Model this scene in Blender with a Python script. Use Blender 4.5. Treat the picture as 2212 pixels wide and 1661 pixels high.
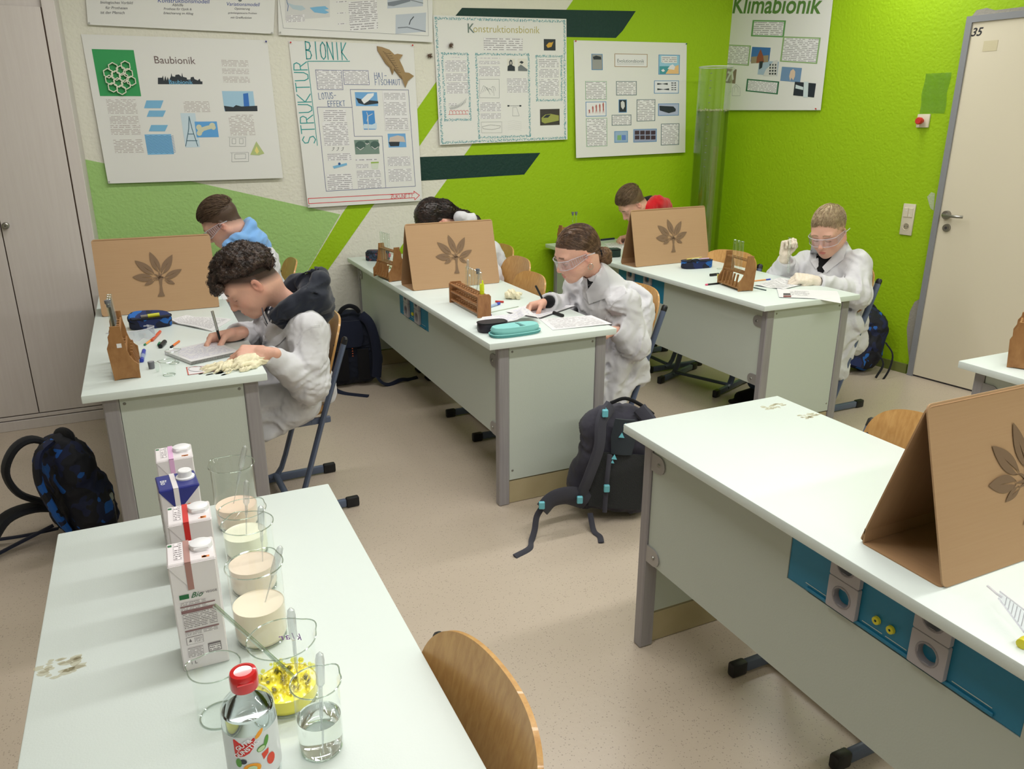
import bpy, bmesh, math, random
import numpy as np
from mathutils import Vector, Matrix
from mathutils.bvhtree import BVHTree
for _o in list(bpy.data.objects): bpy.data.objects.remove(_o)
SC = bpy.context.scene
COL = SC.collection
PI = math.pi

# ------------------------------------------------------------------ camera
CAMH = 1.6
F_PX, W_PX, H_PX = 1676.85, 2212, 1661
YAW, PITCH, ROLL = math.radians(25.062), math.radians(18.491), math.radians(-0.047)
_f = Vector((math.sin(YAW)*math.cos(PITCH), math.cos(YAW)*math.cos(PITCH), -math.sin(PITCH)))
_r = Vector((math.cos(YAW), -math.sin(YAW), 0)); _u = _r.cross(_f)
CR = _r*math.cos(ROLL) + _u*math.sin(ROLL)      # camera right
CU = -_r*math.sin(ROLL) + _u*math.cos(ROLL)     # camera up
CF = _f                                         # camera forward
cam_d = bpy.data.cameras.new('camera'); cam = bpy.data.objects.new('camera', cam_d); COL.objects.link(cam)
cam_d.sensor_width = 36; cam_d.lens = F_PX/W_PX*36; cam_d.clip_start = .02
cam.matrix_world = Matrix(((CR.x, CU.x, -CF.x, 0), (CR.y, CU.y, -CF.y, 0), (CR.z, CU.z, -CF.z, CAMH), (0, 0, 0, 1)))
SC.camera = cam

# ------------------------------------------------------------------ light, world, exposure
wd = bpy.data.worlds.new('world'); SC.world = wd; wd.use_nodes = True
wd.node_tree.nodes['Background'].inputs[0].default_value = (.9, .95, 1, 1)
wd.node_tree.nodes['Background'].inputs[1].default_value = .3
CEIL = 2.95
LAMPS = [(x, y) for y in (-.9, 1.35, 3.6) for x in (.55, 2.2, 3.75)]
LAMP_W = {.55: 20, 2.2: 17, 3.75: 15.5}
for (lx, ly) in LAMPS:
    ld = bpy.data.lights.new('ceiling_tube_light', 'AREA'); ld.shape = 'RECTANGLE'; ld.size = 1.45; ld.size_y = .16
    ld.energy = LAMP_W[lx]; ld.color = (1, .985, .965)
    lo = bpy.data.objects.new('ceiling_tube_light', ld); COL.objects.link(lo); lo.location = (lx, ly, CEIL-.085)
SC.view_settings.view_transform = 'Standard'; SC.view_settings.look = 'None'
SC.view_settings.gamma = 1; SC.view_settings.use_curve_mapping = False
SC.view_settings.exposure = 0.0

# ------------------------------------------------------------------ helpers
RNG = random.Random(5)
def at(u, v, x=None, y=None, z=None):
    """pixel of the 2212x1661 frame -> point on the plane x=, y= or z= ..."""
    d = CR*((u-W_PX/2)/F_PX) - CU*((v-H_PX/2)/F_PX) + CF
    o = Vector((0, 0, CAMH))
    t = (z-CAMH)/d.z if z is not None else (x/d.x if x is not None else y/d.y)
    return o + d*t
def tag(o, label=None, cat=None, group=None, kind=None):
    if label: o['label'] = label
    if cat: o['category'] = cat
    if group: o['group'] = group
    if kind: o['kind'] = kind
    return o
def empty(name, loc, rz=0, label=None, cat=None, group=None):
    o = bpy.data.objects.new(name, None); COL.objects.link(o); o.location = loc; o.rotation_euler = (0, 0, rz); o.empty_display_size = .05
    return tag(o, label, cat, group)
def copy_tree(o, parent=None):
    c = o.copy(); COL.objects.link(c)
    if parent is not None: c.parent = parent; c.matrix_parent_inverse = o.matrix_parent_inverse.copy()
    for ch in o.children: copy_tree(ch, c)
    return c
def srgb(c):
    r = []
    for x in c[:3]:
        x = x/255
        r.append(x/12.92 if x <= .04045 else ((x+.055)/1.055)**2.4)
    return (*r, 1)
class MB:
    """collects shapes in one bmesh"""
    def __init__(s): s.bm = bmesh.new(); s.mi = 0
    def _add(s, vs, fs, smooth=True):
        V = [s.bm.verts.new(v) for v in vs]
        for f in fs:
            try: q = s.bm.faces.new([V[i] for i in f]); q.material_index = s.mi; q.smooth = smooth
            except ValueError: pass
        return V
    def box(s, lo, hi, bev=0, M=None, seg=1):
        x0, y0, z0 = lo; x1, y1, z1 = hi
        vs = [Vector(p) for p in ((x0,y0,z0),(x1,y0,z0),(x1,y1,z0),(x0,y1,z0),(x0,y0,z1),(x1,y0,z1),(x1,y1,z1),(x0,y1,z1))]
        if M is not None: vs = [M @ v for v in vs]
        n0 = len(s.bm.faces)
        V = s._add(vs, [(0,3,2,1),(4,5,6,7),(0,1,5,4),(1,2,6,5),(2,3,7,6),(3,0,4,7)])
        if bev:
            es = set(e for v in V for e in v.link_edges)
            r = bmesh.ops.bevel(s.bm, geom=list(es), offset=bev, segments=seg, affect='EDGES', profile=.5)
            for f in r['faces']: f.material_index = s.mi; f.smooth = True
        return s
    def prism(s, poly, z0, z1, M=None):
        """poly: list of (x,y) ccw; extruded z0..z1; M maps to place"""
        n = len(poly)
        vs = [Vector((x, y, z0)) for x, y in poly] + [Vector((x, y, z1)) for x, y in poly]
        if M is not None: vs = [M @ v for v in vs]
        s._add(vs, [tuple(range(n-1, -1, -1)), tuple(range(n, 2*n))] + [(i, (i+1) % n, n+(i+1) % n, n+i) for i in range(n)])
        return s
    def tube(s, path, r, n=8, caps=True, closed=False, flat=1, up=None):
        """round tube along path; r scalar or list; flat squashes along the second axis"""
        P = [Vector(p) for p in path]; m = len(P)
        rings = []; prev = None
        for i, p in enumerate(P):
            if closed: t = P[(i+1) % m]-P[i-1]
            else: t = P[min(i+1, m-1)]-P[max(i-1, 0)]
            if t.length < 1e-9: t = Vector((0, 0, 1))
            t.normalize()
            if prev is None:
                a = Vector(up) if up is not None else (Vector((0, 0, 1)) if abs(t.z) < .9 else Vector((1, 0, 0)))
            else: a = prev
            b = t.cross(a)
            if b.length < 1e-6: b = t.cross(Vector((1, .3, .2)))
            b.normalize(); a = b.cross(t).normalized(); prev = a
            rr = r[i] if isinstance(r, (list, tuple)) else r
            rings.append([p + a*(rr*flat*math.cos(2*PI*k/n)) + b*(rr*math.sin(2*PI*k/n)) for k in range(n)])
        vs = [v for g in rings for v in g]; fs = []
        for i in range(m if closed else m-1):
            j = (i+1) % m
            for k in range(n): fs.append((i*n+k, i*n+(k+1) % n, j*n+(k+1) % n, j*n+k))
        if caps and not closed: fs += [tuple(range(n-1, -1, -1)), tuple((m-1)*n+k for k in range(n))]
        s._add(vs, fs); return s
    def lathe(s, prof, n=24, M=None, warp=None):
        """prof list of (r,z)"""
        vs = []; fs = []; idx = []
        for (r, z) in prof:
            if r < 1e-6: idx.append([len(vs)]); vs.append(Vector((0, 0, z)))
            else:
                idx.append(list(range(len(vs), len(vs)+n)))
                for k in range(n):
                    a = 2*PI*k/n; v = Vector((r*math.cos(a), r*math.sin(a), z))
                    vs.append(warp(v, a) if warp else v)
        for A, B in zip(idx, idx[1:]):
            if len(A) == 1 and len(B) == 1: continue
            for k in range(n):
                k2 = (k+1) % n
                if len(A) == 1: fs.append((A[0], B[k2], B[k]))
                elif len(B) == 1: fs.append((A[k], A[k2], B[0]))
                else: fs.append((A[k], A[k2], B[k2], B[k]))
        if M is not None: vs = [M @ v for v in vs]
        s._add(vs, fs); return s
    def grid(s, fn, nu, nv):
        vs = [Vector(fn(i/nu, j/nv)) for j in range(nv+1) for i in range(nu+1)]
        s._add(vs, [(j*(nu+1)+i, j*(nu+1)+i+1, (j+1)*(nu+1)+i+1, (j+1)*(nu+1)+i) for j in range(nv) for i in range(nu)])
        return s
    def slab(s, fn, nu, nv, th):
        """sheet with thickness: fn(u,v)->point; offset along the local normal"""
        G = [[Vector(fn(i/nu, j/nv)) for i in range(nu+1)] for j in range(nv+1)]
        def nrm(i, j):
            a = G[j][min(i+1, nu)]-G[j][max(i-1, 0)]; b = G[min(j+1, nv)][i]-G[max(j-1, 0)][i]
            n = a.cross(b); return n.normalized() if n.length > 1e-12 else Vector((0, 0, 1))
        top = [G[j][i]+nrm(i, j)*th/2 for j in range(nv+1) for i in range(nu+1)]
        bot = [G[j][i]-nrm(i, j)*th/2 for j in range(nv+1) for i in range(nu+1)]
        N = len(top); w = nu+1; fs = []
        for j in range(nv):
            for i in range(nu):
                a, b, c, d = j*w+i, j*w+i+1, (j+1)*w+i+1, (j+1)*w+i
                fs += [(a, b, c, d), (N+d, N+c, N+b, N+a)]
        bd = [i for i in range(nu)] + [j*w+nu for j in range(nv)] + [nv*w+i for i in range(nu, 0, -1)] + [j*w for j in range(nv, 0, -1)]
        for k in range(len(bd)):
            a, b = bd[k], bd[(k+1) % len(bd)]; fs.append((a, N+a, N+b, b))
        s._add(top+bot, fs); return s
    def build(s, name, mats, parent=None, loc=None, sharp=35, **kw):
        bmesh.ops.recalc_face_normals(s.bm, faces=s.bm.faces)
        me = bpy.data.meshes.new(name); s.bm.to_mesh(me); s.bm.free()
        for m in (mats if isinstance(mats, (list, tuple)) else [mats]): me.materials.append(m)
        if sharp: me.set_sharp_from_angle(angle=math.radians(sharp))
        return link(name, me, parent, loc, **kw)
def link(name, me, parent=None, loc=None, label=None, cat=None, group=None, kind=None):
    o = bpy.data.objects.new(name, me); COL.objects.link(o)
    if parent is not None: o.parent = parent
    if loc is not None: o.location = loc
    return tag(o, label, cat, group, kind)
def arc(c, r, a0, a1, n=6):
    return [(c[0]+r*math.cos(a0+(a1-a0)*i/n), c[1]+r*math.sin(a0+(a1-a0)*i/n)) for i in range(n+1)]
def rrect(x0, y0, x1, y1, r, n=5):
    return arc((x1-r, y0+r), r, -PI/2, 0, n)+arc((x1-r, y1-r), r, 0, PI/2, n)+arc((x0+r, y1-r), r, PI/2, PI, n)+arc((x0+r, y0+r), r, PI, 1.5*PI, n)
def frame(o, ex, ey):
    """matrix with origin o, x axis ex, y axis close to ey"""
    ex = Vector(ex).normalized(); ez = ex.cross(Vector(ey)).normalized(); ey = ez.cross(ex)
    return Matrix(((ex.x, ey.x, ez.x, o[0]), (ex.y, ey.y, ez.y, o[1]), (ex.z, ey.z, ez.z, o[2]), (0, 0, 0, 1)))
def catmull(P, n=6):
    P = [Vector(p) for p in P]; Q = [P[0]*2-P[1]]+P+[P[-1]*2-P[-2]]; out = []
    for i in range(1, len(Q)-2):
        for k in range(n):
            t = k/n; a, b, c, d = Q[i-1:i+3]
            out.append(.5*((2*b)+(c-a)*t+(2*a-5*b+4*c-d)*t*t+(3*b-a-3*c+d)*t**3))
    return out+[P[-1]]

# ------------------------------------------------------------------ materials
class NT:
    def __init__(s, name):
        s.m = bpy.data.materials.new(name); s.m.use_nodes = True; s.t = s.m.node_tree; s.t.nodes.clear()
    def n(s, typ, **kw):
        nd = s.t.nodes.new(typ)
        for k, v in kw.items():
            if k in ('i',):
                for a, b in v.items(): nd.inputs[a].default_value = b
            else: setattr(nd, k, v)
        return nd
    def l(s, a, b): s.t.links.new(a, b)
def mat(name, c, rough=.5, metal=0, bump=None, spec=.5, var=None, emit=None, trans=0, ior=1.45, alpha=1, coat=0, sheen=0, attr=False, grain=None):
    """bump=(scale,strength[,distance]) noise relief; var=(scale,amount,colour2); grain=(axis scale xyz, colour2)"""
    N = NT(name); b = N.n('ShaderNodeBsdfPrincipled'); o = N.n('ShaderNodeOutputMaterial'); N.l(b.outputs[0], o.inputs[0])
    col = srgb(c); b.inputs['Base Color'].default_value = col
    b.inputs['Roughness'].default_value = rough; b.inputs['Metallic'].default_value = metal
    b.inputs['Specular IOR Level'].default_value = spec; b.inputs['IOR'].default_value = ior
    b.inputs['Transmission Weight'].default_value = trans; b.inputs['Alpha'].default_value = alpha
    b.inputs['Coat Weight'].default_value = coat; b.inputs['Sheen Weight'].default_value = sheen
    tc = N.n('ShaderNodeTexCoord')
    cs = None
    if attr:
        at_ = N.n('ShaderNodeAttribute', attribute_name='Col'); cs = at_.outputs['Color']
    def mixc(fac, c1sock, c1, c2):
        mx = N.n('ShaderNodeMix', data_type='RGBA'); N.l(fac, mx.inputs[0])
        if c1sock is not None: N.l(c1sock, mx.inputs[6])
        else: mx.inputs[6].default_value = c1
        mx.inputs[7].default_value = c2; return mx.outputs[2]
    if var:
        no = N.n('ShaderNodeTexNoise', i={'Scale': var[0], 'Detail': 5.}); N.l(tc.outputs['Object'], no.inputs[0])
        mr = N.n('ShaderNodeMapRange', i={1: .4, 2: .7, 3: 0., 4: var[1]}); N.l(no.outputs[0], mr.inputs[0])
        cs = mixc(mr.outputs[0], cs, col, srgb(var[2]))
    if grain:
        mp = N.n('ShaderNodeMapping'); mp.inputs['Scale'].default_value = grain[0]; N.l(tc.outputs['Object'], mp.inputs[0])
        no = N.n('ShaderNodeTexNoise', i={'Scale': 1., 'Detail': 6., 'Roughness': .6, 'Distortion': .4}); N.l(mp.outputs[0], no.inputs[0])
        mr = N.n('ShaderNodeMapRange', i={1: .35, 2: .7}); N.l(no.outputs[0], mr.inputs[0])
        cs = mixc(mr.outputs[0], cs, col, srgb(grain[1]))
    if cs is not None: N.l(cs, b.inputs['Base Color'])
    if emit: b.inputs['Emission Color'].default_value = srgb(emit[0]); b.inputs['Emission Strength'].default_value = emit[1]
    if bump:
        no = N.n('ShaderNodeTexNoise', i={'Scale': bump[0], 'Detail': 3.}); N.l(tc.outputs['Object'], no.inputs[0])
        bp = N.n('ShaderNodeBump', i={'Strength': bump[1], 'Distance': bump[2] if len(bump) > 2 else .01}); N.l(no.outputs[0], bp.inputs['Height'])
        N.l(bp.outputs[0], b.inputs['Normal'])
    return N.m
def thin_glass(name, tint=(255, 255, 255), edge=.9, base=.04, rough=.02):
    """clear thin wall: mostly see-through, reflecting more towards grazing angles"""
    N = NT(name); o = N.n('ShaderNodeOutputMaterial'); mx = N.n('ShaderNodeMixShader')
    tr = N.n('ShaderNodeBsdfTransparent'); tr.inputs[0].default_value = srgb(tint)
    gl = N.n('ShaderNodeBsdfGlossy'); gl.inputs['Roughness'].default_value = rough; gl.inputs[0].default_value = (1, 1, 1, 1)
    lw = N.n('ShaderNodeLayerWeight', i={'Blend': .5}); pw = N.n('ShaderNodeMath', operation='POWER', i={1: 4.}); mr = N.n('ShaderNodeMapRange', i={1: 0., 2: 1., 3: base, 4: edge})
    N.l(lw.outputs['Facing'], pw.inputs[0]); N.l(pw.outputs[0], mr.inputs[0]); N.l(mr.outputs[0], mx.inputs[0]); N.l(tr.outputs[0], mx.inputs[1]); N.l(gl.outputs[0], mx.inputs[2]); N.l(mx.outputs[0], o.inputs[0])
    return N.m
M = {}
def stucco(name, c, st=.55):
    N = NT(name); b = N.n('ShaderNodeBsdfPrincipled', i={'Roughness': .62, 'Specular IOR Level': .35}); o = N.n('ShaderNodeOutputMaterial'); N.l(b.outputs[0], o.inputs[0])
    b.inputs['Base Color'].default_value = srgb(c)
    tc = N.n('ShaderNodeTexCoord'); g = tc.outputs['Object']
    n1 = N.n('ShaderNodeTexNoise', i={'Scale': 75., 'Detail': 2.5, 'Roughness': .55}); N.l(g, n1.inputs[0])
    v = N.n('ShaderNodeTexVoronoi', i={'Scale': 55.}); v.feature = 'SMOOTH_F1'; N.l(g, v.inputs[0])
    ad = N.n('ShaderNodeMath', operation='ADD'); N.l(n1.outputs[0], ad.inputs[0]); N.l(v.outputs[0], ad.inputs[1])
    bp = N.n('ShaderNodeBump', i={'Strength': st, 'Distance': .004}); N.l(ad.outputs[0], bp.inputs['Height']); N.l(bp.outputs[0], b.inputs['Normal'])
    return N.m
M['cream'] = stucco('stucco_cream', (220, 218, 206))
M['lime'] = stucco('stucco_lime', (150, 188, 8), .5)
M['sage'] = stucco('stucco_light_green', (158, 196, 120))
M['darkgreen'] = stucco('stucco_dark_green', (14, 52, 46), .5)
M['ceil'] = mat('ceiling_white', (235, 234, 228), .8, bump=(60, .2))
def floor_mat():
    N = NT('speckled_linoleum'); b = N.n('ShaderNodeBsdfPrincipled', i={'Roughness': .3, 'Specular IOR Level': .45}); o = N.n('ShaderNodeOutputMaterial'); N.l(b.outputs[0], o.inputs[0])
    tc = N.n('ShaderNodeTexCoord'); g = tc.outputs['Object']
    v = N.n('ShaderNodeTexVoronoi', i={'Scale': 175., 'Randomness': 1.}); N.l(g, v.inputs[0])
    rnd = N.n('ShaderNodeSeparateColor'); N.l(v.outputs['Color'], rnd.inputs[0])
    sz = N.n('ShaderNodeMath', operation='MULTIPLY', i={1: .42}); N.l(rnd.outputs[0], sz.inputs[0])
    pw = N.n('ShaderNodeMath', operation='POWER', i={1: 2.2}); N.l(sz.outputs[0], pw.inputs[0])
    lt = N.n('ShaderNodeMath', operation='LESS_THAN'); N.l(v.outputs['Distance'], lt.inputs[0]); N.l(sz.outputs[0], lt.inputs[1])
    gt = N.n('ShaderNodeMath', operation='GREATER_THAN', i={1: .5}); N.l(rnd.outputs[1], gt.inputs[0])
    an = N.n('ShaderNodeMath', operation='MULTIPLY'); N.l(lt.outputs[0], an.inputs[0]); N.l(gt.outputs[0], an.inputs[1])
    am = N.n('ShaderNodeMath', operation='MULTIPLY', i={1: .4}); N.l(an.outputs[0], am.inputs[0])
    no = N.n('ShaderNodeTexNoise', i={'Scale': 2.2, 'Detail': 6.}); N.l(g, no.inputs[0])
    m1 = N.n('ShaderNodeMix', data_type='RGBA'); m1.inputs[6].default_value = srgb((188, 174, 158)); m1.inputs[7].default_value = srgb((198, 184, 168)); N.l(no.outputs[0], m1.inputs[0])
    m2 = N.n('ShaderNodeMix', data_type='RGBA'); m2.inputs[7].default_value = srgb((88, 72, 60)); N.l(m1.outputs[2], m2.inputs[6]); N.l(am.outputs[0], m2.inputs[0])
    N.l(m2.outputs[2], b.inputs['Base Color'])
    n2 = N.n('ShaderNodeTexNoise', i={'Scale': 45., 'Detail': 3.}); N.l(g, n2.inputs[0])
    bp = N.n('ShaderNodeBump', i={'Strength': .25, 'Distance': .002}); N.l(n2.outputs[0], bp.inputs['Height']); N.l(bp.outputs[0], b.inputs['Normal'])
    return N.m
M['floor'] = floor_mat()
M['top'] = mat('mint_laminate', (218, 228, 225), .36, var=(3, .25, (222, 230, 227)), bump=(300, .04))
M['panel'] = mat('pale_green_panel', (190, 198, 190), .5, bump=(200, .05))
M['plinth'] = mat('beige_plinth', (180, 166, 132), .5, var=(6, .4, (150, 135, 100)))
M['post'] = mat('grey_aluminium_post', (156, 153, 156), .42, metal=.15, grain=((60, 60, 3), (144, 140, 144)))
M['bracket'] = mat('silver_bracket', (165, 163, 163), .4, metal=.5)
M['screw'] = mat('screw_steel', (150, 150, 145), .3, metal=.9)
M['blue'] = mat('petrol_blue_metal', (38, 128, 166), .45)
M['blueline'] = mat('pale_line', (190, 205, 205), .5)
M['socket'] = mat('socket_grey', (176, 172, 178), .4)
M['socketdark'] = mat('socket_hole', (60, 58, 62), .5)
M['yellow'] = mat('yellow_plastic', (222, 214, 60), .4)
M['steelblue'] = mat('blue_grey_steel', (88, 100, 124), .35, spec=.6)
M['black'] = mat('black_plastic', (22, 23, 27), .4)
M['ply'] = mat('beech_plywood', (203, 158, 98), .35, grain=((90, 90, 4), (182, 134, 76)), coat=.2)
M['plyedge'] = mat('plywood_edge', (226, 182, 120), .45)
M['card'] = mat('brown_cardboard', (178, 145, 110), .8, grain=((5, 5, 240), (175, 141, 106)))
M['cardin'] = mat('cardboard_inside', (168, 132, 96), .8, grain=((240, 5, 5), (162, 127, 91)))
M['cardprint'] = mat('brown_print', (124, 100, 78), .8)
M['paper'] = mat('white_paper', (226, 225, 228), .7)
M['poster'] = mat('poster_paper', (222, 222, 220), .6)
M['door'] = mat('cream_door', (216, 208, 188), .5)
M['doorframe'] = mat('grey_door_frame', (134, 136, 142), .5)
M['alu'] = mat('brushed_metal', (150, 148, 142), .3, metal=.9)
M['cabinet'] = mat('cabinet_laminate', (208, 201, 198), .5, grain=((70, 70, 3), (203, 195, 192)))
M['cabseam'] = mat('cabinet_gap', (96, 78, 66), .8)
M['switch'] = mat('switch_beige', (214, 206, 186), .4)
M['red'] = mat('red_plastic', (196, 52, 48), .35)
M['wood'] = mat('rack_wood', (164, 120, 74), .55, grain=((25, 60, 12), (136, 92, 52)))
M['wooddark'] = mat('rack_wood_stained', (112, 66, 36), .6)
M['glass'] = thin_glass('clear_glass', (252, 254, 253), .7, .03)
M['tape'] = thin_glass('clear_tape_film', (215, 230, 215), .5, .12, .15)
M['grey'] = mat('grey_rubber', (110, 113, 120), .6)
M['stain'] = mat('tabletop_stain', (206, 196, 160), .5, alpha=.22)
M['putty'] = mat('grey_putty', (150, 146, 138), .7, bump=(80, .3))
M['scuff'] = mat('scuffed_white_paint', (176, 190, 150), .7, bump=(80, .3))
# ------------------------------------------------------------------ room
YB = 5.2                                   # back wall plane
CORN = Vector((4.30, YB, 0)); WR2 = Vector((4.60, 3.03, 0))
WDIR = (WR2-CORN).normalized(); WN = Vector((WDIR.y, -WDIR.x, 0))     # right wall direction and outward side
if WN.x < 0: WN = -WN
XL = -3.2; YF = -2.6
WEND = CORN + WDIR*((CORN.y-YF)/-WDIR.y)
def atw(u, v, off=0):
    """pixel -> point on the right wall (off = distance into the room)"""
    d = CR*((u-W_PX/2)/F_PX) - CU*((v-H_PX/2)/F_PX) + CF
    o = Vector((0, 0, CAMH)); q = CORN - WN*off
    return o + d*((q-o).dot(WN)/d.dot(WN))
MB().prism([(XL, YF), (WEND.x+.1, YF), (CORN.x+.1, YB+.1), (XL, YB+.1)], -.1, 0).build('floor', M['floor'], kind='structure')
MB().prism([(XL, YF), (WEND.x, YF), (CORN.x, YB), (XL, YB)], CEIL, CEIL+.1).build('ceiling', M['ceil'], kind='structure')
wall_back = MB().box((XL, YB, 0), (CORN.x+.15, YB+.15, CEIL)).build('wall_back', M['cream'], kind='structure')
wall_left = MB().box((XL-.15, YF, 0), (XL, YB, CEIL)).build('wall_left', M['cream'], kind='structure')
MB().box((XL, YF-.15, 0), (WEND.x, YF, CEIL)).build('wall_front', M['cream'], kind='structure')
MW = frame(CORN, WDIR, (0, 0, 1)) @ Matrix.Identity(4)     # x along wall toward camera, y up, z = ?
LW = (WEND-CORN).length
wz = 1 if (MW.to_3x3() @ Vector((0, 0, 1))).dot(WN) > 0 else -1
wall_right = MB()
wall_right.prism([(0, 0), (LW, 0), (LW, CEIL), (0, CEIL)], 0, .15*wz, MW)
wall_right = wall_right.build('wall_right', M['lime'], kind='structure')

def wall_poly(name, pts, m, parent, off=.0006, onright=False, th=.001):
    """flat painted or pasted polygon on a wall, pts in pixels"""
    P = [(atw(u, v) if onright else at(u, v, y=YB)) for u, v in pts]
    nn = -WN if onright else Vector((0, -1, 0))
    b = MB(); n = len(P)
    b._add([p+nn*(off+th) for p in P]+[p+nn*(off-.0004) for p in P], [tuple(range(n))]+[(i, (i+1) % n, n+(i+1) % n, n+i) for i in range(n)])
    return b.build(name, m, parent)
def bw(x, z): return px_of((x, YB, z))
def px_of(p):
    d = Vector(p)-Vector((0, 0, CAMH)); return (W_PX/2+F_PX*d.dot(CR)/d.dot(CF), H_PX/2-F_PX*d.dot(CU)/d.dot(CF))
# mural on the back wall
P = lambda u, v: at(u, v, y=YB)
wall_poly('painted_field', [(168, 341), (415, 392), (735, 463), (655, 600), bw(at(655, 600, y=YB).x-.55, .05), bw(-1, .05), bw(-1, at(168, 341, y=YB).z)], M['sage'], wall_back)
def ln(a, b, v): return (a[0]+(b[0]-a[0])*(v-a[1])/(b[1]-a[1]), v)
wall_poly('painted_stripe', [(740, 460), (901, 236), (944, 174), (1030, 50), (1095, 40), (946, 257), (907, 314), (805, 445), (705, 588), (620, 712), (560, 760)], M['lime'], wall_back)
wall_poly('painted_field', [(1252, -20), (1560, -60), bw(CORN.x, CEIL-.001), bw(CORN.x, .02), bw(1.45, .02), (770, 700), (865, 535), (925, 444), (1016, 317)], M['lime'], wall_back, .0006)
wall_poly('painted_bar', [(998, 17), (1373, 24), (1345, 66), (1330, 82), (950, 75)], M['darkgreen'], wall_back, .0014)
wall_poly('painted_bar', [(880, 340), (1167, 330), (1150, 353), (1132, 377), (880, 392)], M['darkgreen'], wall_back, .0014)
# paint wear round the door and on the right wall
wall_poly('worn_patch', [(2007, 440), (2003, 425), (2012, 415), (2020, 418), (2017, 455), (2010, 450)], M['scuff'], wall_right, onright=True)
wall_poly('putty_patch', [(1966, 795), (1961, 750), (1959, 710), (1966, 672), (1976, 652), (1988, 645)], M['putty'], wall_right, onright=True)
wall_poly('putty_patch', [(2096, 40), (2110, 22), (2132, 17), (2150, 22), (2216, 14), (2216, 34)], M['putty'], wall_right, onright=True)
# baseboards
MB().box((-.25, YB-.015, 0), (CORN.x, YB, .07)).build('baseboard_back', mat('baseboard_dark', (70, 72, 66), .5), kind='structure')
sb = MB(); sb.prism([(.0, 0), ((at(1963, 805, z=0)-CORN).length, 0), ((at(1963, 805, z=0)-CORN).length, .065), (0, .065)], -.014*wz, 0, MW)
sb.build('baseboard_right', mat('baseboard_olive', (110, 118, 62), .5), kind='structure')
# door in the right wall
def wx(p): return (Vector((p[0], p[1], 0))-CORN).dot(WDIR)
dx0 = wx(atw(1966, 795)); dz1 = atw(2098, 50).z
dn = -.03*wz
door = MB(); door.prism([(dx0+.035, .012), (dx0+.95, .012), (dx0+.95, dz1), (dx0+.035, dz1)], -.018*wz, 0.0, MW)
door = door.build('door_1', M['door'], kind='structure')
fr = MB()
fr.prism([(dx0, 0), (dx0+.035, 0), (dx0+.035, dz1+.035), (dx0, dz1+.035)], -.03*wz, 0, MW)
fr.prism([(dx0+.035, dz1), (dx0+.95, dz1), (dx0+.95, dz1+.035), (dx0+.035, dz1+.035)], -.03*wz, 0, MW)
fr.prism([(dx0+.95, 0), (dx0+.985, 0), (dx0+.985, dz1+.035), (dx0+.95, dz1+.035)], -.03*wz, 0, MW)
fr.build('door_frame', M['doorframe'], door)
MB().prism([(dx0+.035, 0), (dx0+.95, 0), (dx0+.95, .011), (dx0+.035, .011)], -.012*wz, 0, MW).build('door_gap', M['socketdark'], door)
def onwall(u, v, out=0): return atw(u, v, out)
h0 = onwall(2046, 464, .02); hd = MB()
RW = frame((0, 0, 0), WDIR, (0, 0, 1)).to_3x3()
def Mat3(o, R): m = R.to_4x4(); m.translation = o; return m
Fz = Mat3(h0, RW); zz = -wz
hd.lathe([(0, .022*zz), (.024, .022*zz), (.026, .018*zz), (.026, 0)], 24, Fz)
hd.tube([Fz @ Vector((0, 0, 0)), Fz @ Vector((0, 0, .05*zz)), Fz @ Vector((.012, 0, .06*zz)), Fz @ Vector((.10, 0, .062*zz)), Fz @ Vector((.125, 0, .052*zz))], .0085, 10)
hd.build('door_handle', M['alu'], door)
k0 = onwall(2045, 492, .02); kk = MB(); kk.lathe([(0, .012*zz), (.022, .012*zz), (.025, 0), (.025, -.001)], 20, Mat3(k0, RW)); kk.mi = 1
kk.lathe([(0, .0135*zz), (.008, .0135*zz), (.009, .01*zz)], 12, Mat3(k0, RW)); kk.build('key_escutcheon', [M['alu'], M['socketdark']], door)
def text_mesh(body, size, name='lettering', shear=0, align='CENTER', ext=.0004, offset=0):
    c = bpy.data.curves.new(name, 'FONT'); c.body = body; c.size = size; c.align_x = align; c.align_y = 'CENTER'; c.shear = shear; c.extrude = ext; c.offset = offset; c.resolution_u = 3
    o = bpy.data.objects.new('t', c); COL.objects.link(o); dg = bpy.context.evaluated_depsgraph_get(); me = bpy.data.meshes.new_from_object(o.evaluated_get(dg))
    bpy.data.objects.remove(o); bpy.data.curves.remove(c); me.name = name; return me
def put_text(body, size, Mx, m, parent, name='lettering', **kw):
    me = text_mesh(body, size, name, **kw); me.materials.clear(); me.materials.append(m); me.transform(Mx)
    return link(name, me, parent)
M['ink'] = mat('black_ink', (38, 38, 44), .6)
# viewed from inside the room: x axis runs toward the camera = to the right
TW = frame((0, 0, 0), WDIR, (0, 0, 1)).to_3x3()
p35 = atw(2109, 70, .0185)
put_text('35', .062, Mat3(p35, TW), M['ink'], door, 'door_number', shear=.25, offset=.0012)
q = atw(2139, 99, .019); s_ = MB(); s_.box((-.04, -.028, -.0005), (.04, .028, .0005), 0, Mat3(q, TW)); s_.build('tape_mark', mat('old_tape', (205, 196, 166), .3), door)
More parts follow.
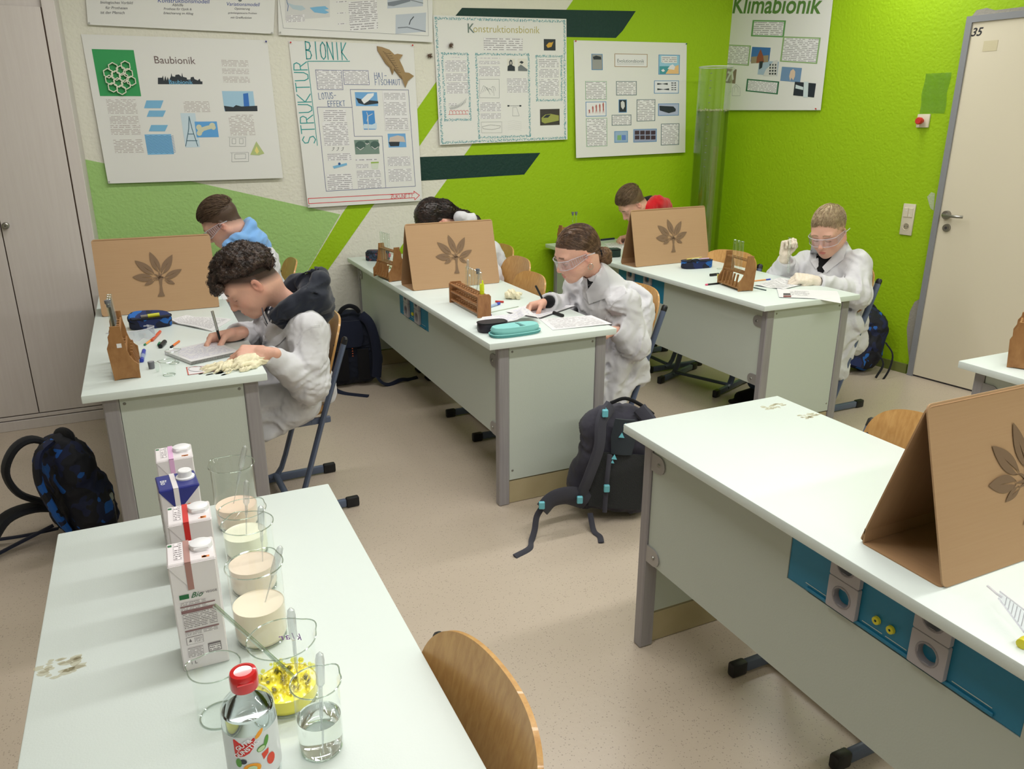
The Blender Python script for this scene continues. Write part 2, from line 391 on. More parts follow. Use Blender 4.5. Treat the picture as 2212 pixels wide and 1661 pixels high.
# cabinet against the back wall, left
CX1, CY = -.252, 4.775
cab = empty('built_in_cabinet', (-1.0, 5.0, 0), 0, 'tall pale laminate built-in cupboard with flush doors at the left edge', 'cabinet')
def cb(name, lo, hi, m, bev=.002):
    L = Vector(cab.location); return MB().box(Vector(lo)-L, Vector(hi)-L, bev).build(name, m, cab)
cb('body', (-2.3, CY+.02, .0), (CX1, YB-.003, 2.45), M['cabinet'])
cb('gap_backing', (-2.28, CY+.012, .09), (CX1-.045, CY+.0195, 2.15), M['cabseam'], 0)
cb('plinth', (-2.3, CY-.006, 0), (CX1, CY+.019, .055), M['cabinet'])
cb('plinth_strip', (-2.3, CY-.001, .06), (CX1, CY+.019, .08), M['cabinet'])
cb('frame_post', (CX1-.058, CY, .085), (CX1, CY+.0195, 2.19), M['cabinet'])
cb('frame_top', (-2.3, CY, 2.195), (CX1, CY+.0195, 2.45), M['cabinet'])
for a, b_ in ((-.6655, -.3165), (-1.2, -.6705), (-1.73, -1.205), (-2.26, -1.735)):
    d_ = cb('door', (a, CY-.002, .086), (b_, CY+.0115, 2.15), M['cabinet'], .0015)
    if a == -.6655:
        cl = MB(); c0 = Vector((-.644, CY-.002, 1.111))-Vector(cab.location)
        Mc = frame(c0, (1, 0, 0), (0, 0, 1)); sg = 1 if (Mc.to_3x3() @ Vector((0, 0, 1))).y < 0 else -1
        cl.lathe([(0, .03*sg), (.012, .03*sg), (.016, .027*sg), (.017, 0)], 20, Mc); cl.mi = 1; cl.lathe([(0, .0306*sg), (.003, .0306*sg), (.0035, .03*sg)], 8, Mc)
        cl.build('cylinder_lock', [M['alu'], M['socketdark']], d_)
# switch, emergency button, film pocket on the right wall
def wallbox(name, label, cat, u, v, w, hgt, dep, m):
    c = atw(u, v); e = empty(name, c, 0, label, cat); e.matrix_world = Mat3(c, TW)
    MB().box((-w/2, -hgt/2, -.0 if zz > 0 else -dep), (w/2, hgt/2, dep if zz > 0 else 0), .003, seg=2).build('plate', m, e)
    return e
e = wallbox('light_switch', 'beige double light switch above a socket on the green wall left of the door', 'switch', 1962, 474, .082, .2, .012, M['switch'])
for sx in (-1, 1):
    MB().box((sx*.0165-.0155, .015, 0), (sx*.0165+.0155, .075, .017*zz), .002).build('rocker', M['switch'], e)
    MB().lathe([(0, .0185*zz), (.004, .0185*zz), (.004, 0)], 10, Matrix.Translation((sx*.012, .03 if sx > 0 else .055, 0))).build('indicator', M['paper'], e)
MB().lathe([(.0, .006*zz), (.019, .006*zz), (.022, .0145*zz), (.024, .0145*zz), (.024, .0)], 24, Matrix.Translation((0, -.045, 0))).build('socket_ring', M['switch'], e)
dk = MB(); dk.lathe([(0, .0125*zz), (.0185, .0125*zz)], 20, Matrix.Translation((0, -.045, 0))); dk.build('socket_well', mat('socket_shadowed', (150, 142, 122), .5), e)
for s1 in (-1, 1): MB().lathe([(0, .0135*zz), (.0028, .0135*zz), (.0028, .012*zz)], 8, Matrix.Translation((s1*.0095, -.045, 0))).build('socket_hole', M['socketdark'], e)
e = wallbox('emergency_switch', 'red mushroom emergency button on a small white plate left of the door', 'switch', 1996, 261, .08, .08, .014, M['switch'])
MB().lathe([(0, .062*zz), (.018, .062*zz), (.022, .055*zz), (.021, .035*zz), (.013, .03*zz), (.013, 0)], 24, Matrix.Translation((-.004, .0, 0))).build('button', M['red'], e)
c = atw(2020, 202); e = empty('film_pocket', c, 0, 'crinkled clear plastic film stuck to the green wall above the red button', 'plastic film'); e.matrix_world = Mat3(c, TW)
def ff(u, v): return ((u-.5)*.16+.004*math.sin(9*v), (v-.5)*.235, (.004+.0012*math.sin(13*u+5*v)+.001*math.sin(17*v))*zz)
MB().slab(ff, 14, 18, .0006).build('film', thin_glass('clear_film', (236, 244, 226), .4, .04, .25), e)
# ceiling light fittings (above the frame, they light the room and mirror in the floor)
for i, (lx, ly) in enumerate(LAMPS):
    e = empty('ceiling_light', (lx, ly, CEIL), 0, 'long white ceiling light fitting with frosted strip', 'ceiling light', 'ceiling light fittings above the desks')
    MB().box((-.77, -.11, -.07), (.77, .11, 0), .006).build('housing', M['ceil'], e)
    MB().box((-.74, -.085, -.082), (.74, .085, -.0705), .002).build('diffuser', mat('lit_diffuser', (255, 252, 244), .4, emit=((255, 250, 240), 3.)) if i == 0 else bpy.data.materials['lit_diffuser'], e)
# ------------------------------------------------------------------ desks
HT = .76; TT = .028
M['socketwell'] = mat('socket_well', (140, 136, 142), .35)
def socket(parent, c, rot=0):
    """one wall socket on a plate facing -X; c local point on panel face"""
    Mx = frame(Vector(c)+Vector((-.012, 0, 0)), (0, 1, 0), (0, 0, 1)); s = 1 if (Mx.to_3x3() @ Vector((0, 0, 1))).x < 0 else -1
    n = 32; sq = rrect(-.0395, -.0385, .0395, .0385, .004, 7); n = len(sq); pl = MB()
    V = [Mx @ Vector((x*1, y*1, -.012*s)) for x, y in sq]+[Mx @ Vector((x, y, -.001*s)) for x, y in sq]+[Mx @ Vector((x*.975, y*.975, 0)) for x, y in sq]
    V += [Mx @ Vector((.026*x/math.hypot(x, y), .026*y/math.hypot(x, y), 0)) for x, y in sq]
    pl._add(V, [(r*n+i, r*n+(i+1) % n, (r+1)*n+(i+1) % n, (r+1)*n+i) for r in range(3) for i in range(n)]); p = pl.build('socket_plate', M['socket'], parent)
    r = MB(); r.lathe([(.0, -.0145*s), (.0185, -.0145*s), (.020, -.004*s), (.0215, .0012*s), (.0245, .0014*s), (.0262, -.0005*s)], 24, Mx); r.build('socket_ring', M['socketwell'], p)
    for k in (-1, 1):
        a = math.radians(25); MB().lathe([(0, -.0138*s), (.003, -.0138*s), (.003, -.0146*s)], 8, Mx @ Matrix.Translation((k*.0095*math.cos(a), k*.0095*math.sin(a), 0))).build('socket_hole', M['socketdark'], p)
def desk(label, x0, x1, y0, y1, blue=None, ends=(True, True), lowz=.32, group='lab desks in rows', back_panel=True, splits=()):
    e = empty('lab_desk', ((x0+x1)/2, (y0+y1)/2, 0), 0, label, 'desk', group)
    cx, cy = (x0+x1)/2, (y0+y1)/2; X0, X1, Y0, Y1 = x0-cx, x1-cx, y0-cy, y1-cy
    tp = MB(); ys = [Y0]+[s-cy for s in splits]+[Y1]
    for a, b in zip(ys, ys[1:]):
        t = MB(); t.box((X0, a+(.0008 if a != Y0 else 0), HT-TT), (X1, b-(.0008 if b != Y1 else 0), HT), .0035, seg=2); t.build('worktop', M['top'], e)
    tp.bm.free()
    px0, px1 = X0+.055, X1-.03; pw, pd = .05, .038
    for k, (yy, on) in enumerate(((Y0, ends[0]), (Y1, ends[1]))):
        if not on: continue
        s = 1 if k == 0 else -1; ya = yy+s*.035; yb = ya+s*pd
        for (a, b) in ((px0, px0+pw), (px1-pw, px1)):
            MB().box((a, min(ya, yb), 0), (b, max(ya, yb), HT-TT), .004).build('post', M['post'], e)
        pa, pb = ya+s*.006, ya+s*.024
        ep = MB(); ep.box((px0+pw+.001, min(pa, pb), .115), (px1-pw-.001, max(pa, pb), HT-TT-.004), .001); ep = ep.build('end_panel', M['panel'], e)
        MB().box((px0+pw+.001, min(pa+s*.004, pb), .002), (px1-pw-.001, max(pa+s*.004, pb), .108), .001).build('plinth', M['plinth'], e)
        for sx in (px0+pw+.016, px1-pw-.016):
            for sz in (.16, HT-TT-.03):
                Mx = frame((sx, pa-s*.0, sz), (1, 0, 0), (0, 0, 1)); q = 1 if (Mx.to_3x3() @ Vector((0, 0, 1))).y*s < 0 else -1
                MB().lathe([(0, .0025*q), (.004, .0022*q), (.0055, 0)], 10, Mx).build('screw', M['screw'], ep)
    if back_panel:
        # long modesty panel between the posts, with the blue electrical strip let in
        xa, xb = px0+.008, px0+.026; ya, yb = Y0+.035+pd+.002, Y1-.035-pd-.002
        zb, zt = lowz, HT-TT-.004
        if blue:
            b0, b1 = blue[0]-cy, blue[1]-cy; zs = .58
            Mp = frame((xa, 0, 0), (0, 1, 0), (0, 0, 1)); qx = 1 if (Mp.to_3x3() @ Vector((0, 0, 1))).x > 0 else -1
            MB().prism([(ya, zb), (yb, zb), (yb, zt), (b1+.001, zt), (b1+.001, zs-.001), (b0-.001, zs-.001), (b0-.001, zt), (ya, zt)], 0, (xb-xa)*qx, Mp).build('modesty_panel', M['panel'], e)
            bp = MB(); bp.box((xa+.002, b0, zs), (xb, b1, zt), .0005); bp = bp.build('electric_panel', M['blue'], e)
            L = b1-b0
            MB().box((xa-.003, b0+.05, zs+.004), (xa+.0018, b1-.06, zs+.012), .001).build('rail', M['blue'], bp)
            secs = [(b0+.05, b0+.05+.125*L/.56), (b1-.215*L/.56, b1-.065)]
            s1, s2 = b1-.165*L/.56, b0+.185*L/.56
            for sy in (s1, s2):
                for sz in (.628, .706): socket(bp, (xa+.001, sy, sz))
            for (a, b) in ((b1-.115, b1-.055), (s2+.05, (s1+s2)/2-.004), ((s1+s2)/2+.004, s1-.05), (b0+.055, s2-.05)):
                if b > a: MB().box((xa+.0009, a, zs+.018), (xa+.0019, b, zs+.0196)).build('printed_line', M['blueline'], bp)
            for sy in (s1-.085, s2+.09):
                Mx = frame((xa+.001, sy, .622), (0, 0, 1), (0, 1, 0)); q = 1 if (Mx.to_3x3() @ Vector((0, 0, 1))).x < 0 else -1
                MB().lathe([(.0028, .006*q), (.005, .007*q), (.0085, .006*q), (.0095, 0)], 16, Mx).build('earth_terminal', M['yellow'], bp)
        else:
            MB().box((xa, ya, zb), (xb, yb, zt), .001).build('modesty_panel', M['panel'], e)
        for k, yy in enumerate((Y0+.035+pd, Y1-.035-pd)):
            if not ends[k]: continue
            s = 1 if k == 0 else -1
            for sz in (HT-TT-.075, zb+.03):
                pg = [(0, -.028), (s*.035, -.028)]; 
                ar = arc((.035, 0), .028, -PI/2, PI/2, 8); pl = [(0, -.028)]+ar+[(0, .028)]
                pl = [(s*a, b) for a, b in pl]
                Mx = frame((xa, yy, sz), (0, 1, 0), (0, 0, 1)); q = 1 if (Mx.to_3x3() @ Vector((0, 0, 1))).x < 0 else -1
                br = MB(); br.prism([(a-s*.02, b) for a, b in pl[:1]]+pl[1:-1]+[(a-s*.02, b) for a, b in pl[-1:]], 0, .005*q, Mx); br = br.build('bracket', M['bracket'], e)
                MB().lathe([(0, .0085*q), (.005, .0085*q), (.007, .005*q)], 10, Mx @ Matrix.Translation((s*.035, 0, 0))).build('bolt', M['screw'], br)
    # dividing leg deeper inside carries the long tops
    return e
DA = desk('long mint topped lab desk by the cupboard, where the curly haired student writes', -.263, .327, 2.765, 4.70, splits=(4.15,), back_panel=True)
DB = desk('long mint topped lab desk in the middle of the back row, by the ponytailed student', 1.2, 1.805, 2.78, 5.165, blue=(3.72, 4.215))
DC = desk('long mint topped lab desk of the back row nearest the door, beside the blond student', 2.69, 3.335, 2.84, 5.165, blue=(3.75, 4.25))
DD = desk('empty lab desk in the right foreground with blue power strip and one cardboard screen', 1.207, 1.802, .05, 1.803, blue=(.615, 1.175))
DE = desk('lab desk in the left foreground carrying milk cartons and beakers', -.26, .327, -.15, 1.772)
DF = desk('lab desk cut off by the right edge, in front of the door', 2.70, 3.30, .05, 1.818)
# faint stains on the two front tops
def blob(parent, u, v, rx, ry, seed, m):
    c = at(u, v, z=HT); L = Vector(parent.location); r = random.Random(seed); b = MB()
    for _ in range(26):
        a = r.uniform(0, 2*PI); k = r.uniform(.3, 1); x, y = c.x-L.x+rx*k*math.cos(a), c.y-L.y+ry*k*math.sin(a); w = r.uniform(.002, .007)
        n = 7; b.prism([(x+w*(1+.5*r.random())*math.cos(2*PI*i/n)*r.uniform(.7, 1.8), y+w*math.sin(2*PI*i/n)) for i in range(n)], HT+.0001, HT+.0004)
    o = b.build('stain_marks', m, parent); o['kind'] = 'stuff'
blob(DD, 1672, 878, .045, .02, 1, M['stain']); blob(DD, 1745, 898, .045, .02, 2, M['stain']); blob(DE, 130, 1440, .035, .03, 3, M['stain'])
# ------------------------------------------------------------------ chairs (local: sitter faces -X, seat centre over the origin)
def make_chair():
    e = empty('school_chair', (0, 0, 0))
    for s in (-1, 1):
        y = s*.2
        P = [(.245, y, .745), (.02, y, .10)]
        path = [Vector((.245, y, .745)), Vector((.13, y, .42)), Vector((.035, y, .135)), Vector((.01, y, .07)), Vector((-.015, y, .038)), Vector((-.05, y, .03))]
        MB().tube(path, .019, 10, flat=.6, up=(1, 0, 0)).build('side_tube', M['steelblue'], e)
        c = MB(); d = (path[0]-path[1]).normalized()
        c.tube([path[0]-d*.002, path[0]+d*.02, path[0]+d*.027], [.0195, .019, .011], 10, flat=.62, up=(1, 0, 0)); c.build('tube_cap', M['black'], e)
        r = MB(); r.box((-.15, y-.012, .006), (.205, y+.012, .042), .006, seg=2); r.build('runner', M['steelblue'], e)
        for a, b in ((-.205, -.149), (.204, .262)): MB().box((a, y-.015, 0), (b, y+.015, .046), .007, seg=2).build('runner_cap', M['black'], e)
        b = MB(); b.box((-.15, y-s*.02-.008, .405), (.17, y-s*.02+.008, .432), .003); b.build('seat_bracket', M['steelblue'], e)
    MB().tube([(-.02, -.19, .04), (-.02, .19, .04)], .015, 10, flat=.7).build('cross_bar', M['steelblue'], e)
    MB().tube([(.1, -.19, .418), (.1, .19, .418)], .012, 8).build('seat_bar', M['steelblue'], e)
    def seat(u, v):
        a, b = u*2-1, v*2-1; n = 4.5; r = (abs(a)**n+abs(b)**n)**(1/n); m = max(abs(a), abs(b)); k = m/r if r else 1
        x, y = a*k*.19, b*k*.195
        return (x-.005, y, .444+.006*(y/.19)**2-.02*max(0, (-x-.11)/.08)**2+.010*max(0, (x-.08)/.1)**2)
    MB().slab(seat, 20, 20, .009).build('seat', M['ply'], e)
    def back(u, v):
        a, b = u*2-1, v*2-1; n = 3.2; r = (abs(a)**n+abs(b)**n)**(1/n); m = max(abs(a), abs(b)); k = m/r if r else 1
        y, q = a*k*.195, b*k
        z = .70+q*.135*(1 if q > 0 else 1.1); 
        return (.222+.30*(z-.70)*.95+.030*(1-(y/.19)**2)-.020, y, z)
    MB().slab(back, 24, 20, .009).build('backrest', M['ply'], e)
    for s in (-1, 1):
        for z in (.66, .735):
            Mx = frame((.222+.285*(z-.7)-.018, s*.183, z), (0, 1, 0), (0, 0, 1)); q = 1 if (Mx.to_3x3() @ Vector((0, 0, 1))).x < 0 else -1
            MB().lathe([(0, .008*q), (.004, .0075*q), (.006, -.004*q)], 8, Mx).build('rivet', M['black'], e)
    return e
chair0 = make_chair(); used = [0]
def chair(x, y, rz, label, group='school chairs with plywood seats'):
    c = chair0 if not used[0] else copy_tree(chair0); used[0] = 1
    c.location = (x, y, 0); c.rotation_euler = (0, 0, math.radians(rz)); tag(c, label, 'chair', group); return c
chair(.43, 3.29, 2, 'plywood school chair under the curly haired student at the left desk')
chair(.53, 4.80, 0, 'plywood chair by the back wall behind the student in the pale blue hood')
chair(1.985, 3.23, 0, 'plywood chair under the ponytailed student, its blue grey side tube facing us')
chair(1.635, 3.755, 0, 'empty chair pushed under the middle desk, nearest to the ponytailed student')
chair(1.80, 4.27, 0, 'empty chair at the middle desk between the two others behind the screen')
chair(1.93, 4.78, 0, 'chair at the middle desk farthest from us, beside the green wall')
chair(3.485, 3.27, 0, 'plywood chair under the blond student in goggles')
chair(3.16, 3.83, 22, 'empty chair with broad backrest turned aside, left of the blond student')
chair(3.15, 4.36, 0, 'empty chair mostly hidden by the cardboard screen of the far desk')
chair(3.10, 4.83, 0, 'chair under the bent student with the red hood in the far corner')
chair(1.64, 1.30, 0, 'empty plywood chair behind the empty right foreground desk')
chair(.125, .86, 3, 'plywood chair cut by the bottom edge, right of the milk carton desk')

# ------------------------------------------------------------------ cardboard screens (local: printed face toward -Y, origin front left foot)
LEAVES = [((.292, .484), (.455, .456), .10), ((.33, .699), (.472, .505), .10), ((.464, .8), (.523, .53), .095), ((.653, .747), (.543, .505), .10), ((.717, .545), (.563, .44), .085), ((.382, .365), (.471, .428), .05), ((.641, .354), (.560, .422), .05)]
def tree_print(parent, Wd, Hs, Mx):
    b = MB()
    def W(u, v, off=.0025): return Mx @ Vector((u*Wd, v*Hs, off))
    for (tip, base, w) in LEAVES:
        t = Vector((tip[0]*Wd, tip[1]*Hs)); q = Vector((base[0]*Wd, base[1]*Hs)); d = t-q; L = d.length; d.normalize(); n = Vector((-d.y, d.x))
        hw = w*Wd*.36; N = 9; A = []; B_ = []
        for i in range(N+1):
            s = i/N; ww = hw*math.sin(PI*s**.8)**.85 if 0 < s < 1 else 0
            p = q+d*(L*s); A.append(p+n*ww); B_.append(p-n*ww)
        # leaf split by a pale midrib slot near the base
        for side in (A, B_):
            sgn = 1 if side is A else -1; pts = side[:]
            inner = []
            for i in range(N, -1, -1):
                s = i/N; inner.append(q+d*(L*s)+n*sgn*(.0035*max(0, .55-s)/.55))
            poly = pts+inner[1:-1]
            V = [Mx @ Vector((p.x, p.y, .0026)) for p in pts]+[Mx @ Vector((p.x, p.y, .0026)) for p in inner]
            m = len(pts)
            for i in range(N): b._add([V[i], V[i+1], V[m+N-i-1], V[m+N-i]], [(0, 1, 2, 3)], False)
        fk = Vector((.523*Wd, .455*Hs)); w1 = .0035
        e0 = q+d*(L*.3); c1 = Vector((fk.x+(e0.x-fk.x)*.35, fk.y+(e0.y-fk.y)*.5-.003)); last = None
        if L > .05:
            for i in range(7):
                s = i/6; p = fk*(1-s)**2+c1*2*s*(1-s)+q*s*s; nn = Vector((-(q-fk).y, (q-fk).x)).normalized()*w1*(1.25-s)
                cur = (p+nn, p-nn)
                if last: b._add([Mx @ Vector((*z, .0026)) for z in (last[0], cur[0], cur[1], last[1])], [(0, 1, 2, 3)], False)
                last = cur
    tr = [(.478, .206), (.541, .203), (.532, .26), (.530, .34), (.541, .43), (.545, .47), (.524, .445), (.505, .475), (.508, .43), (.510, .34), (.502, .26)]
    for i in range(5): pass
    L_ = [(.478, .206), (.502, .26), (.511, .34), (.509, .41), (.500, .465)]; R_ = [(.541, .203), (.531, .26), (.529, .34), (.537, .41), (.549, .465)]
    for i in range(4): b._add([W(*L_[i], .0026), W(*R_[i], .0026), W(*R_[i+1], .0026), W(*L_[i+1], .0026)], [(0, 1, 2, 3)], False)
    return b.build('tree_print', M['cardprint'], parent, sharp=0)
def screen(x, y, rz, label, Wd=.512, D=.2, Hh=.342):
    e = empty('cardboard_screen', (x, y, HT), math.radians(rz), label, 'cardboard screen', 'folded cardboard privacy screens')
    Hs = math.hypot(D/2, Hh-.002); th = .0035
    Mf = frame((0, .002, .002), (1, 0, 0), (0, D/2, Hh)); zf = 1 if (Mf.to_3x3() @ Vector((0, 0, 1))).y < 0 else -1
    f = MB(); f.prism(rrect(0, 0, Wd, Hs, .014), -th*.0 if zf < 0 else -th, 0 if zf > 0 else th, Mf); f = f.build('front_flap', M['card'], e)
    Mb = frame((0, D, .002), (1, 0, 0), (0, -D/2, Hh)); zb = 1 if (Mb.to_3x3() @ Vector((0, 0, 1))).y > 0 else -1
    MB().prism(rrect(0, 0, Wd, Hs-.004, .014), min(0, -th*zb), max(0, -th*zb), Mb).build('rear_flap', M['cardin'], e)
    MB().prism(rrect(.0, .008, Wd, D-.006, .008), .0003, .003).build('base_flap', M['cardin'], e)
    tb = MB(); tb.box((.0, D-.012, .003), (Wd, D-.008, .036), .001); tb.build('glue_flap', M['cardin'], e)
    for k in (.008, .5, .985): pass
    tree_print(f, Wd, Hs, Mf if zf > 0 else Mf @ Matrix.Diagonal((1, 1, -1, 1)))
    return e
screen(-.232, 3.965, -1, 'cardboard screen with brown tree print on the left desk, against the cupboard')
screen(1.252, 3.915, 1.5, 'cardboard screen with tree print on the middle desk, hiding the dark haired student')
screen(2.727, 4.015, 4, 'cardboard screen with tree print on the far right desk, hiding the red hooded student', Wd=.60, D=.16)
screen(1.284, .808, 0, 'large near cardboard screen with tree print on the empty right foreground desk')

ORD = ['first', 'second', 'third', 'fourth', 'fifth', 'sixth']
# ------------------------------------------------------------------ lab things
def test_tube(loc, L=.16, r=.008, label='', group='test tubes', stopper=False, tilt=(0, 0), liquid=None):
    e = empty('test_tube', loc, 0, label, 'test tube', group); e.rotation_euler = (tilt[0], tilt[1], 0)
    MB().lathe([(0, 0), (r*.6, .0018), (r*.95, .006), (r, .01), (r, L-.002), (r+.0012, L), (r-.0005, L), (r-.001, L-.002), (r-.001, .01), (r*.5, .0028), (0, .0012)], 14).build('glass_wall', M['glass'], e)
    MB().tube([(math.cos(a)*(r+.0002), math.sin(a)*(r+.0002), L) for a in [2*PI*i/14 for i in range(14)]], .0008, 5, closed=True).build('rim', M['glass2'], e)
    if stopper: MB().lathe([(0, L-.012), (r-.0015, L-.012), (r-.001, L), (r+.0015, L+.001), (r+.002, L+.012), (0, L+.013)], 14).build('stopper', M['grey'], e)
    if liquid: MB().lathe([(0, .0015), (r*.6, .003), (r-.0012, .011), (r-.0012, .03), (0, .03)], 12).build('liquid', liquid, e)
    return e
M['glass2'] = thin_glass('glass_edge', (225, 235, 230), 1., .35, .05)
M['pipette'] = thin_glass('translucent_plastic', (238, 240, 242), .8, .22, .35)
def tall_rack(loc, rz, label, L=.25, W=.085, Hh=.19, n=6, m='wood'):
    """two shaped side boards, pierced shelves, row of pegs. length along local Y, open side +X"""
    e = empty('test_tube_rack', loc, math.radians(rz), label, 'test tube rack', 'wooden test tube racks')
    k = W/.085; hh = Hh/.19
    prof = [(-.040, 0), (-.02, .004), (.02, .004), (.042, 0), (.042, .050), (.030, .062), (.018, .082), (.012, .105), (.010, .125), (.005, .15), (.002, .19), (-.030, .19), (-.031, .172), (-.040, .155), (-.040, .135), (-.048, .115), (-.046, .085)]
    prof = [(a*k, b*hh) for a, b in prof]
    for y in (-L/2, L/2-.009):
        Mx = frame((0, y+.009, 0), (1, 0, 0), (0, 0, 1)); q = 1 if (Mx.to_3x3() @ Vector((0, 0, 1))).y < 0 else -1
        MB().prism(prof, 0, .009*q, Mx).build('side_board', M[m], e)
    def shelf(z, x0, x1, th=.007):
        s = MB(); s.box((x0, -L/2+.009, z), (x0+.006, L/2-.009, z+th)); s.box((x1-.006, -L/2+.009, z), (x1, L/2-.009, z+th))
        for i in range(n+1):
            y = -L/2+.009+(L-.018)*i/n; s.box((x0+.006, max(-L/2+.009, y-.005), z), (x1-.006, min(L/2-.009, y+.005), z+th))
        s.build('shelf', M[m], e)
    shelf(.160*hh, -.030*k, .002*k); shelf(.088*hh, -.038*k, .012*k); 
    b = MB(); b.box((-.038*k, -L/2+.009, .012), (.040*k, L/2-.009, .02)); b.build('shelf', M[m], e)
    for i in range(n-1):
        y = -L/2+.009+(L-.018)*(i+1)/n
        MB().box((.024*k, y-.004, .02), (.032*k, y+.004, .086*hh), 0, Matrix(((1, 0, -.18, .012*k), (0, 1, 0, 0), (0, 0, 1, 0), (0, 0, 0, 1)))).build('peg', M[m], e)
    return e
def slots(n, L): return [-L/2+.009+(L-.018)*(i+.5)/n for i in range(n)]
# rack on the left desk
ra = tall_rack((-.124, 3.03, HT), 0, 'brown wooden test tube rack seen end on, white square on its side board', L=.265, W=.085, Hh=.19)
q = MB(); q.box((-.0165, -.1331, .115), (-.0015, -.1325, .130)); q.build('paper_square', M['paper'], ra)
for i, s in enumerate(slots(6, .265)[:5]):
    test_tube((-.124-.013, 3.03+s, HT+.1), .165, label=('test tube with grey stopper in the left desk rack' if i == 0 else ORD[i-1]+' open test tube behind the stoppered one in the left desk rack'), group='test tubes in the left desk rack', stopper=(i == 0), tilt=(0, -.06))
# rack with pegs on the right desk
rc = tall_rack((2.868, 3.27, HT), 171, 'weathered wooden test tube rack with pegs in front of the blond student', L=.22, W=.09, Hh=.185, n=6)
for i, s in enumerate((.02, -.015, -.05)):
    test_tube((2.868-.010+s*.15, 3.27+s, HT+.095), .16, label=['left of three empty test tubes in the rack before the blond student', 'middle of three empty test tubes in the rack before the blond student', 'right of three empty test tubes in the rack before the blond student'][i], group='test tubes in the weathered rack')
# rack behind the screen on the middle desk
rb = tall_rack((1.235, 4.33, HT), 188, 'light wooden test tube rack half hidden behind the middle cardboard screen', L=.22, W=.085, Hh=.19)
gt = mat('green_tube_label', (120, 190, 60), .5)
for i, s in enumerate(slots(6, .22)[1:5]):
    test_tube((1.228-s*.12, 4.33+s, HT+.09), .17, label=ORD[i]+' test tube from us in the rack behind the middle cardboard screen', group='test tubes behind the middle screen')
# rack far right desk by the wall
rf = tall_rack((2.79, 4.95, HT), -75, 'dark edged wooden test tube rack at the far wall end of the right desk', L=.2, W=.08, Hh=.16)
for i in range(2):
    test_tube((2.80+i*.028, 4.955, HT+.065), .17, label=['left of two grey stoppered tubes at the green wall', 'right of two grey stoppered tubes at the green wall'][i], group='stoppered tubes at the green wall', stopper=True)
# rack at the right picture edge
rr = tall_rack(tuple(at(2212, 790, z=HT)+Vector((.03, .03, 0))), -60, 'light wooden test tube rack cut by the right edge of the picture', L=.2, W=.085, Hh=.17)
test_tube(tuple(at(2212, 770, z=HT)+Vector((.03, .03, .07))), .15, label='dark stoppered test tube in the rack at the right edge', group='tube at the right edge', stopper=True)
# long low rack, twelve holes a row
def long_rack(loc, rz, L=.37, W=.066, Hh=.105):
    e = empty('test_tube_rack', loc, math.radians(rz), 'long low reddish wooden rack with rows of holes on the middle desk', 'test tube rack', 'wooden test tube racks')
    prof = [(-W/2, 0), (W/2, 0), (W/2, Hh-.01), (W/2-.008, Hh), (-W/2+.008, Hh), (-W/2, Hh-.01)]
    for y in (-L/2, L/2-.01):
        Mx = frame((0, y+.01, 0), (1, 0, 0), (0, 0, 1)); q = 1 if (Mx.to_3x3() @ Vector((0, 0, 1))).y < 0 else -1
        MB().prism(prof, 0, .01*q, Mx).build('side_board', M['wood2'], e)
    for z, x0 in ((Hh-.014, 0), (.055, 0), (.014, 0)):
        s = MB(); y0, y1 = -L/2+.01, L/2-.01; t = .006
        for xx in (-W/2+.003, -.0035, W/2-.010): s.box((xx, y0, z), (xx+.007, y1, z+t))
        for i in range(13):
            y = y0+(y1-y0)*i/12; s.box((-W/2+.01, max(y0, y-.005), z), (W/2-.01, min(y1, y+.005), z+t))
        s.build('shelf', M['wood2'], e)
    return e
M['wood2'] = mat('rack_wood_red', (170, 120, 78), .5, grain=((80, 20, 20), (142, 94, 58)))
lr = long_rack((1.362, 3.395, HT), 0)
for i in range(6):
    test_tube((1.362+.018, 3.395+.085-.034*i, HT+.02), .17, r=.0075, label=('test tube with dark grey stopper in the long low rack' if i == 4 else ORD[i]+' test tube in the long low rack, counted from its far end'), group='test tubes in the long low rack', stopper=(i == 4), tilt=(0, .04))
# pipettes
def pipette(a, b, label, L=.15, group='plastic dropper pipettes'):
    """a tip end, direction to b (bulb end)"""
    a, b = Vector(a), Vector(b); d = (b-a).normalized()
    e = empty('pipette', a, 0, label, 'pipette', group)
    MB().tube([(0, 0, 0), d*.045, d*.05, d*(L-.052)], [.001, .0014, .0027, .003], 8).build('stem', M['pipette'], e)
    MB().tube([d*(L-.052), d*(L-.046), d*(L-.012), d*(L-.004), d*L], [.003, .0062, .0065, .0052, .001], 12).build('bulb', M['pipette'], e)
    return e
pipette((1.374, 3.45, HT+.07), (1.384, 3.46, HT+.2), 'plastic dropper pipette standing in the long low rack, left of the stopper', .16)
pipette((1.385, 3.37, HT+.05), (1.40, 3.35, HT+.2), 'plastic dropper pipette standing in the long low rack, right of the stopper', .15)
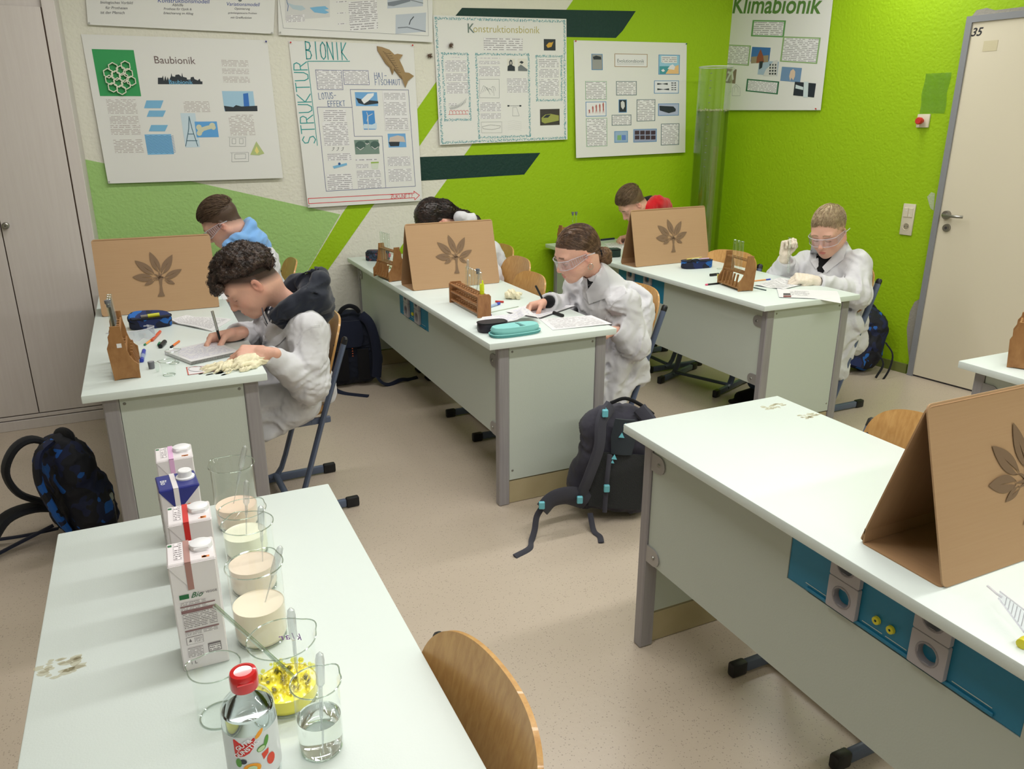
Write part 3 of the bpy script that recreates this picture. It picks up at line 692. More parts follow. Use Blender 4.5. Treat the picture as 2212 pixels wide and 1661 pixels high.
# beakers
def beaker(loc, r, Hh, label, group='glass beakers on the left foreground desk', spout=0., fill=None, fillmat=None, name='beaker', cat='beaker'):
    e = empty(name, loc, 0, label, cat, group)
    def wp(v, a):
        if v.z > Hh-.02:
            k = max(0, math.cos((a-spout)/1.0)) if abs(((a-spout+PI) % (2*PI))-PI) < .42 else 0
            f = (v.z-(Hh-.02))/.02; d = math.cos((((a-spout+PI) % (2*PI))-PI)/.42*PI/2) if k else 0
            return v+Vector((math.cos(spout), math.sin(spout), .12))*(.007*f*f*d)
        return v
    t = .0014
    MB().lathe([(0, .0012), (r*.86, .0012), (r*.97, .004), (r, .010), (r, Hh-.012), (r+.0008, Hh-.006), (r+.0028, Hh)], 40, warp=wp).build('glass_wall', M['glass'], e)
    ring = []
    for i in range(48):
        a = 2*PI*i/48; ring.append(wp(Vector(((r+.003)*math.cos(a), (r+.003)*math.sin(a), Hh)), a))
    MB().tube(ring, .0011, 6, closed=True).build('rim', M['glass2'], e)
    MB().tube([((r-.004)*math.cos(2*PI*i/32), (r-.004)*math.sin(2*PI*i/32), .0016) for i in range(32)], .0012, 5, closed=True).build('base_ring', M['glass2'], e)
    if fill: MB().lathe([(0, .0025), (r*.85, .003), (r-.0035, .009), (r-.0015, .014), (r-.0015, fill), (r-.003, fill-.0012), (0, fill-.0016)], 40).build('liquid', fillmat, e)
    return e
M['milk1'] = mat('oat_milk', (240, 226, 204), .25); M['milk2'] = mat('pale_milk', (246, 243, 222), .25); M['milk3'] = mat('rose_milk', (238, 218, 200), .25); M['milk4'] = mat('almond_milk', (244, 216, 196), .3)
def tinted(name, c, edge=.7, base=.04): return thin_glass(name, c, edge, base, .02)
M['oil'] = mat('yellow_oil', (252, 238, 90), .12)
M['water'] = mat('water', (250, 252, 252), .0, trans=1, ior=1.33)
beaker((.101, 1.648, HT), .0445, .146, 'tall spouted beaker with a little rosy milk, farthest in the row', spout=2.3, fill=.05, fillmat=M['milk4'])
beaker((.103, 1.515, HT), .0435, .100, 'low beaker with pale cream milk, second in the row from the far end', spout=.7, fill=.047, fillmat=M['milk2'])
beaker((.099, 1.376, HT), .0438, .138, 'beaker of pinkish milk behind the foremost milk beaker', spout=1.9, fill=.053, fillmat=M['milk3'])
beaker((.090, 1.213, HT), .0438, .143, 'foremost milk beaker, half full of cream coloured milk', spout=.9, fill=.068, fillmat=M['milk1'])
by = beaker((.103, 1.037, HT), .0475, .110, 'wide beaker with bright yellow liquid and foam, purple handwriting on it', spout=.4, fill=.03, fillmat=M['oil'])
beaker((.129, .915, HT), .0315, .113, 'narrow beaker with clear water and a pipette at the front of the row', spout=.6, fill=.056, fillmat=M['water'])
beaker((.006, 1.043, HT), .0335, .088, 'small empty beaker between the front carton and the bottle', spout=2.6)
# foam in the yellow beaker
fo = MB(); rg = random.Random(3)
for _ in range(110):
    a = rg.uniform(0, 2*PI); rr_ = .044*math.sqrt(rg.random()); r = rg.uniform(.002, .0058)
    fo.lathe([(0, -r), (r*.7, -r*.7), (r, 0), (r*.7, r*.7), (0, r)], 8, Matrix.Translation((rr_*math.cos(a)*.97, rr_*math.sin(a)*.97, .033+rg.uniform(0, .012))))
fo = fo.build('foam', thin_glass('yellow_bubbles', (254, 250, 170), .9, .08, .05), by); fo['kind'] = 'stuff'
M['purple'] = mat('purple_marker', (150, 90, 200), .6)
# handwriting 'klar' on the far side of the glass, seen from behind (mirrored)
for i, ch in enumerate('klar'):
    a = math.radians(66-i*-7.5)+math.radians(-8)
    me = text_mesh(ch, .017, 'handwriting', shear=.25, ext=.0001); me.materials.clear(); me.materials.append(M['purple'])
    a = math.radians(50+i*11)
    c_ = Vector((.0482*math.cos(a), .0482*math.sin(a), .078)); nrm = Vector((math.cos(a), math.sin(a), 0)); xr = Vector((-math.sin(a), math.cos(a), 0))
    me.transform(Matrix(((xr.x, 0, nrm.x, c_.x), (xr.y, 0, nrm.y, c_.y), (0, 1, 0, c_.z), (0, 0, 0, 1)))); link('handwriting', me, by)
pipette((.095, 1.655, HT+.045), (.135, 1.68, HT+.165), 'plastic pipette leaning in the tall far beaker', .135)
pipette((.103, 1.50, HT+.04), (.119, 1.535, HT+.155), 'plastic pipette in the low cream milk beaker', .12)
pipette((.118, 1.375, HT+.045), (.127, 1.385, HT+.165), 'plastic pipette in the pinkish milk beaker', .12)
pipette((.098, 1.21, HT+.06), (.14, 1.245, HT+.15), 'plastic pipette leaning in the foremost milk beaker', .105)
pipette((.118, 1.02, HT+.01), (.1215, 1.045, HT+.14), 'plastic pipette standing in the yellow liquid', .145)
pipette((.128, .905, HT+.008), (.139, .925, HT+.14), 'plastic pipette standing in the water beaker', .145)
g0 = empty('glass_rod', (.118, 1.04, HT+.03), 0, 'glass stirring rod leaning out of the yellow beaker', 'glass rod')
MB().tube([(0, 0, 0), (-.0995, .075, .115)], .0032, 10).build('rod', M['glass2'], g0)
# cartons
M['cartonw'] = mat('carton_white', (232, 226, 230), .3, coat=.3); M['cblue'] = mat('carton_blue', (36, 44, 130), .3, coat=.3)
M['cred'] = mat('carton_red', (208, 40, 36), .35); M['cpink'] = mat('carton_pink', (226, 178, 220), .4); M['cbrown'] = mat('carton_brown', (172, 128, 122), .4); M['cgreen'] = mat('carton_green', (34, 108, 62), .4)
M['corange'] = mat('carton_orange', (228, 138, 74), .5); M['cseam'] = mat('carton_fold_shadow', (176, 168, 170), .5); M['cgrey'] = mat('print_grey', (120, 112, 116), .6); M['cband'] = mat('print_brown', (140, 104, 108), .6)
def text_lines(name, c=(128, 124, 130), bg=(226, 225, 228), cover=.7, h=.42):
    """printed lines of small type: u in letter heights, v in lines"""
    N = NT(name); b = N.n('ShaderNodeBsdfPrincipled', i={'Roughness': .65}); o = N.n('ShaderNodeOutputMaterial'); N.l(b.outputs[0], o.inputs[0])
    uv = N.n('ShaderNodeUVMap'); sp = N.n('ShaderNodeSeparateXYZ'); N.l(uv.outputs[0], sp.inputs[0])
    fl = N.n('ShaderNodeMath', operation='FLOOR'); N.l(sp.outputs[1], fl.inputs[0]); fr_ = N.n('ShaderNodeMath', operation='FRACT'); N.l(sp.outputs[1], fr_.inputs[0])
    cb_ = N.n('ShaderNodeCombineXYZ'); m_ = N.n('ShaderNodeMath', operation='MULTIPLY', i={1: 7.31}); N.l(fl.outputs[0], m_.inputs[0]); ad = N.n('ShaderNodeMath', operation='ADD'); N.l(sp.outputs[0], ad.inputs[0]); N.l(m_.outputs[0], ad.inputs[1]); N.l(ad.outputs[0], cb_.inputs[0]); N.l(m_.outputs[0], cb_.inputs[1])
    n1 = N.n('ShaderNodeTexNoise', i={'Scale': .55, 'Detail': 0.}); N.l(cb_.outputs[0], n1.inputs[0]); n2 = N.n('ShaderNodeTexNoise', i={'Scale': 2.6, 'Detail': 1.}); N.l(cb_.outputs[0], n2.inputs[0])
    g1 = N.n('ShaderNodeMath', operation='GREATER_THAN', i={1: .5-(cover-.5)*.35}); N.l(n1.outputs[0], g1.inputs[0]); g2 = N.n('ShaderNodeMapRange', i={1: .35, 2: .6, 3: .35, 4: 1.}); N.l(n2.outputs[0], g2.inputs[0])
    a1 = N.n('ShaderNodeMath', operation='SUBTRACT', i={1: .5}); N.l(fr_.outputs[0], a1.inputs[0]); a2 = N.n('ShaderNodeMath', operation='ABSOLUTE'); N.l(a1.outputs[0], a2.inputs[0]); a3 = N.n('ShaderNodeMath', operation='LESS_THAN', i={1: h/2}); N.l(a2.outputs[0], a3.inputs[0])
    p1 = N.n('ShaderNodeMath', operation='MULTIPLY'); N.l(g1.outputs[0], p1.inputs[0]); N.l(a3.outputs[0], p1.inputs[1]); p2 = N.n('ShaderNodeMath', operation='MULTIPLY'); N.l(p1.outputs[0], p2.inputs[0]); N.l(g2.outputs[0], p2.inputs[1])
    mx = N.n('ShaderNodeMix', data_type='RGBA'); mx.inputs[6].default_value = srgb(bg); mx.inputs[7].default_value = srgb(c); N.l(p2.outputs[0], mx.inputs[0]); N.l(mx.outputs[2], b.inputs['Base Color']); return N.m
M['tx'] = text_lines('small_print'); M['txc'] = text_lines('small_print_warm', (158, 142, 142), (222, 222, 220)); M['hand'] = text_lines('pen_handwriting', (168, 168, 200), (228, 227, 232), .6, .4); M['txg'] = text_lines('carton_print', (90, 80, 84), (232, 226, 230), .8, .45)
def quad(name, P4, m, parent, lines=None, th=.0003):
    """P4: TL,TR,BR,BL points local; uv so that v counts lines, u letter heights"""
    P4 = [Vector(p) for p in P4]; me = bpy.data.meshes.new(name); me.from_pydata([tuple(p) for p in P4], [], [(3, 2, 1, 0)]); me.materials.append(m)
    if lines:
        w = (P4[1]-P4[0]).length; h = (P4[3]-P4[0]).length; L = h/lines
        uvl = me.uv_layers.new(name='uv'); U = [(0, 0), (w/L, 0), (w/L, lines), (0, lines)]
        for i in range(4): uvl.data[i].uv = U[i]
    return link(name, me, parent)
def carton(x, y, rz, label, band, blue=False, Hh=.2, text=False):
    e = empty('milk_carton', (x, y, HT), math.radians(rz), label, 'carton', 'milk cartons in a row'); w = .035
    body = MB(); body.box((-w, -w, 0), (w, w, Hh-.004), .002); body = body.build('carton_body', M['cartonw'], e)
    t = MB(); t.box((-w-.0005, -w-.0005, Hh-.006), (w+.0005, w+.0005, Hh), .002); t = t.build('folded_top', M['cblue'] if blue else M['cartonw'], e)
    # folded triangle on the front
    tri = [(-w, Hh-.003), (w, Hh-.003), (.0-.006, Hh-.047)]
    Mx = frame((0, -w, 0), (1, 0, 0), (0, 0, 1)); q = 1 if (Mx.to_3x3() @ Vector((0, 0, 1))).y < 0 else -1
    MB().prism(tri, 0, .0022*q, Mx).build('fold_flap', M['cblue'] if blue else M['cartonw'], e)
    bx = -.006
    b = MB(); b.box((bx-.0045, -w-.003, Hh-.048), (bx+.0045, -w-.0022, Hh+.0008)); b.box((bx-.0045, -w-.003, Hh), (bx+.0045, w, Hh+.0009)); b.build('coloured_band', band, e)
    c = Matrix.Translation((.016, .006, Hh))
    cp = MB()
    if blue: cp.lathe([(.017, 0), (.017, .003), (.0125, .004), (.0125, .015), (.011, .0165), (0, .0165)], 28, c)
    else: cp.lathe([(.0175, 0), (.0175, .005), (.0165, .008), (.015, .0088), (0, .0088)], 28, c); cp.box((.004, -.0115, Hh+.003), (.028, -.0095, Hh+.0075), .001)
    cp.build('screw_cap', M['paper2'], e)
    if not blue:
        o = MB(); rg = random.Random(int(y*100))
        for _ in range(5): o.box(*[tuple(a+b_ for a, b_ in zip((.02+rg.uniform(-.005, .005), -.028+rg.uniform(-.004, .004), Hh), d)) for d in ((-.002, -.001, 0), (.002, .001, .0004))])
        o.build('leaf_print', M['corange'], e)
        MB().box((-w+.002, w-.012, Hh), (-w+.008, w-.006, Hh+.0005)).build('green_print', M['cgreen'], e)
        quad('top_print', [(-w+.010, w-.004, Hh+.0006), (-w+.022, w-.004, Hh+.0006), (-w+.022, -w+.012, Hh+.0006), (-w+.010, -w+.012, Hh+.0006)], M['txg'], e, 8)
    yf = -w-.0009
    def fq(nm, x0, z0, x1, z1, m, lines=None, off=0): return quad(nm, [(x0, yf-off, z1), (x1, yf-off, z1), (x1, yf-off, z0), (x0, yf-off, z0)], m, body, lines)
    if text:
        fq('green_label', -.025, .133, -.011, .141, M['cgreen'])
        FM = frame((0, yf-.0002, 0), (1, 0, 0), (0, 0, 1))
        def tt(s, size, x, z, m, shear=0):
            me = text_mesh(s, size, 'lettering', shear, 'LEFT', ext=.0001); me.materials.clear(); me.materials.append(m); me.transform(Matrix.Translation((x, yf-.0002, z)) @ Matrix.Rotation(PI/2, 4, 'X')); link('lettering', me, body)
        tt('Bio', .013, -.009, .137, M['cgreen'], .45); tt('MY VEGGIE', .0052, .005, .138, M['cgrey'])
        fq('print_lines', -.025, .122, .012, .127, M['txg'], 2)
        fq('print_band', -.026, .1185, .0255, .1205, M['cband']); fq('print_lines', -.025, .113, .014, .118, M['txg'], 2); fq('print_band', -.0255, .107, .0255, .1125, M['cband'])
        fq('print_table', -.0245, .079, .0255, .1065, M['txg'], 9)
        for i in range(9):
            z = .081+i*.003; fq('table_line', -.0245, z, .0255, z+.0003, M['cgrey'], off=.0001)
        fq('print_band', -.0245, .0735, .0265, .0757, M['cband']); fq('print_lines', -.0245, .066, .024, .0725, M['txg'], 3)
        fq('label_outline', -.0245, .049, .0005, .0625, M['cgrey']); fq('label_field', -.024, .0495, .0, .062, M['cartonw'], off=.0001); fq('print_lines', -.013, .0515, -.001, .0605, M['txg'], 4, .0002)
        tre = MB(); tre.prism([(-.021, .054), (-.0165, .054), (-.0175, .057), (-.0188, .0602), (-.020, .057)], 0, .0001, frame((0, yf-.0002, 0), (1, 0, 0), (0, 0, 1))); tre.build('tree_mark', M['cgrey'], body)
        fq('print_lines', -.0245, .025, -.0015, .043, M['txg'], 7); fq('code_block', .006, .027, .0255, .0435, M['cgrey']); fq('print_lines', .007, .0285, .0245, .0405, M['txg'], 3, .0001)
        tt('1 L', .008, -.0235, .0145, M['cgrey'])
    if blue:
        FM = 0; me = text_mesh('MILCH', .0105, 'lettering', 0, 'CENTER', ext=.0001); me.materials.clear(); me.materials.append(M['cblue']); me.transform(Matrix.Translation((.014, yf-.0002, .146)) @ Matrix.Rotation(PI/2, 4, 'X')); link('lettering', me, body)
        MB().box((.010, yf-.0003, .158), (.016, yf, .162), .001).build('oat_print', M['corange'], body)
        quad('side_print', [(-w-.0003, w-.006, .16), (-w-.0003, -w+.006, .16), (-w-.0003, -w+.006, .03), (-w-.0003, w-.006, .03)], M['txg'], body, 14)
        me = text_mesh('Bio', .016, 'lettering', 0, 'CENTER', ext=.0001); me.materials.clear(); me.materials.append(M['paper2']); me.transform(Matrix.Translation((-.024, 0, Hh+.0003)) @ Matrix.Rotation(-PI/2, 4, 'Z')); link('lettering', me, t)
    return e
M['paper2'] = mat('white_plastic', (236, 236, 240), .35)
carton(-.003, 1.205, -1, 'foremost milk carton with brown band and full nutrition print', M['cbrown'], Hh=.197, text=True)
carton(.003, 1.343, -1, 'milk carton with bright red band, second from the front', M['cred'], Hh=.197)
carton(-.009, 1.490, 4, 'blue topped milk carton with raised screw cap, third from the front', M['cartonw'], True, Hh=.198)
carton(-.008, 1.640, 0, 'farthest milk carton with pink band', M['cpink'], Hh=.197)
# vinegar bottle
bo = empty('vinegar_bottle', (.038, .905, HT), 0, 'clear bottle with red flip cap and fruit label in the left foreground', 'bottle')
br_ = .0345
MB().lathe([(0, .002), (br_-.006, .0005), (br_-.001, .004), (br_, .01), (br_, .112), (br_-.001, .119), (br_-.006, .128), (.020, .137), (.0155, .144), (.0145, .158)], 40).build('bottle_wall', tinted('bottle_plastic', (246, 250, 252), .9, .07), bo)
MB().lathe([(0, .003), (br_-.004, .004), (br_-.002, .011), (br_-.002, .1125), (br_-.004, .1145), (0, .1135)], 36).build('liquid', M['water'], bo)
c = MB(); c.lathe([(.0175, .146), (.0182, .149), (.018, .165), (.0165, .1695), (.012, .1705), (.0115, .1695), (0, .1695)], 32); c.box((-.011, -.0195, .160), (.011, -.0165, .1625), .001); c.build('flip_cap', M['capred'] if 'capred' in M else mat('cap_red', (206, 28, 34), .18, coat=.6), bo)
def bent(name, a0, a1, z0, z1, m, parent, r=br_+.0006, nu=24, uvf=None):
    b = MB(); b.grid(lambda u, v: (r*math.cos(a0+(a1-a0)*u), r*math.sin(a0+(a1-a0)*u), z0+(z1-z0)*v), nu, 3); return b.build(name, m, parent, sharp=0)
bent('label', math.radians(-190), math.radians(20), .02, .094, mat('bottle_label', (214, 218, 222), .3), bo)
def onb(pts, name, m, r=br_+.0013):
    """polygon in (arc length from front, height) wrapped on the bottle, fan triangulated"""
    b = MB(); a0 = math.radians(-97); cx = sum(p[0] for p in pts)/len(pts); cz = sum(p[1] for p in pts)/len(pts)
    f = lambda p: Vector((r*math.cos(a0+p[0]/br_), r*math.sin(a0+p[0]/br_), p[1]))
    for i in range(len(pts)):
        p, q = pts[i], pts[(i+1) % len(pts)]; K = 4
        for k in range(K):
            s0, s1 = k/K, (k+1)/K; L_ = lambda a, s: (cx+(a[0]-cx)*s, cz+(a[1]-cz)*s)
            b._add([f(L_(p, s0)), f(L_(q, s0)), f(L_(q, s1)), f(L_(p, s1))], [(0, 1, 2, 3)] if k else [(0, 2, 3)])
    return b.build(name, m, bo, sharp=0)
onb([(-.021, .091), (.006, .091), (.006, .084), (.003, .076), (-.002, .069), (-.009, .065), (-.018, .063), (-.0205, .063)], 'red_badge', M['cred'])
for s_, dx, dz, sz in (('GUT&', -.008, .083, .0088), ('GÜNSTIG', -.0055, .0745, .0088)):
    me = text_mesh(s_, sz, 'lettering', ext=.0001, offset=.0002); me.materials.clear(); me.materials.append(M['paper2'])
    ca, sa = math.cos(.62), math.sin(.62)
    for v in me.vertices:
        X, Z = v.co.x*ca-v.co.y*sa+dx, v.co.x*sa+v.co.y*ca+dz; an = math.radians(-97)+X/br_; r = br_+.0018+v.co.z; v.co = (r*math.cos(an), r*math.sin(an), Z)
    link('lettering', me, bo)
def oval(cx, cz, a, b_, n=14, rot=0): return [(cx+a*math.cos(t)*math.cos(rot)-b_*math.sin(t)*math.sin(rot), cz+a*math.cos(t)*math.sin(rot)+b_*math.sin(t)*math.cos(rot)) for t in [2*PI*i/n for i in range(n)]]
VG = mat('print_leafgreen', (90, 150, 60), .5); VR = mat('print_tomato', (216, 70, 48), .5); VD = mat('print_olive_black', (50, 50, 60), .5); VY = mat('print_pepper', (240, 160, 40), .5); VP = mat('print_cucumber', (190, 212, 170), .5)
onb(oval(.013, .071, .0065, .0045, rot=.4), 'cucumber_print', VG, br_+.0013); onb(oval(.0125, .071, .005, .0033, rot=.4), 'cucumber_print', VP, br_+.0018)
onb([(.012, .062), (.022, .066), (.021, .058), (.014, .052)], 'tomato_print', VR); onb(oval(.024, .047, .006, .009), 'tomato_print', VR); onb(oval(-.017, .054, .004, .007), 'leaf_print', VG); onb(oval(-.011, .056, .0045, .004), 'olive_print', VD)
onb(oval(-.001, .044, .011, .008), 'pepper_print', VY); onb(oval(-.001, .044, .006, .0045), 'pepper_print', VP, br_+.0018); onb(oval(.020, .079, .003, .008, rot=-.3), 'leaf_print', VG); onb(oval(.012, .095, .008, .003, rot=.9), 'swirl_print', VY); onb(oval(-.014, .036, .006, .006), 'olive_print', VD)
# ------------------------------------------------------------------ posters
STROKES = {  # hand lettering: polylines in a 1 x 1 box
 'A': [[(0, 0), (.5, 1), (1, 0)], [(.2, .4), (.8, .4)]], 'B': [[(0, 0), (0, 1), (.7, .95), (.85, .75), (.6, .55), (0, .52), (.75, .45), (.95, .22), (.7, .02), (0, 0)]],
 'C': [[(.95, .85), (.6, 1), (.2, .85), (0, .5), (.2, .12), (.6, 0), (.95, .15)]], 'E': [[(.9, 1), (0, 1), (0, 0), (.9, 0)], [(0, .52), (.75, .52)]], 'F': [[(.9, 1), (0, 1), (0, 0)], [(0, .52), (.7, .52)]],
 'H': [[(0, 0), (0, 1)], [(1, 0), (1, 1)], [(0, .5), (1, .5)]], 'I': [[(.5, 0), (.5, 1)]], 'K': [[(0, 0), (0, 1)], [(.9, 1), (0, .45), (.95, 0)]], 'L': [[(0, 1), (0, 0), (.85, 0)]],
 'N': [[(0, 0), (0, 1), (1, 0), (1, 1)]], 'O': [[(.5, 1), (.12, .82), (0, .5), (.12, .15), (.5, 0), (.88, .15), (1, .5), (.88, .82), (.5, 1)]], 'R': [[(0, 0), (0, 1), (.7, .95), (.85, .75), (.65, .52), (0, .5)], [(.4, .5), (.95, 0)]],
 'S': [[(.9, .85), (.5, 1), (.1, .85), (.12, .6), (.8, .4), (.9, .15), (.5, 0), (.05, .15)]], 'T': [[(0, 1), (1, 1)], [(.5, 1), (.5, 0)]], 'U': [[(0, 1), (.02, .3), (.25, .02), (.7, .02), (.95, .3), (1, 1)]],
 'Z': [[(0, 1), (1, 1), (0, 0), (1, 0)], [(.2, .5), (.8, .5)]], '-': [[(.1, .5), (.9, .5)]], '?': [[(0, .8), (.4, 1), (.9, .8), (.45, .45), (.45, .25)], [(.45, .08), (.45, 0)]], ' ': []}
class Poster:
    def __init__(s, label, TL, TR, BR, BL, right=False, paper='poster', lift=.012, pins=(), group='school posters pinned to the walls', up_to=None):
        s.right = right; un = (lambda u, v: atw(u, v, .002)) if right else (lambda u, v: at(u, v, y=YB-.002)); s.un = un
        a, b, c, d = [un(*q) for q in (TL, TR, BR, BL)]
        s.O = a; s.ex = b-a; s.ey = d-a; s.nn = -WN if right else Vector((0, -1, 0)); s.lift = lift; s.c4 = (a, b, c, d)
        s.e = empty('poster', (a+b+c+d)/4+s.nn*.003, 0, label, 'poster', group); s.L = Vector(s.e.location); s.k = 0
        def f(u, v):
            top = a.lerp(b, u); bot = d.lerp(c, u); p = top.lerp(bot, v); t = s.solve(p-a)[1]
            return p+s.nn*(.003+lift*t)-s.L
        s.f = f
        MB().slab(lambda u, v: f(u, v)-s.nn*.0004, 8, 8, .0008).build('paper_sheet', M[paper], s.e)
        for (u, v, col) in pins:
            p = s.P(u, v, .001); b = MB(); Mx = frame(p, s.ex, -s.ey); q = 1 if (Mx.to_3x3() @ Vector((0, 0, 1))).dot(s.nn) > 0 else -1
            b.lathe([(.0028, 0), (.0022, .006*q), (.005, .008*q), (.005, .010*q), (0, .0105*q)], 10, Mx); b.build('drawing_pin', col, s.e)
    def st(s, u, v):
        return s.solve(s.un(u, v)-s.O)
    def solve(s, p):
        xx, yy, xy = s.ex.dot(s.ex), s.ey.dot(s.ey), s.ex.dot(s.ey); px_, py_ = p.dot(s.ex), p.dot(s.ey); D = xx*yy-xy*xy
        return (px_*yy-py_*xy)/D, (py_*xx-px_*xy)/D
    def at_st(s, a, b, off=0): return s.O+s.ex*a+s.ey*b+s.nn*(.003+s.lift*b+.0005+off)-s.L
    def P(s, u, v, off=0): return s.at_st(*s.st(u, v), off)
    def rect(s, name, u0, v0, u1, v1, m, lines=None, off=0):
        """rectangle whose TL and BR corners are given in pixels"""
        a0, b0 = s.st(u0, v0); a1, b1 = s.st(u1, v1); s.k += 1; off += s.k*.00001
        return quad(name, [s.at_st(a0, b0, off), s.at_st(a1, b0, off), s.at_st(a1, b1, off), s.at_st(a0, b1, off)], m, s.e, lines)
    def poly(s, name, pts, m, off=.0004):
        b = MB(); s.k += 1; V = [s.P(u, v, off+s.k*.00001) for u, v in pts]; b._add(V, [tuple(range(len(V)))], False); o = b.build(name, m, s.e, sharp=0)
        return o
    def boxed(s, name, u0, v0, u1, v1, edge, lines=8, w=None, inner='tx', m=None):
        """a text or picture card with a coloured border"""
        o = s.rect(name+'_border', u0, v0, u1, v1, edge); w = w or 2.5
        s.rect(name, u0+w, v0+w, u1-w, v1-w, m or M[inner], lines, .0002)
    def line(s, name, pts, m, w=.0015, off=.0003, closed=False):
        b = MB(); V = [s.P(u, v, off) for u, v in pts]; s.strip(b, V, w, closed); return b.build(name, m, s.e, sharp=0)
    def strip(s, b, V, w, closed=False):
        n = len(V)
        for i in range(n if closed else n-1):
            p, q = V[i], V[(i+1) % n]; d = (q-p)
            if d.length < 1e-6: continue
            d.normalize(); t = d.cross(s.nn)*w/2; e_ = d*w*.4
            b._add([p-t-e_, p+t-e_, q+t+e_, q-t+e_], [(0, 1, 2, 3)], False)
    def letters(s, name, text, a, b_, m, hgt, w=.004, gap=.25, asp=.62, one=True):
        """stroke letters from pixel a to pixel b along the baseline, height hgt (m)"""
        A, B_ = s.P(*a, .0004), s.P(*b_, .0004); d = B_-A; L = d.length; d.normalize(); up = s.nn.cross(d)
        if up.dot(-s.ey) < 0 and abs(up.dot(s.ey.normalized())) > .5: up = -up
        n = len(text); adv = L/n; bm_ = MB()
        for i, ch in enumerate(text):
            ww = adv*(1-gap)
            for pl in STROKES.get(ch, []):
                s.strip(bm_, [A+d*(i*adv+adv*gap/2+x*ww)+up*(y*hgt) for x, y in pl], w)
        return bm_.build(name, m, s.e, sharp=0)
    def text(s, name, body, u, v, size, m, shear=0, rot=0, align='CENTER', offset=0, off=.0004, w=None):
        me = text_mesh(body, size, name, shear, align, ext=.0001, offset=offset)
        if w:
            xs = [q.co.x for q in me.vertices]; k = (s.P(u+w/2, v)-s.P(u-w/2, v)).length/(max(xs)-min(xs)); me.transform(Matrix.Diagonal((k, k, 1, 1)))
        me.materials.clear(); me.materials.append(m)
        x = s.ex.normalized(); y = -s.ey.normalized(); n = s.nn; p = s.P(u, v, off)
        me.transform(Matrix(((x.x, y.x, n.x, p.x), (x.y, y.y, n.y, p.y), (x.z, y.z, n.z, p.z), (0, 0, 0, 1))) @ Matrix.Rotation(rot, 4, 'Z')); return link(name, me, s.e)
def C1(x, y): return (x/3.456, y/3.456)
def C2(x, y): return (600+x/3.456, y/3.456)
def C3(x, y): return (1200+x/3.456, y/3.456)
def flat(n, c, r=.6): 
    if n not in M: M[n] = mat(n, c, r)
    return M[n]
PR = flat('pin_red', (190, 30, 30), .3); PB = flat('pin_blue', (30, 30, 120), .3); PT = flat('pin_steel', (170, 170, 168), .3); PG = flat('pin_green', (10, 90, 60), .3)
teal = flat('teal_marker', (40, 150, 150)); tblue = flat('blue_marker', (50, 90, 150)); bord = flat('frame_line_blue', (84, 90, 140)); sky = flat('photo_sky', (110, 165, 215)); skyd = flat('photo_deep_sky', (50, 110, 190)); skyp = flat('photo_pale_sky', (196, 214, 228))
pdark = flat('photo_dark', (40, 48, 56)); pmid = flat('photo_mid', (110, 116, 120)); plight = flat('photo_light', (206, 206, 206)); pbl = flat('picture_blue', (120, 178, 216)); rl = flat('red_marker', (210, 50, 60)); gold = flat('gold_paint', (178, 168, 96)); tealp = flat('teal_ink', (70, 150, 160))
# --- Baubionik
p = Poster('poster headed Baubionik with a white honeycomb model on a green square', (175, 74), (577, 87), (610, 384), (234, 396), lift=.02, pins=((574, 90, PB), (236, 392, PT)))
p.rect('green_square', 198, 106, 305, 208, flat('felt_green', (44, 150, 84)))
p.text('title', 'Baubionik', 377, 131, .080, flat('title_brown', (110, 92, 92)), w=88)
sk = [(341, 182), (341, 168), (350, 168), (352, 163), (354, 175), (357, 164), (360, 174), (362, 166), (365, 174), (369, 165), (370, 158), (372, 165), (378, 166), (379, 162), (386, 161), (392, 166), (393, 157), (395, 166), (403, 168), (404, 172), (411, 172), (412, 167), (418, 166), (420, 171), (427, 174), (431, 170), (433, 176), (437, 176), (437, 182)]
p.poly('skyline_print', sk, pdark); p.text('title', 'Baubionik', 390, 178, .038, flat('title_skyblue', (120, 190, 230)), off=.0012, w=51)
hx = MB(); cells = [C1(845, 505), C1(938, 492), C1(808, 548), C1(903, 528), C1(957, 548), C1(866, 565), C1(925, 580), C1(822, 598), C1(980, 605), C1(883, 617), C1(940, 632), C1(843, 653), C1(907, 672)]
ex, ey = p.ex.normalized(), p.ey.normalized()
for (u, v) in cells:
    c = p.P(u, v, .0006); R0, R1 = .0275, .022; V = []
    for k in range(6):
        a = PI/6+k*PI/3; d = ex*math.cos(a)+ey*math.sin(a)
        V += [c+d*R0, c+d*R1, c+d*R0+p.nn*.016, c+d*R1+p.nn*.016]
    hx._add(V, [q for k in range(6) for j in [((k+1) % 6)*4] for q in ((k*4, j, j+2, k*4+2), (k*4+1, k*4+3, j+3, j+1), (k*4+2, j+2, j+3, k*4+3))], False)
hx.build('honeycomb_model', flat('model_white', (222, 224, 205)), p.e, sharp=10)
for r in ((*C1(1650, 445), *C1(1855, 500), 5), (*C1(1655, 510), *C1(1860, 555), 5), (*C1(1662, 570), *C1(1866, 620), 5), (*C1(790, 740), *C1(1030, 850), 11), (*C1(815, 865), *C1(1040, 925), 6), (*C1(822, 932), *C1(1050, 955), 2), (*C1(826, 962), *C1(1052, 1005), 4), (*C1(843, 1040), *C1(1075, 1140), 9), (*C1(1365, 755), *C1(1570, 838), 8), (*C1(1700, 855), *C1(1905, 1010), 14)): p.rect('text_block', *r[:4], M['txc'], r[4])
for (x0, y0, x1, y1) in ((1075, 750, 1220, 808), (1095, 825, 1238, 872), (1110, 933, 1253, 980)): p.poly('sheet_drawing', [C1(x0+18, y0), C1(x1, y0), C1(x1-22, y1), C1(x0, y1)], pbl)
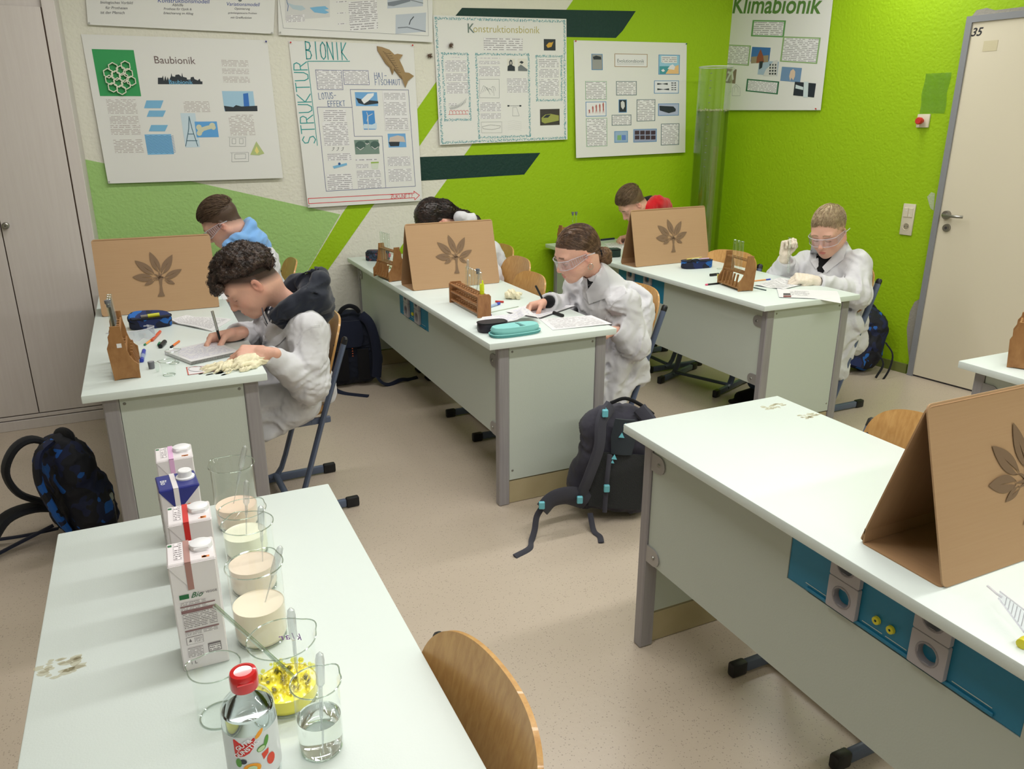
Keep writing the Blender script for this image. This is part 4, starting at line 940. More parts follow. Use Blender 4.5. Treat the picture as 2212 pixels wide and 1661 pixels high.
p.rect('net_photo', *C1(1078, 1003), *C1(1298, 1150), flat('net_photo_blue', (122, 180, 222)))
for i in range(12):
    y = 1015+i*11; p.line('net_mesh', [C1(1082+20*(i/12)+k*21, y+(6 if k % 2 else -3)) for k in range(11)], flat('net_photo_dark', (70, 120, 170)), .0022)
bl = p.rect('bird_photo', *C1(1345, 845), *C1(1492, 1098), flat('photo_palest', (196, 214, 226)))
for pl in ([(1410, 870), (1408, 960), (1385, 1090)], [(1410, 870), (1432, 960), (1475, 1090)], [(1395, 1050), (1470, 1050)], [(1405, 1000), (1440, 1000)]): p.line('tower_drawing', [C1(*q) for q in pl], flat('tower_blue', (60, 100, 120)), .004, .0008)
p.rect('bone_photo', *C1(1450, 908), *C1(1632, 1023), flat('photo_blue', (92, 160, 220)), off=.0004)
bo_ = MB(); Vb = [C1(1485, 945), C1(1480, 1000)]; 
for q, r in ((C1(1483, 950), 6), (C1(1487, 993), 6), (C1(1582, 938), 6.5), (C1(1592, 952), 5), (C1(1500, 970), 6)): p.poly('bone_knob', [(q[0]+r*math.cos(a), q[1]+r*math.sin(a)) for a in [2*PI*i/12 for i in range(12)]], flat('bone', (206, 206, 180)), .0012)
p.line('bone_shaft', [C1(1487, 972), C1(1540, 955), C1(1590, 943)], M['bone'], .022, .0011)
p.rect('city_photo', *C1(1655, 680), *C1(1905, 830), flat('city_sky', (160, 196, 220))); p.poly('tower_print', [C1(1813, 700), C1(1850, 695), C1(1862, 815), C1(1820, 815)], skyd); p.poly('river_bank', [C1(1670, 790), C1(1740, 800), C1(1760, 785), C1(1800, 795), C1(1918, 790), C1(1920, 830), C1(1680, 832)], pdark)
for q in ([(1700, 1020), (1835, 1018), (1835, 1025), (1700, 1027)], [(1716, 1135), (1850, 1132), (1850, 1138), (1716, 1142)]): p.poly('house_roof', [C1(*z) for z in q], plight)
for q in ([(1712, 1025), (1712, 1092), (1830, 1092), (1830, 1025)], [(1730, 1035), (1730, 1072), (1757, 1072), (1757, 1035)], [(1785, 1035), (1785, 1072), (1812, 1072), (1812, 1035)], [(1728, 1140), (1728, 1208), (1852, 1205), (1852, 1138)], [(1750, 1150), (1750, 1185), (1830, 1183), (1830, 1148)]): p.line('house_drawing', [C1(*z) for z in q], pmid, .0015, closed=True)
p.poly('mound_drawing', [C1(1910, 1055), C1(1940, 1100), C1(1970, 1145), C1(1930, 1158), C1(1865, 1155), C1(1885, 1110)], flat('mound_green', (176, 190, 130))); p.poly('mound_core', [C1(1912, 1090), C1(1930, 1130), C1(1915, 1150), C1(1898, 1125)], flat('mound_yellow', (226, 212, 130)), .0006)
# --- top left handwritten
p = Poster('handwritten prosthesis poster cut by the top edge, above the Baubionik poster', (176, -120), (598, -100), (590, 74), (190, 54), lift=.012, pins=((193, 51, PT), (586, 72, PT)))
pen = flat('pen_ink', (80, 80, 86)); penb = flat('pen_blue', (50, 70, 150))
WID = {'biologisches Vorbild': 70, 'für Prothesen': 47, 'ist der Mensch': 52, 'Konstruktionsmodell': 112, 'Abhilfe': 24, 'Prothese für Optik &': 60, 'Erleichterung im Alltag': 64, 'Variationsmodell': 71, 'Optimierung': 33, 'gedankengesteuerte Prothese': 62, 'mit Greiffunktion': 45}
for t, x, y, s_, m_ in (('biologisches Vorbild', 870, 22, .046, pen), ('für Prothesen', 870, 62, .046, pen), ('ist der Mensch', 840, 97, .046, pen), ('Konstruktionsmodell', 1370, 10, .06, penb), ('Abhilfe', 1325, 40, .046, pen), ('Prothese für Optik &', 1325, 70, .046, pen), ('Erleichterung im Alltag', 1330, 102, .046, pen), ('Variationsmodell', 1812, 35, .062, penb), ('Optimierung', 1805, 68, .046, pen), ('gedankengesteuerte Prothese', 1808, 100, .036, pen), ('mit Greiffunktion', 1797, 134, .042, pen)): p.text('handwriting', t, *C1(x, y), s_, m_, .2, w=WID[t])
p.poly('drawing_dot', [C1(1790+14*math.cos(a), 3+12*math.sin(a)) for a in [i*PI/5 for i in range(10)]], pmid)
# --- top middle
p = Poster('landscape poster with insect mouthpart pictures, cut by the top edge', (596, -140), (934, -150), (932, 92), (601, 76), lift=.014, pins=((604, 71, PT),))
p.line('frame_line', [C2(0, -60), C2(38, 212), C2(1118, 270), C2(1112, -60)], pmid, .0015)
p.rect('drawing_card', *C2(48, -40), *C2(385, 130), plight); p.poly('claw_drawing', [C2(235, 60), C2(290, 52), C2(350, 48), C2(377, 70), C2(345, 75), C2(380, 95), C2(350, 105), C2(270, 95)], pbl, .0006); p.poly('fish_drawing', [C2(60, 20), C2(120, 40), C2(180, 45), C2(205, 70), C2(170, 82), C2(110, 70)], flat('pale_drawing', (178, 196, 206)), .0006); p.line('feeler', [C2(58, -20), C2(66, 15), C2(75, 45), C2(70, 85)], tblue, .003, .0007)
p.rect('text_block', *C2(58, 118), *C2(198, 162), M['tx'], 5)
for r in ((433, 10, 510, 20, 1), (525, 15, 735, 90, 6), (530, 100, 740, 175, 6), (535, 180, 742, 218, 3), (440, 95, 500, 104, 1), (445, 175, 505, 184, 1)): p.rect('text_block', *C2(*r[:2]), *C2(*r[2:4]), M['tx'], r[4])
p.rect('insect_photo', *C2(815, -60), *C2(1078, 48), flat('photo_bluegrey', (186, 194, 206))); p.poly('insect_leg', [C2(815, 20), C2(980, -10), C2(985, 12), C2(860, 48), C2(818, 45)], flat('photo_slate', (120, 128, 140)), .0006); p.line('insect_tip', [C2(985, 2), C2(1078, 26)], pmid, .004, .0007)
p.rect('insect_photo', *C2(875, 112), *C2(1098, 238), M['photo_bluegrey']); p.line('insect_stalk', [C2(975, 185), C2(985, 155), C2(1008, 128)], pdark, .005, .0007); p.line('skin_line', [C2(892, 210), C2(960, 205), C2(1095, 238)], M['photo_slate'], .006, .0006)
# --- STRUKTUR BIONIK
p = Poster('tall poster hand lettered STRUKTUR BIONIK with a clay shark', (623, 88), (893, 97), (910, 433), (664, 448), lift=.02, pins=((627, 92, PR), (890, 98, PR), (665, 443, PT), (906, 430, PT)))
p.letters('hand_lettering', 'BIONIK', C2(208, 440), C2(525, 448), teal, .098, .0055)
p.letters('hand_lettering', 'STRUKTUR', C2(283, 1078), C2(212, 450), teal, .082, .0055, gap=.22)
p.line('underline', [C2(222, 458), C2(535, 458)], teal, .0045); p.line('underline', [C2(222, 458), C2(292, 1085)], teal, .004)
p.letters('hand_lettering', 'LOTUS-', C2(303, 742), C2(438, 735), tblue, .037, .0026); p.letters('hand_lettering', 'EFFEKT', C2(370, 795), C2(503, 792), tblue, .032, .0026)
p.letters('hand_lettering', 'HAI-', C2(718, 588), C2(815, 588), tblue, .036, .0026); p.letters('hand_lettering', 'FISCHHAUT', C2(722, 635), C2(915, 635), tblue, .034, .0026, gap=.3)
p.boxed('text_card', *C2(278, 520), *C2(487, 672), bord, 12, 1); p.boxed('text_card', *C2(482, 522), *C2(683, 635), bord, 10, 1)
p.line('frame_line', [C2(292, 800), C2(552, 802), C2(538, 668), C2(972, 672), C2(1020, 1388), C2(356, 1425)], bord, .0028, closed=True); p.line('frame_line', [C2(552, 802), C2(568, 1018), C2(775, 1016), C2(800, 1400)], bord, .0025)
def sheet(x0, y0, x1, y1, off=.0): p.rect('pasted_sheet', *C2(x0, y0), *C2(x1, y1), M['paper'], off=off)
p.rect('plane_photo', *C2(572, 688), *C2(746, 792), sky); p.poly('aeroplane_print', [C2(620, 745), C2(668, 700), C2(715, 695), C2(712, 715), C2(672, 755), C2(640, 775)], flat('plane_white', (226, 230, 234)), .0006); p.poly('wing_print', [C2(580, 730), C2(640, 745), C2(745, 755), C2(748, 772), C2(650, 785), C2(600, 770)], pdark, .0005)
p.rect('turbine_photo', *C2(626, 826), *C2(728, 966), flat('photo_royal', (70, 140, 206))); p.line('turbine_print', [C2(672, 968), C2(668, 872)], plight, .006, .0007); 
for q in ((660, 838), (702, 850), (662, 905)): p.line('turbine_blade', [C2(669, 868), C2(*q)], plight, .004, .0008)
p.poly('cloud_print', [C2(630, 960), C2(640, 925), C2(700, 930), C2(733, 915), C2(735, 962)], skyp, .0005)
p.rect('pasted_sheet', *C2(778, 680), *C2(975, 972), M['paper'], off=.0012)
for r in ((788, 692, 950, 745, 5), (788, 762, 958, 862, 9), (798, 880, 970, 965, 7)): p.rect('text_block', *C2(*r[:2]), *C2(*r[2:4]), M['tx'], r[4], .0016)
p.rect('ship_photo', *C2(815, 998), *C2(955, 1098), sky); p.poly('ship_print', [C2(822, 1060), C2(905, 1052), C2(900, 1090), C2(835, 1092)], pdark, .0006); p.poly('container_print', [C2(832, 1025), C2(890, 1010), C2(935, 1020), C2(948, 1060), C2(910, 1058), C2(825, 1058)], flat('container', (200, 186, 176)), .0007)
p.rect('leaf_photo', *C2(565, 1045), *C2(755, 1148), flat('photo_green_grey', (116, 138, 128)))
for cx_, cy_, r in ((612, 1085, 38), (720, 1082, 35), (662, 1062, 17)): p.poly('droplet_print', [C2(cx_+r*math.cos(a), cy_+r*.85*math.sin(a)) for a in [i*PI/8 for i in range(16)]], flat('droplet', (70, 96, 90)), .0006); p.line('droplet_shine', [C2(cx_-r*.7, cy_+r*.35), C2(cx_, cy_+r*.85), C2(cx_+r*.7, cy_+r*.4)], plight, .004, .0009)
for r in ((335, 820, 510, 905, 6), (328, 912, 530, 1085, 14), (365, 1145, 545, 1195, 4), (360, 1300, 555, 1410, 8), (575, 1185, 735, 1198, 1), (578, 1225, 672, 1252, 3), (583, 1272, 765, 1320, 5), (588, 1335, 770, 1400, 6), (812, 1170, 985, 1235, 7), (818, 1262, 995, 1350, 9)): p.rect('text_block', *C2(*r[:2]), *C2(*r[2:4]), M['tx'], r[4])
p.poly('pot_print', [C2(690, 1210), C2(748, 1208), C2(742, 1260), C2(698, 1262)], flat('pot_white', (206, 214, 200)), .0006); p.poly('pot_lid', [C2(690, 1208), C2(748, 1206), C2(748, 1216), C2(690, 1220)], flat('pot_green', (150, 180, 90)), .0007)
p.poly('ramp_print', [C2(405, 1240), C2(510, 1215), C2(512, 1232), C2(415, 1258)], pbl, .0006); p.poly('ball_print', [C2(455+10*math.cos(a), 1222+10*math.sin(a)) for a in [i*PI/5 for i in range(10)]], tblue, .0008)
for x in (405, 440, 475): p.line('curl_drawing', [C2(x, 1105), C2(x+12, 1100), C2(x+8, 1115), C2(x-4, 1125)], pdark, .002)
ar = [C2(222, 1480), C2(1010, 1440), C2(1008, 1425), C2(1050, 1456), C2(1015, 1490), C2(1013, 1474), C2(226, 1518)]
p.line('red_arrow', ar, rl, .004, closed=True); p.letters('hand_lettering', 'ZUKUNFT?', C2(835, 1480), C2(1005, 1472), rl, .024, .0024)
# clay shark
sh = [C2(738, 345), C2(775, 352), C2(830, 372), C2(868, 408), C2(890, 402), C2(930, 410), C2(905, 448), C2(930, 500), C2(952, 560), C2(1012, 568), C2(968, 605), C2(948, 655), C2(933, 600), C2(905, 575), C2(870, 530), C2(855, 515), C2(852, 560), C2(832, 505), C2(800, 475), C2(770, 425), C2(742, 380)]
V = [p.P(u, v, .0008) for u, v in sh]; b = MB(); n = len(V); c = sum(V, Vector())/n
mid = [c+(q-c)*.72+p.nn*.014 for q in V]; b._add([*V, *[q+p.nn*.006 for q in V], *mid], [(i, (i+1) % n, n+(i+1) % n, n+i) for i in range(n)]+[(n+i, n+(i+1) % n, 2*n+(i+1) % n, 2*n+i) for i in range(n)]+[tuple(range(2*n, 3*n))])
shk = b.build('shark_model', mat('clay_brown', (156, 130, 92), .7, bump=(120, .3)), p.e, sharp=25)
for i in range(9):
    a, b2 = C2(778+i*12, 385+i*16), C2(838+i*9, 400+i*18); p.line('shark_groove', [a, ((a[0]+b2[0])/2, (a[1]+b2[1])/2+3), b2], flat('clay_dark', (104, 84, 56)), .003, .0155)
# --- Konstruktionsbionik
p = Poster('poster headed Konstruktionsbionik with patterned turquoise borders and a thistle head', (935, 33), (1223, 41), (1223, 301), (948, 313), lift=.016, pins=())
def pattern_border(u0, v0, u1, v1, w):
    """hand drawn zigzag border between two pixel corners"""
    a0, b0 = p.st(u0, v0); a1, b1 = p.st(u1, v1); r = random.Random(int(u0)); m = MB(); W_, H_ = p.ex.length, p.ey.length
    cors = [(a0, b0, a1, b0), (a1, b0, a1, b1), (a1, b1, a0, b1), (a0, b1, a0, b0)]
    for (xa, ya, xb, yb) in cors:
        L = math.hypot((xb-xa)*W_, (yb-ya)*H_); N = max(3, int(L/.0085)); dx, dy = (xb-xa)/N, (yb-ya)/N; nx, ny = (-(yb-ya)*H_/L*w/W_, (xb-xa)*W_/L*w/H_)
        for i in range(N):
            for _ in range(2):
                s0, s1 = r.random(), r.random(); q0 = (xa+dx*(i+s0)+nx*r.random(), ya+dy*(i+s0)+ny*r.random()); q1 = (xa+dx*(i+s1)+nx*r.random(), ya+dy*(i+s1)+ny*r.random())
                p.strip(m, [p.at_st(*q0, .0004), p.at_st(*q1, .0004)], .0028)
    o = m.build('patterned_border', tealp, p.e, sharp=0); o['kind'] = 'stuff'
W4 = p.c4
for q in ((936, 34, 1222, 301),): pattern_border(938, 36, 1220, 300, .018)
pattern_border(*C2(1215, 392), *C2(1440, 900), .016); pattern_border(*C2(1468, 395), *C2(1882, 1022), .016); pattern_border(*C2(1918, 410), *C2(2120, 755), .016)
p.text('title', 'K', *C2(1438, 215), .125, flat('title_teal_grey', (110, 126, 120)), offset=.001, w=15); p.text('title', 'onstruktionsbionik', *C2(1708, 222), .0905, gold, offset=-.0006, w=143)
p.boxed('text_card', *C2(1532, 280), *C2(1826, 382), plight, 6, .5)
for r in ((1290, 425, 1360, 432, 1), (1245, 450, 1405, 535, 8), (1250, 548, 1412, 605, 5), (1255, 615, 1418, 698, 7), (1495, 430, 1655, 440, 1), (1497, 455, 1655, 480, 3), (1497, 495, 1655, 570, 7), (1505, 765, 1660, 830, 6), (1508, 848, 1660, 885, 4), (1705, 585, 1858, 635, 5), (1708, 640, 1860, 692, 5), (1945, 440, 2092, 505, 5), (1945, 515, 2092, 580, 6), (1945, 590, 2092, 715, 11), (1270, 770, 1330, 790, 2)): p.rect('text_block', *C2(*r[:2]), *C2(*r[2:4]), M['tx'], r[4])
for x0 in (1708, 1788): p.rect('old_photo', *C2(x0, 438), *C2(x0+(58 if x0 < 1750 else 70), 532), flat('photo_offwhite', (216, 214, 206)))
p.poly('portrait_print', [C2(1710, 530), C2(1712, 495), C2(1725, 485), C2(1722, 462), C2(1732, 446), C2(1745, 452), C2(1748, 475), C2(1745, 488), C2(1765, 498), C2(1766, 531)], pdark, .0006); p.poly('face_print', [C2(1728, 460), C2(1742, 460), C2(1742, 482), C2(1730, 482)], flat('photo_grey', (176, 172, 166)), .0008)
p.poly('glider_print', [C2(1798, 465), C2(1815, 455), C2(1832, 465), C2(1818, 478)], pdark, .0006); p.poly('hill_print', [C2(1790, 500), C2(1810, 482), C2(1835, 500), C2(1858, 518), C2(1858, 532), C2(1790, 530)], pmid, .0006)
p.line('frame_line', [C2(1500, 592), C2(1648, 592), C2(1648, 732), C2(1500, 730)], pmid, .0015, closed=True)
for i in range(7): p.line('wing_drawing', [C2(1508+i*16, 700-i*9), C2(1530+i*14, 640+((i*37) % 30)), C2(1560+i*10, 660+((i*23) % 60))], pmid, .0014)
p.line('frame_line', [C2(1512, 912), C2(1665, 910), C2(1665, 990), C2(1515, 992)], pmid, .0012, closed=True); p.line('glider_plan', [C2(1520, 945), C2(1580, 932), C2(1655, 940), C2(1650, 955), C2(1590, 968), C2(1525, 960)], pdark, .0014, closed=True)
p.line('scale_drawing', [C2(1710, 790), C2(1812, 790)], pdark, .0018); p.line('scale_drawing', [C2(1748, 800), C2(1745, 865), C2(1795, 865), C2(1775, 800)], pmid, .0014, closed=True)
for x in (1716, 1805): p.poly('weight_print', [C2(x-8, 785), C2(x+6, 785), C2(x+6, 796), C2(x-8, 796)], pdark)
for i in range(5): p.line('glider_sketch', [C2(1710, 910+i*15), C2(1750, 900+i*15), C2(1812, 912+i*15)], plight, .0014)
for i in range(6): p.line('hook_drawing', [C2(1277+i*24, 852), C2(1277+i*24, 828), C2(1292+i*24, 824), C2(1296+i*24, 836)], flat('red_pencil', (206, 84, 84)), .0026)
p.line('hook_base', [C2(1268, 855), C2(1415, 852)], M['red_pencil'], .0026)
for i in range(12): p.line('loop_drawing', [C2(1275+i*11, 800-i*i*.35), C2(1284+i*10, 818-i*i*.4), C2(1290+i*10, 790-i*i*.45)], pmid, .0018)
p.rect('leaf_photo', *C2(1983, 292), *C2(2070, 378), pdark); p.poly('golden_leaf', [C2(2000, 340), C2(2020, 318), C2(2045, 318), C2(2055, 310), C2(2040, 350), C2(2012, 358)], flat('leaf_gold', (206, 160, 60)), .0006)
p.rect('car_photo', *C2(1950, 816), *C2(2096, 932), flat('car_dark', (60, 56, 52))); p.poly('car_print', [C2(1960, 880), C2(1990, 855), C2(2030, 850), C2(2090, 862), C2(2090, 900), C2(1985, 922), C2(1962, 910)], flat('car_yellow', (150, 156, 80)), .0006); p.poly('car_glass', [C2(1972, 880), C2(1995, 858), C2(2030, 855), C2(2010, 878)], pdark, .0008)
def thistle(u, v, parent, right=False, off=.012, L=None, n=60):
    c = at(u, v, y=YB-off)-(L or Vector()); b = MB(); r = random.Random(int(u))
    b.lathe([(0, -.01), (.008, -.006), (.011, 0), (.008, .007), (0, .01)], 12, Matrix.Translation(c))
    for _ in range(n):
        d = Vector((r.gauss(0, 1), -abs(r.gauss(0, .6)), r.gauss(0, 1))).normalized(); b.tube([c+d*.008, c+d*r.uniform(.016, .024)], [.0012, .0003], 4)
    return b
M['burr'] = mat('dry_burr', (112, 92, 78), .8)
thistle(974, 98, p.e, L=p.L, off=.02).build('dry_burr', M['burr'], p.e)
e = empty('dry_burr', at(928, 120, y=YB-.012), 0, 'dry brown burr stuck to the wall between two posters', 'burr'); thistle(928, 120, e, L=Vector(e.location)).build('burr_head', M['burr'], e)
# --- Evolutionsbionik
p = Poster('poster headed Evolutionsbionik with many small framed pictures', (1239, 87), (1483, 93), (1476, 329), (1241, 341), lift=.022, pins=((1242, 89, PR), (1481, 95, PG)))
gE = flat('frame_palegreen', (146, 178, 150)); dE = flat('frame_darkteal', (84, 110, 116)); bE = flat('frame_blue', (88, 140, 190)); brE = flat('frame_brown', (170, 146, 120))
p.boxed('title_card', *C3(437, 400), *C3(682, 502), brE, None, 1.5, m=M['paper']); p.text('title', 'Evolutionsbionik', *C3(557, 457), .044, flat('title_slate', (96, 110, 116)), w=58); p.line('underline', [C3(455, 478), C3(655, 478)], M['title_slate'], .0018)
for r in ((215, 606, 375, 745, 10, gE), (447, 606, 598, 712, 8, dE), (218, 883, 375, 1090, 16, gE), (598, 743, 733, 903, 12, dE), (410, 858, 555, 935, 6, dE), (777, 924, 908, 1080, 13, dE)): p.boxed('text_card', *C3(*r[:2]), *C3(*r[2:4]), r[5], r[4], 1.2)
def pic(x0, y0, x1, y1, m): p.boxed('picture', *C3(x0, y0), *C3(x1, y1), bE, None, 1.3, m=m)
pic(264, 402, 348, 524, flat('photo_stone', (150, 152, 150))); p.poly('bird_print', [C3(275, 425), C3(300, 415), C3(335, 425), C3(338, 445), C3(280, 445)], pdark, .0009)
pic(766, 408, 920, 558, flat('comic_sky', (150, 196, 220))); p.poly('comic_sea', [C3(771, 495), C3(850, 495), C3(840, 552), C3(771, 552)], flat('comic_teal', (70, 150, 160)), .0008); p.poly('comic_shore', [C3(845, 510), C3(914, 485), C3(914, 552), C3(815, 552)], flat('comic_sand', (230, 188, 130)), .0009)
p.poly('speech_bubble', [C3(785, 418), C3(902, 420), C3(902, 470), C3(812, 472), C3(785, 466)], M['paper'], .0011); p.rect('speech_text', *C3(792, 424), *C3(898, 466), M['tx'], 3, .0014)
p.poly('comic_figure', [C3(830, 515), C3(850, 490), C3(870, 480), C3(888, 500), C3(880, 522)], M['paper'], .0012); p.poly('comic_figure', [C3(782, 525), C3(800, 515), C3(812, 530), C3(795, 538)], M['paper'], .0012)
pic(730, 602, 912, 698, flat('photo_offwhite2', (222, 224, 230)))
for (x0, y0, x1, y1) in ((752, 620, 830, 634), (752, 660, 840, 674), (858, 615, 892, 625), (858, 632, 892, 641), (858, 650, 892, 658), (858, 666, 892, 674)): p.poly('spindle_print', [C3(x0, y0), C3((x0+x1)/2, (y0+y1)/2-1), C3(x1, y0), C3(x1, y1), C3((x0+x1)/2, (y0+y1)/2+1), C3(x0, y1)], pdark, .0009)
pic(217, 760, 370, 868, M['paper'])
for i, hh in enumerate((36, 62, 74, 80, 90)):
    x = 243+i*26; p.poly('walking_figure', [C3(x-5, 852), C3(x-3, 852-hh*.5), C3(x-6, 852-hh*.8), C3(x, 852-hh), C3(x+6, 852-hh*.85), C3(x+5, 852-hh*.45), C3(x+8, 852), C3(x+2, 852-hh*.35)], flat('figure_red', (176, 100, 96)), .0009)
pic(463, 743, 523, 840, pdark); p.poly('beard_print', [C3(478, 765), C3(492, 752), C3(506, 765), C3(508, 795), C3(494, 818), C3(480, 800)], plight, .0009)
pic(757, 774, 910, 862, flat('photo_lilac', (176, 184, 210))); p.poly('glider_frame', [C3(765, 790), C3(870, 795), C3(888, 815), C3(885, 832), C3(835, 845), C3(768, 825)], pdark, .0009)
pic(428, 980, 528, 1062, flat('photo_ice', (150, 176, 206))); p.poly('map_green', [C3(450, 1010), C3(478, 1008), C3(478, 1045), C3(448, 1045)], flat('map_green', (130, 176, 120)), .0009); p.poly('map_blue', [C3(482, 1008), C3(512, 1008), C3(512, 1045), C3(482, 1045)], flat('map_blue', (96, 130, 200)), .0009)
pic(570, 965, 742, 1057, flat('photo_lilac2', (150, 160, 190)))
for i in range(4):
    for j in range(2): p.rect('small_photo', *C3(580+i*40, 976+j*36), *C3(613+i*40, 1004+j*36), flat('photo_wine', (66, 50, 60)), off=.0006)
# --- Klimabionik on the right wall
p = Poster('poster headed Klimabionik on the right wall beside the corner', (1562, -60), (1808, -72), (1776, 238), (1535, 238), right=True, lift=.016, pins=((1767, 235, PR),))
p.text('title', 'Klimabionik', 1673, 12, .155, flat('title_forest', (86, 128, 60)), .12, offset=.003, w=190)
g1, g2, g3 = flat('frame_green', (96, 152, 88)), flat('frame_sage', (140, 172, 118)), flat('frame_deepgreen', (50, 108, 76))
for r, m_, w_, L_ in (((1478, 150, 1712, 280), g1, 3.2, 7), ((1235, 330, 1452, 492), g2, 2.6, 11), ((1706, 272, 1962, 478), g2, 3, 13), ((1440, 588, 1670, 706), g3, 3, 8)): p.boxed('text_card', *C3(*r[:2]), *C3(*r[2:]), m_, L_, w_)
p.rect('mound_photo', *C3(1476, 350), *C3(1602, 470), flat('photo_skyblue', (60, 110, 170))); p.poly('ground_print', [C3(1470, 425), C3(1600, 412), C3(1598, 464), C3(1468, 474)], flat('photo_straw', (150, 136, 112)), .0006); p.poly('mound_print', [C3(1540, 366), C3(1512, 430), C3(1508, 472), C3(1566, 466), C3(1560, 420)], flat('photo_rust', (140, 80, 58)), .0008)
p.rect('house_photo', *C3(1530, 452), *C3(1665, 568), flat('photo_haze', (160, 180, 200)), off=.0004); p.poly('house_wall', [C3(1560, 568), C3(1580, 520), C3(1610, 490), C3(1640, 455), C3(1668, 448), C3(1664, 566)], plight, .0009)
for i in range(4):
    for j in range(3): x, y = 1606+j*20, 478+i*22; p.rect('window_print', *C3(x+(3-i)*1, y), *C3(x+11, y+14), pdark, off=.0012)
p.poly('dark_print', [C3(1532, 460), C3(1560, 456), C3(1552, 505), C3(1530, 520)], pdark, .0008)
p.rect('bear_photo', *C3(1700, 498), *C3(1836, 616), flat('photo_ocean', (110, 142, 180))); p.poly('bear_print', [C3(1765, 530), C3(1785, 515), C3(1800, 535), C3(1798, 570), C3(1785, 600), C3(1772, 580), C3(1762, 605), C3(1755, 570)], flat('bear_cream', (214, 190, 168)), .0006)
p.rect('glow_photo', *C3(1798, 610), *C3(1942, 728), flat('photo_night', (34, 40, 52)), off=.0004); p.poly('beam_print', [C3(1865, 610), C3(1900, 610), C3(1895, 728), C3(1860, 728)], flat('beam_pale', (200, 214, 220)), .0008); p.poly('beam_print', [C3(1805, 632), C3(1860, 650), C3(1860, 672), C3(1802, 660)], M['beam_pale'], .0009)
p.rect('coral_photo', *C3(1228, 508), *C3(1352, 625), flat('photo_earth', (128, 112, 96))); 
for pl in ([(1240, 520), (1245, 560), (1270, 600), (1262, 622)], [(1290, 600), (1310, 560), (1345, 515)], [(1300, 540), (1330, 550), (1335, 590)]): p.line('tunnel_print', [C3(*q) for q in pl], plight, .016, .0006)
p.line('dome_drawing', [C3(1330, 715), C3(1332, 660), C3(1358, 630), C3(1388, 655), C3(1390, 715)], pmid, .0016, closed=True); p.line('dome_drawing', [C3(1345, 690), C3(1347, 655), C3(1360, 645), C3(1372, 660), C3(1374, 690)], pmid, .0014)
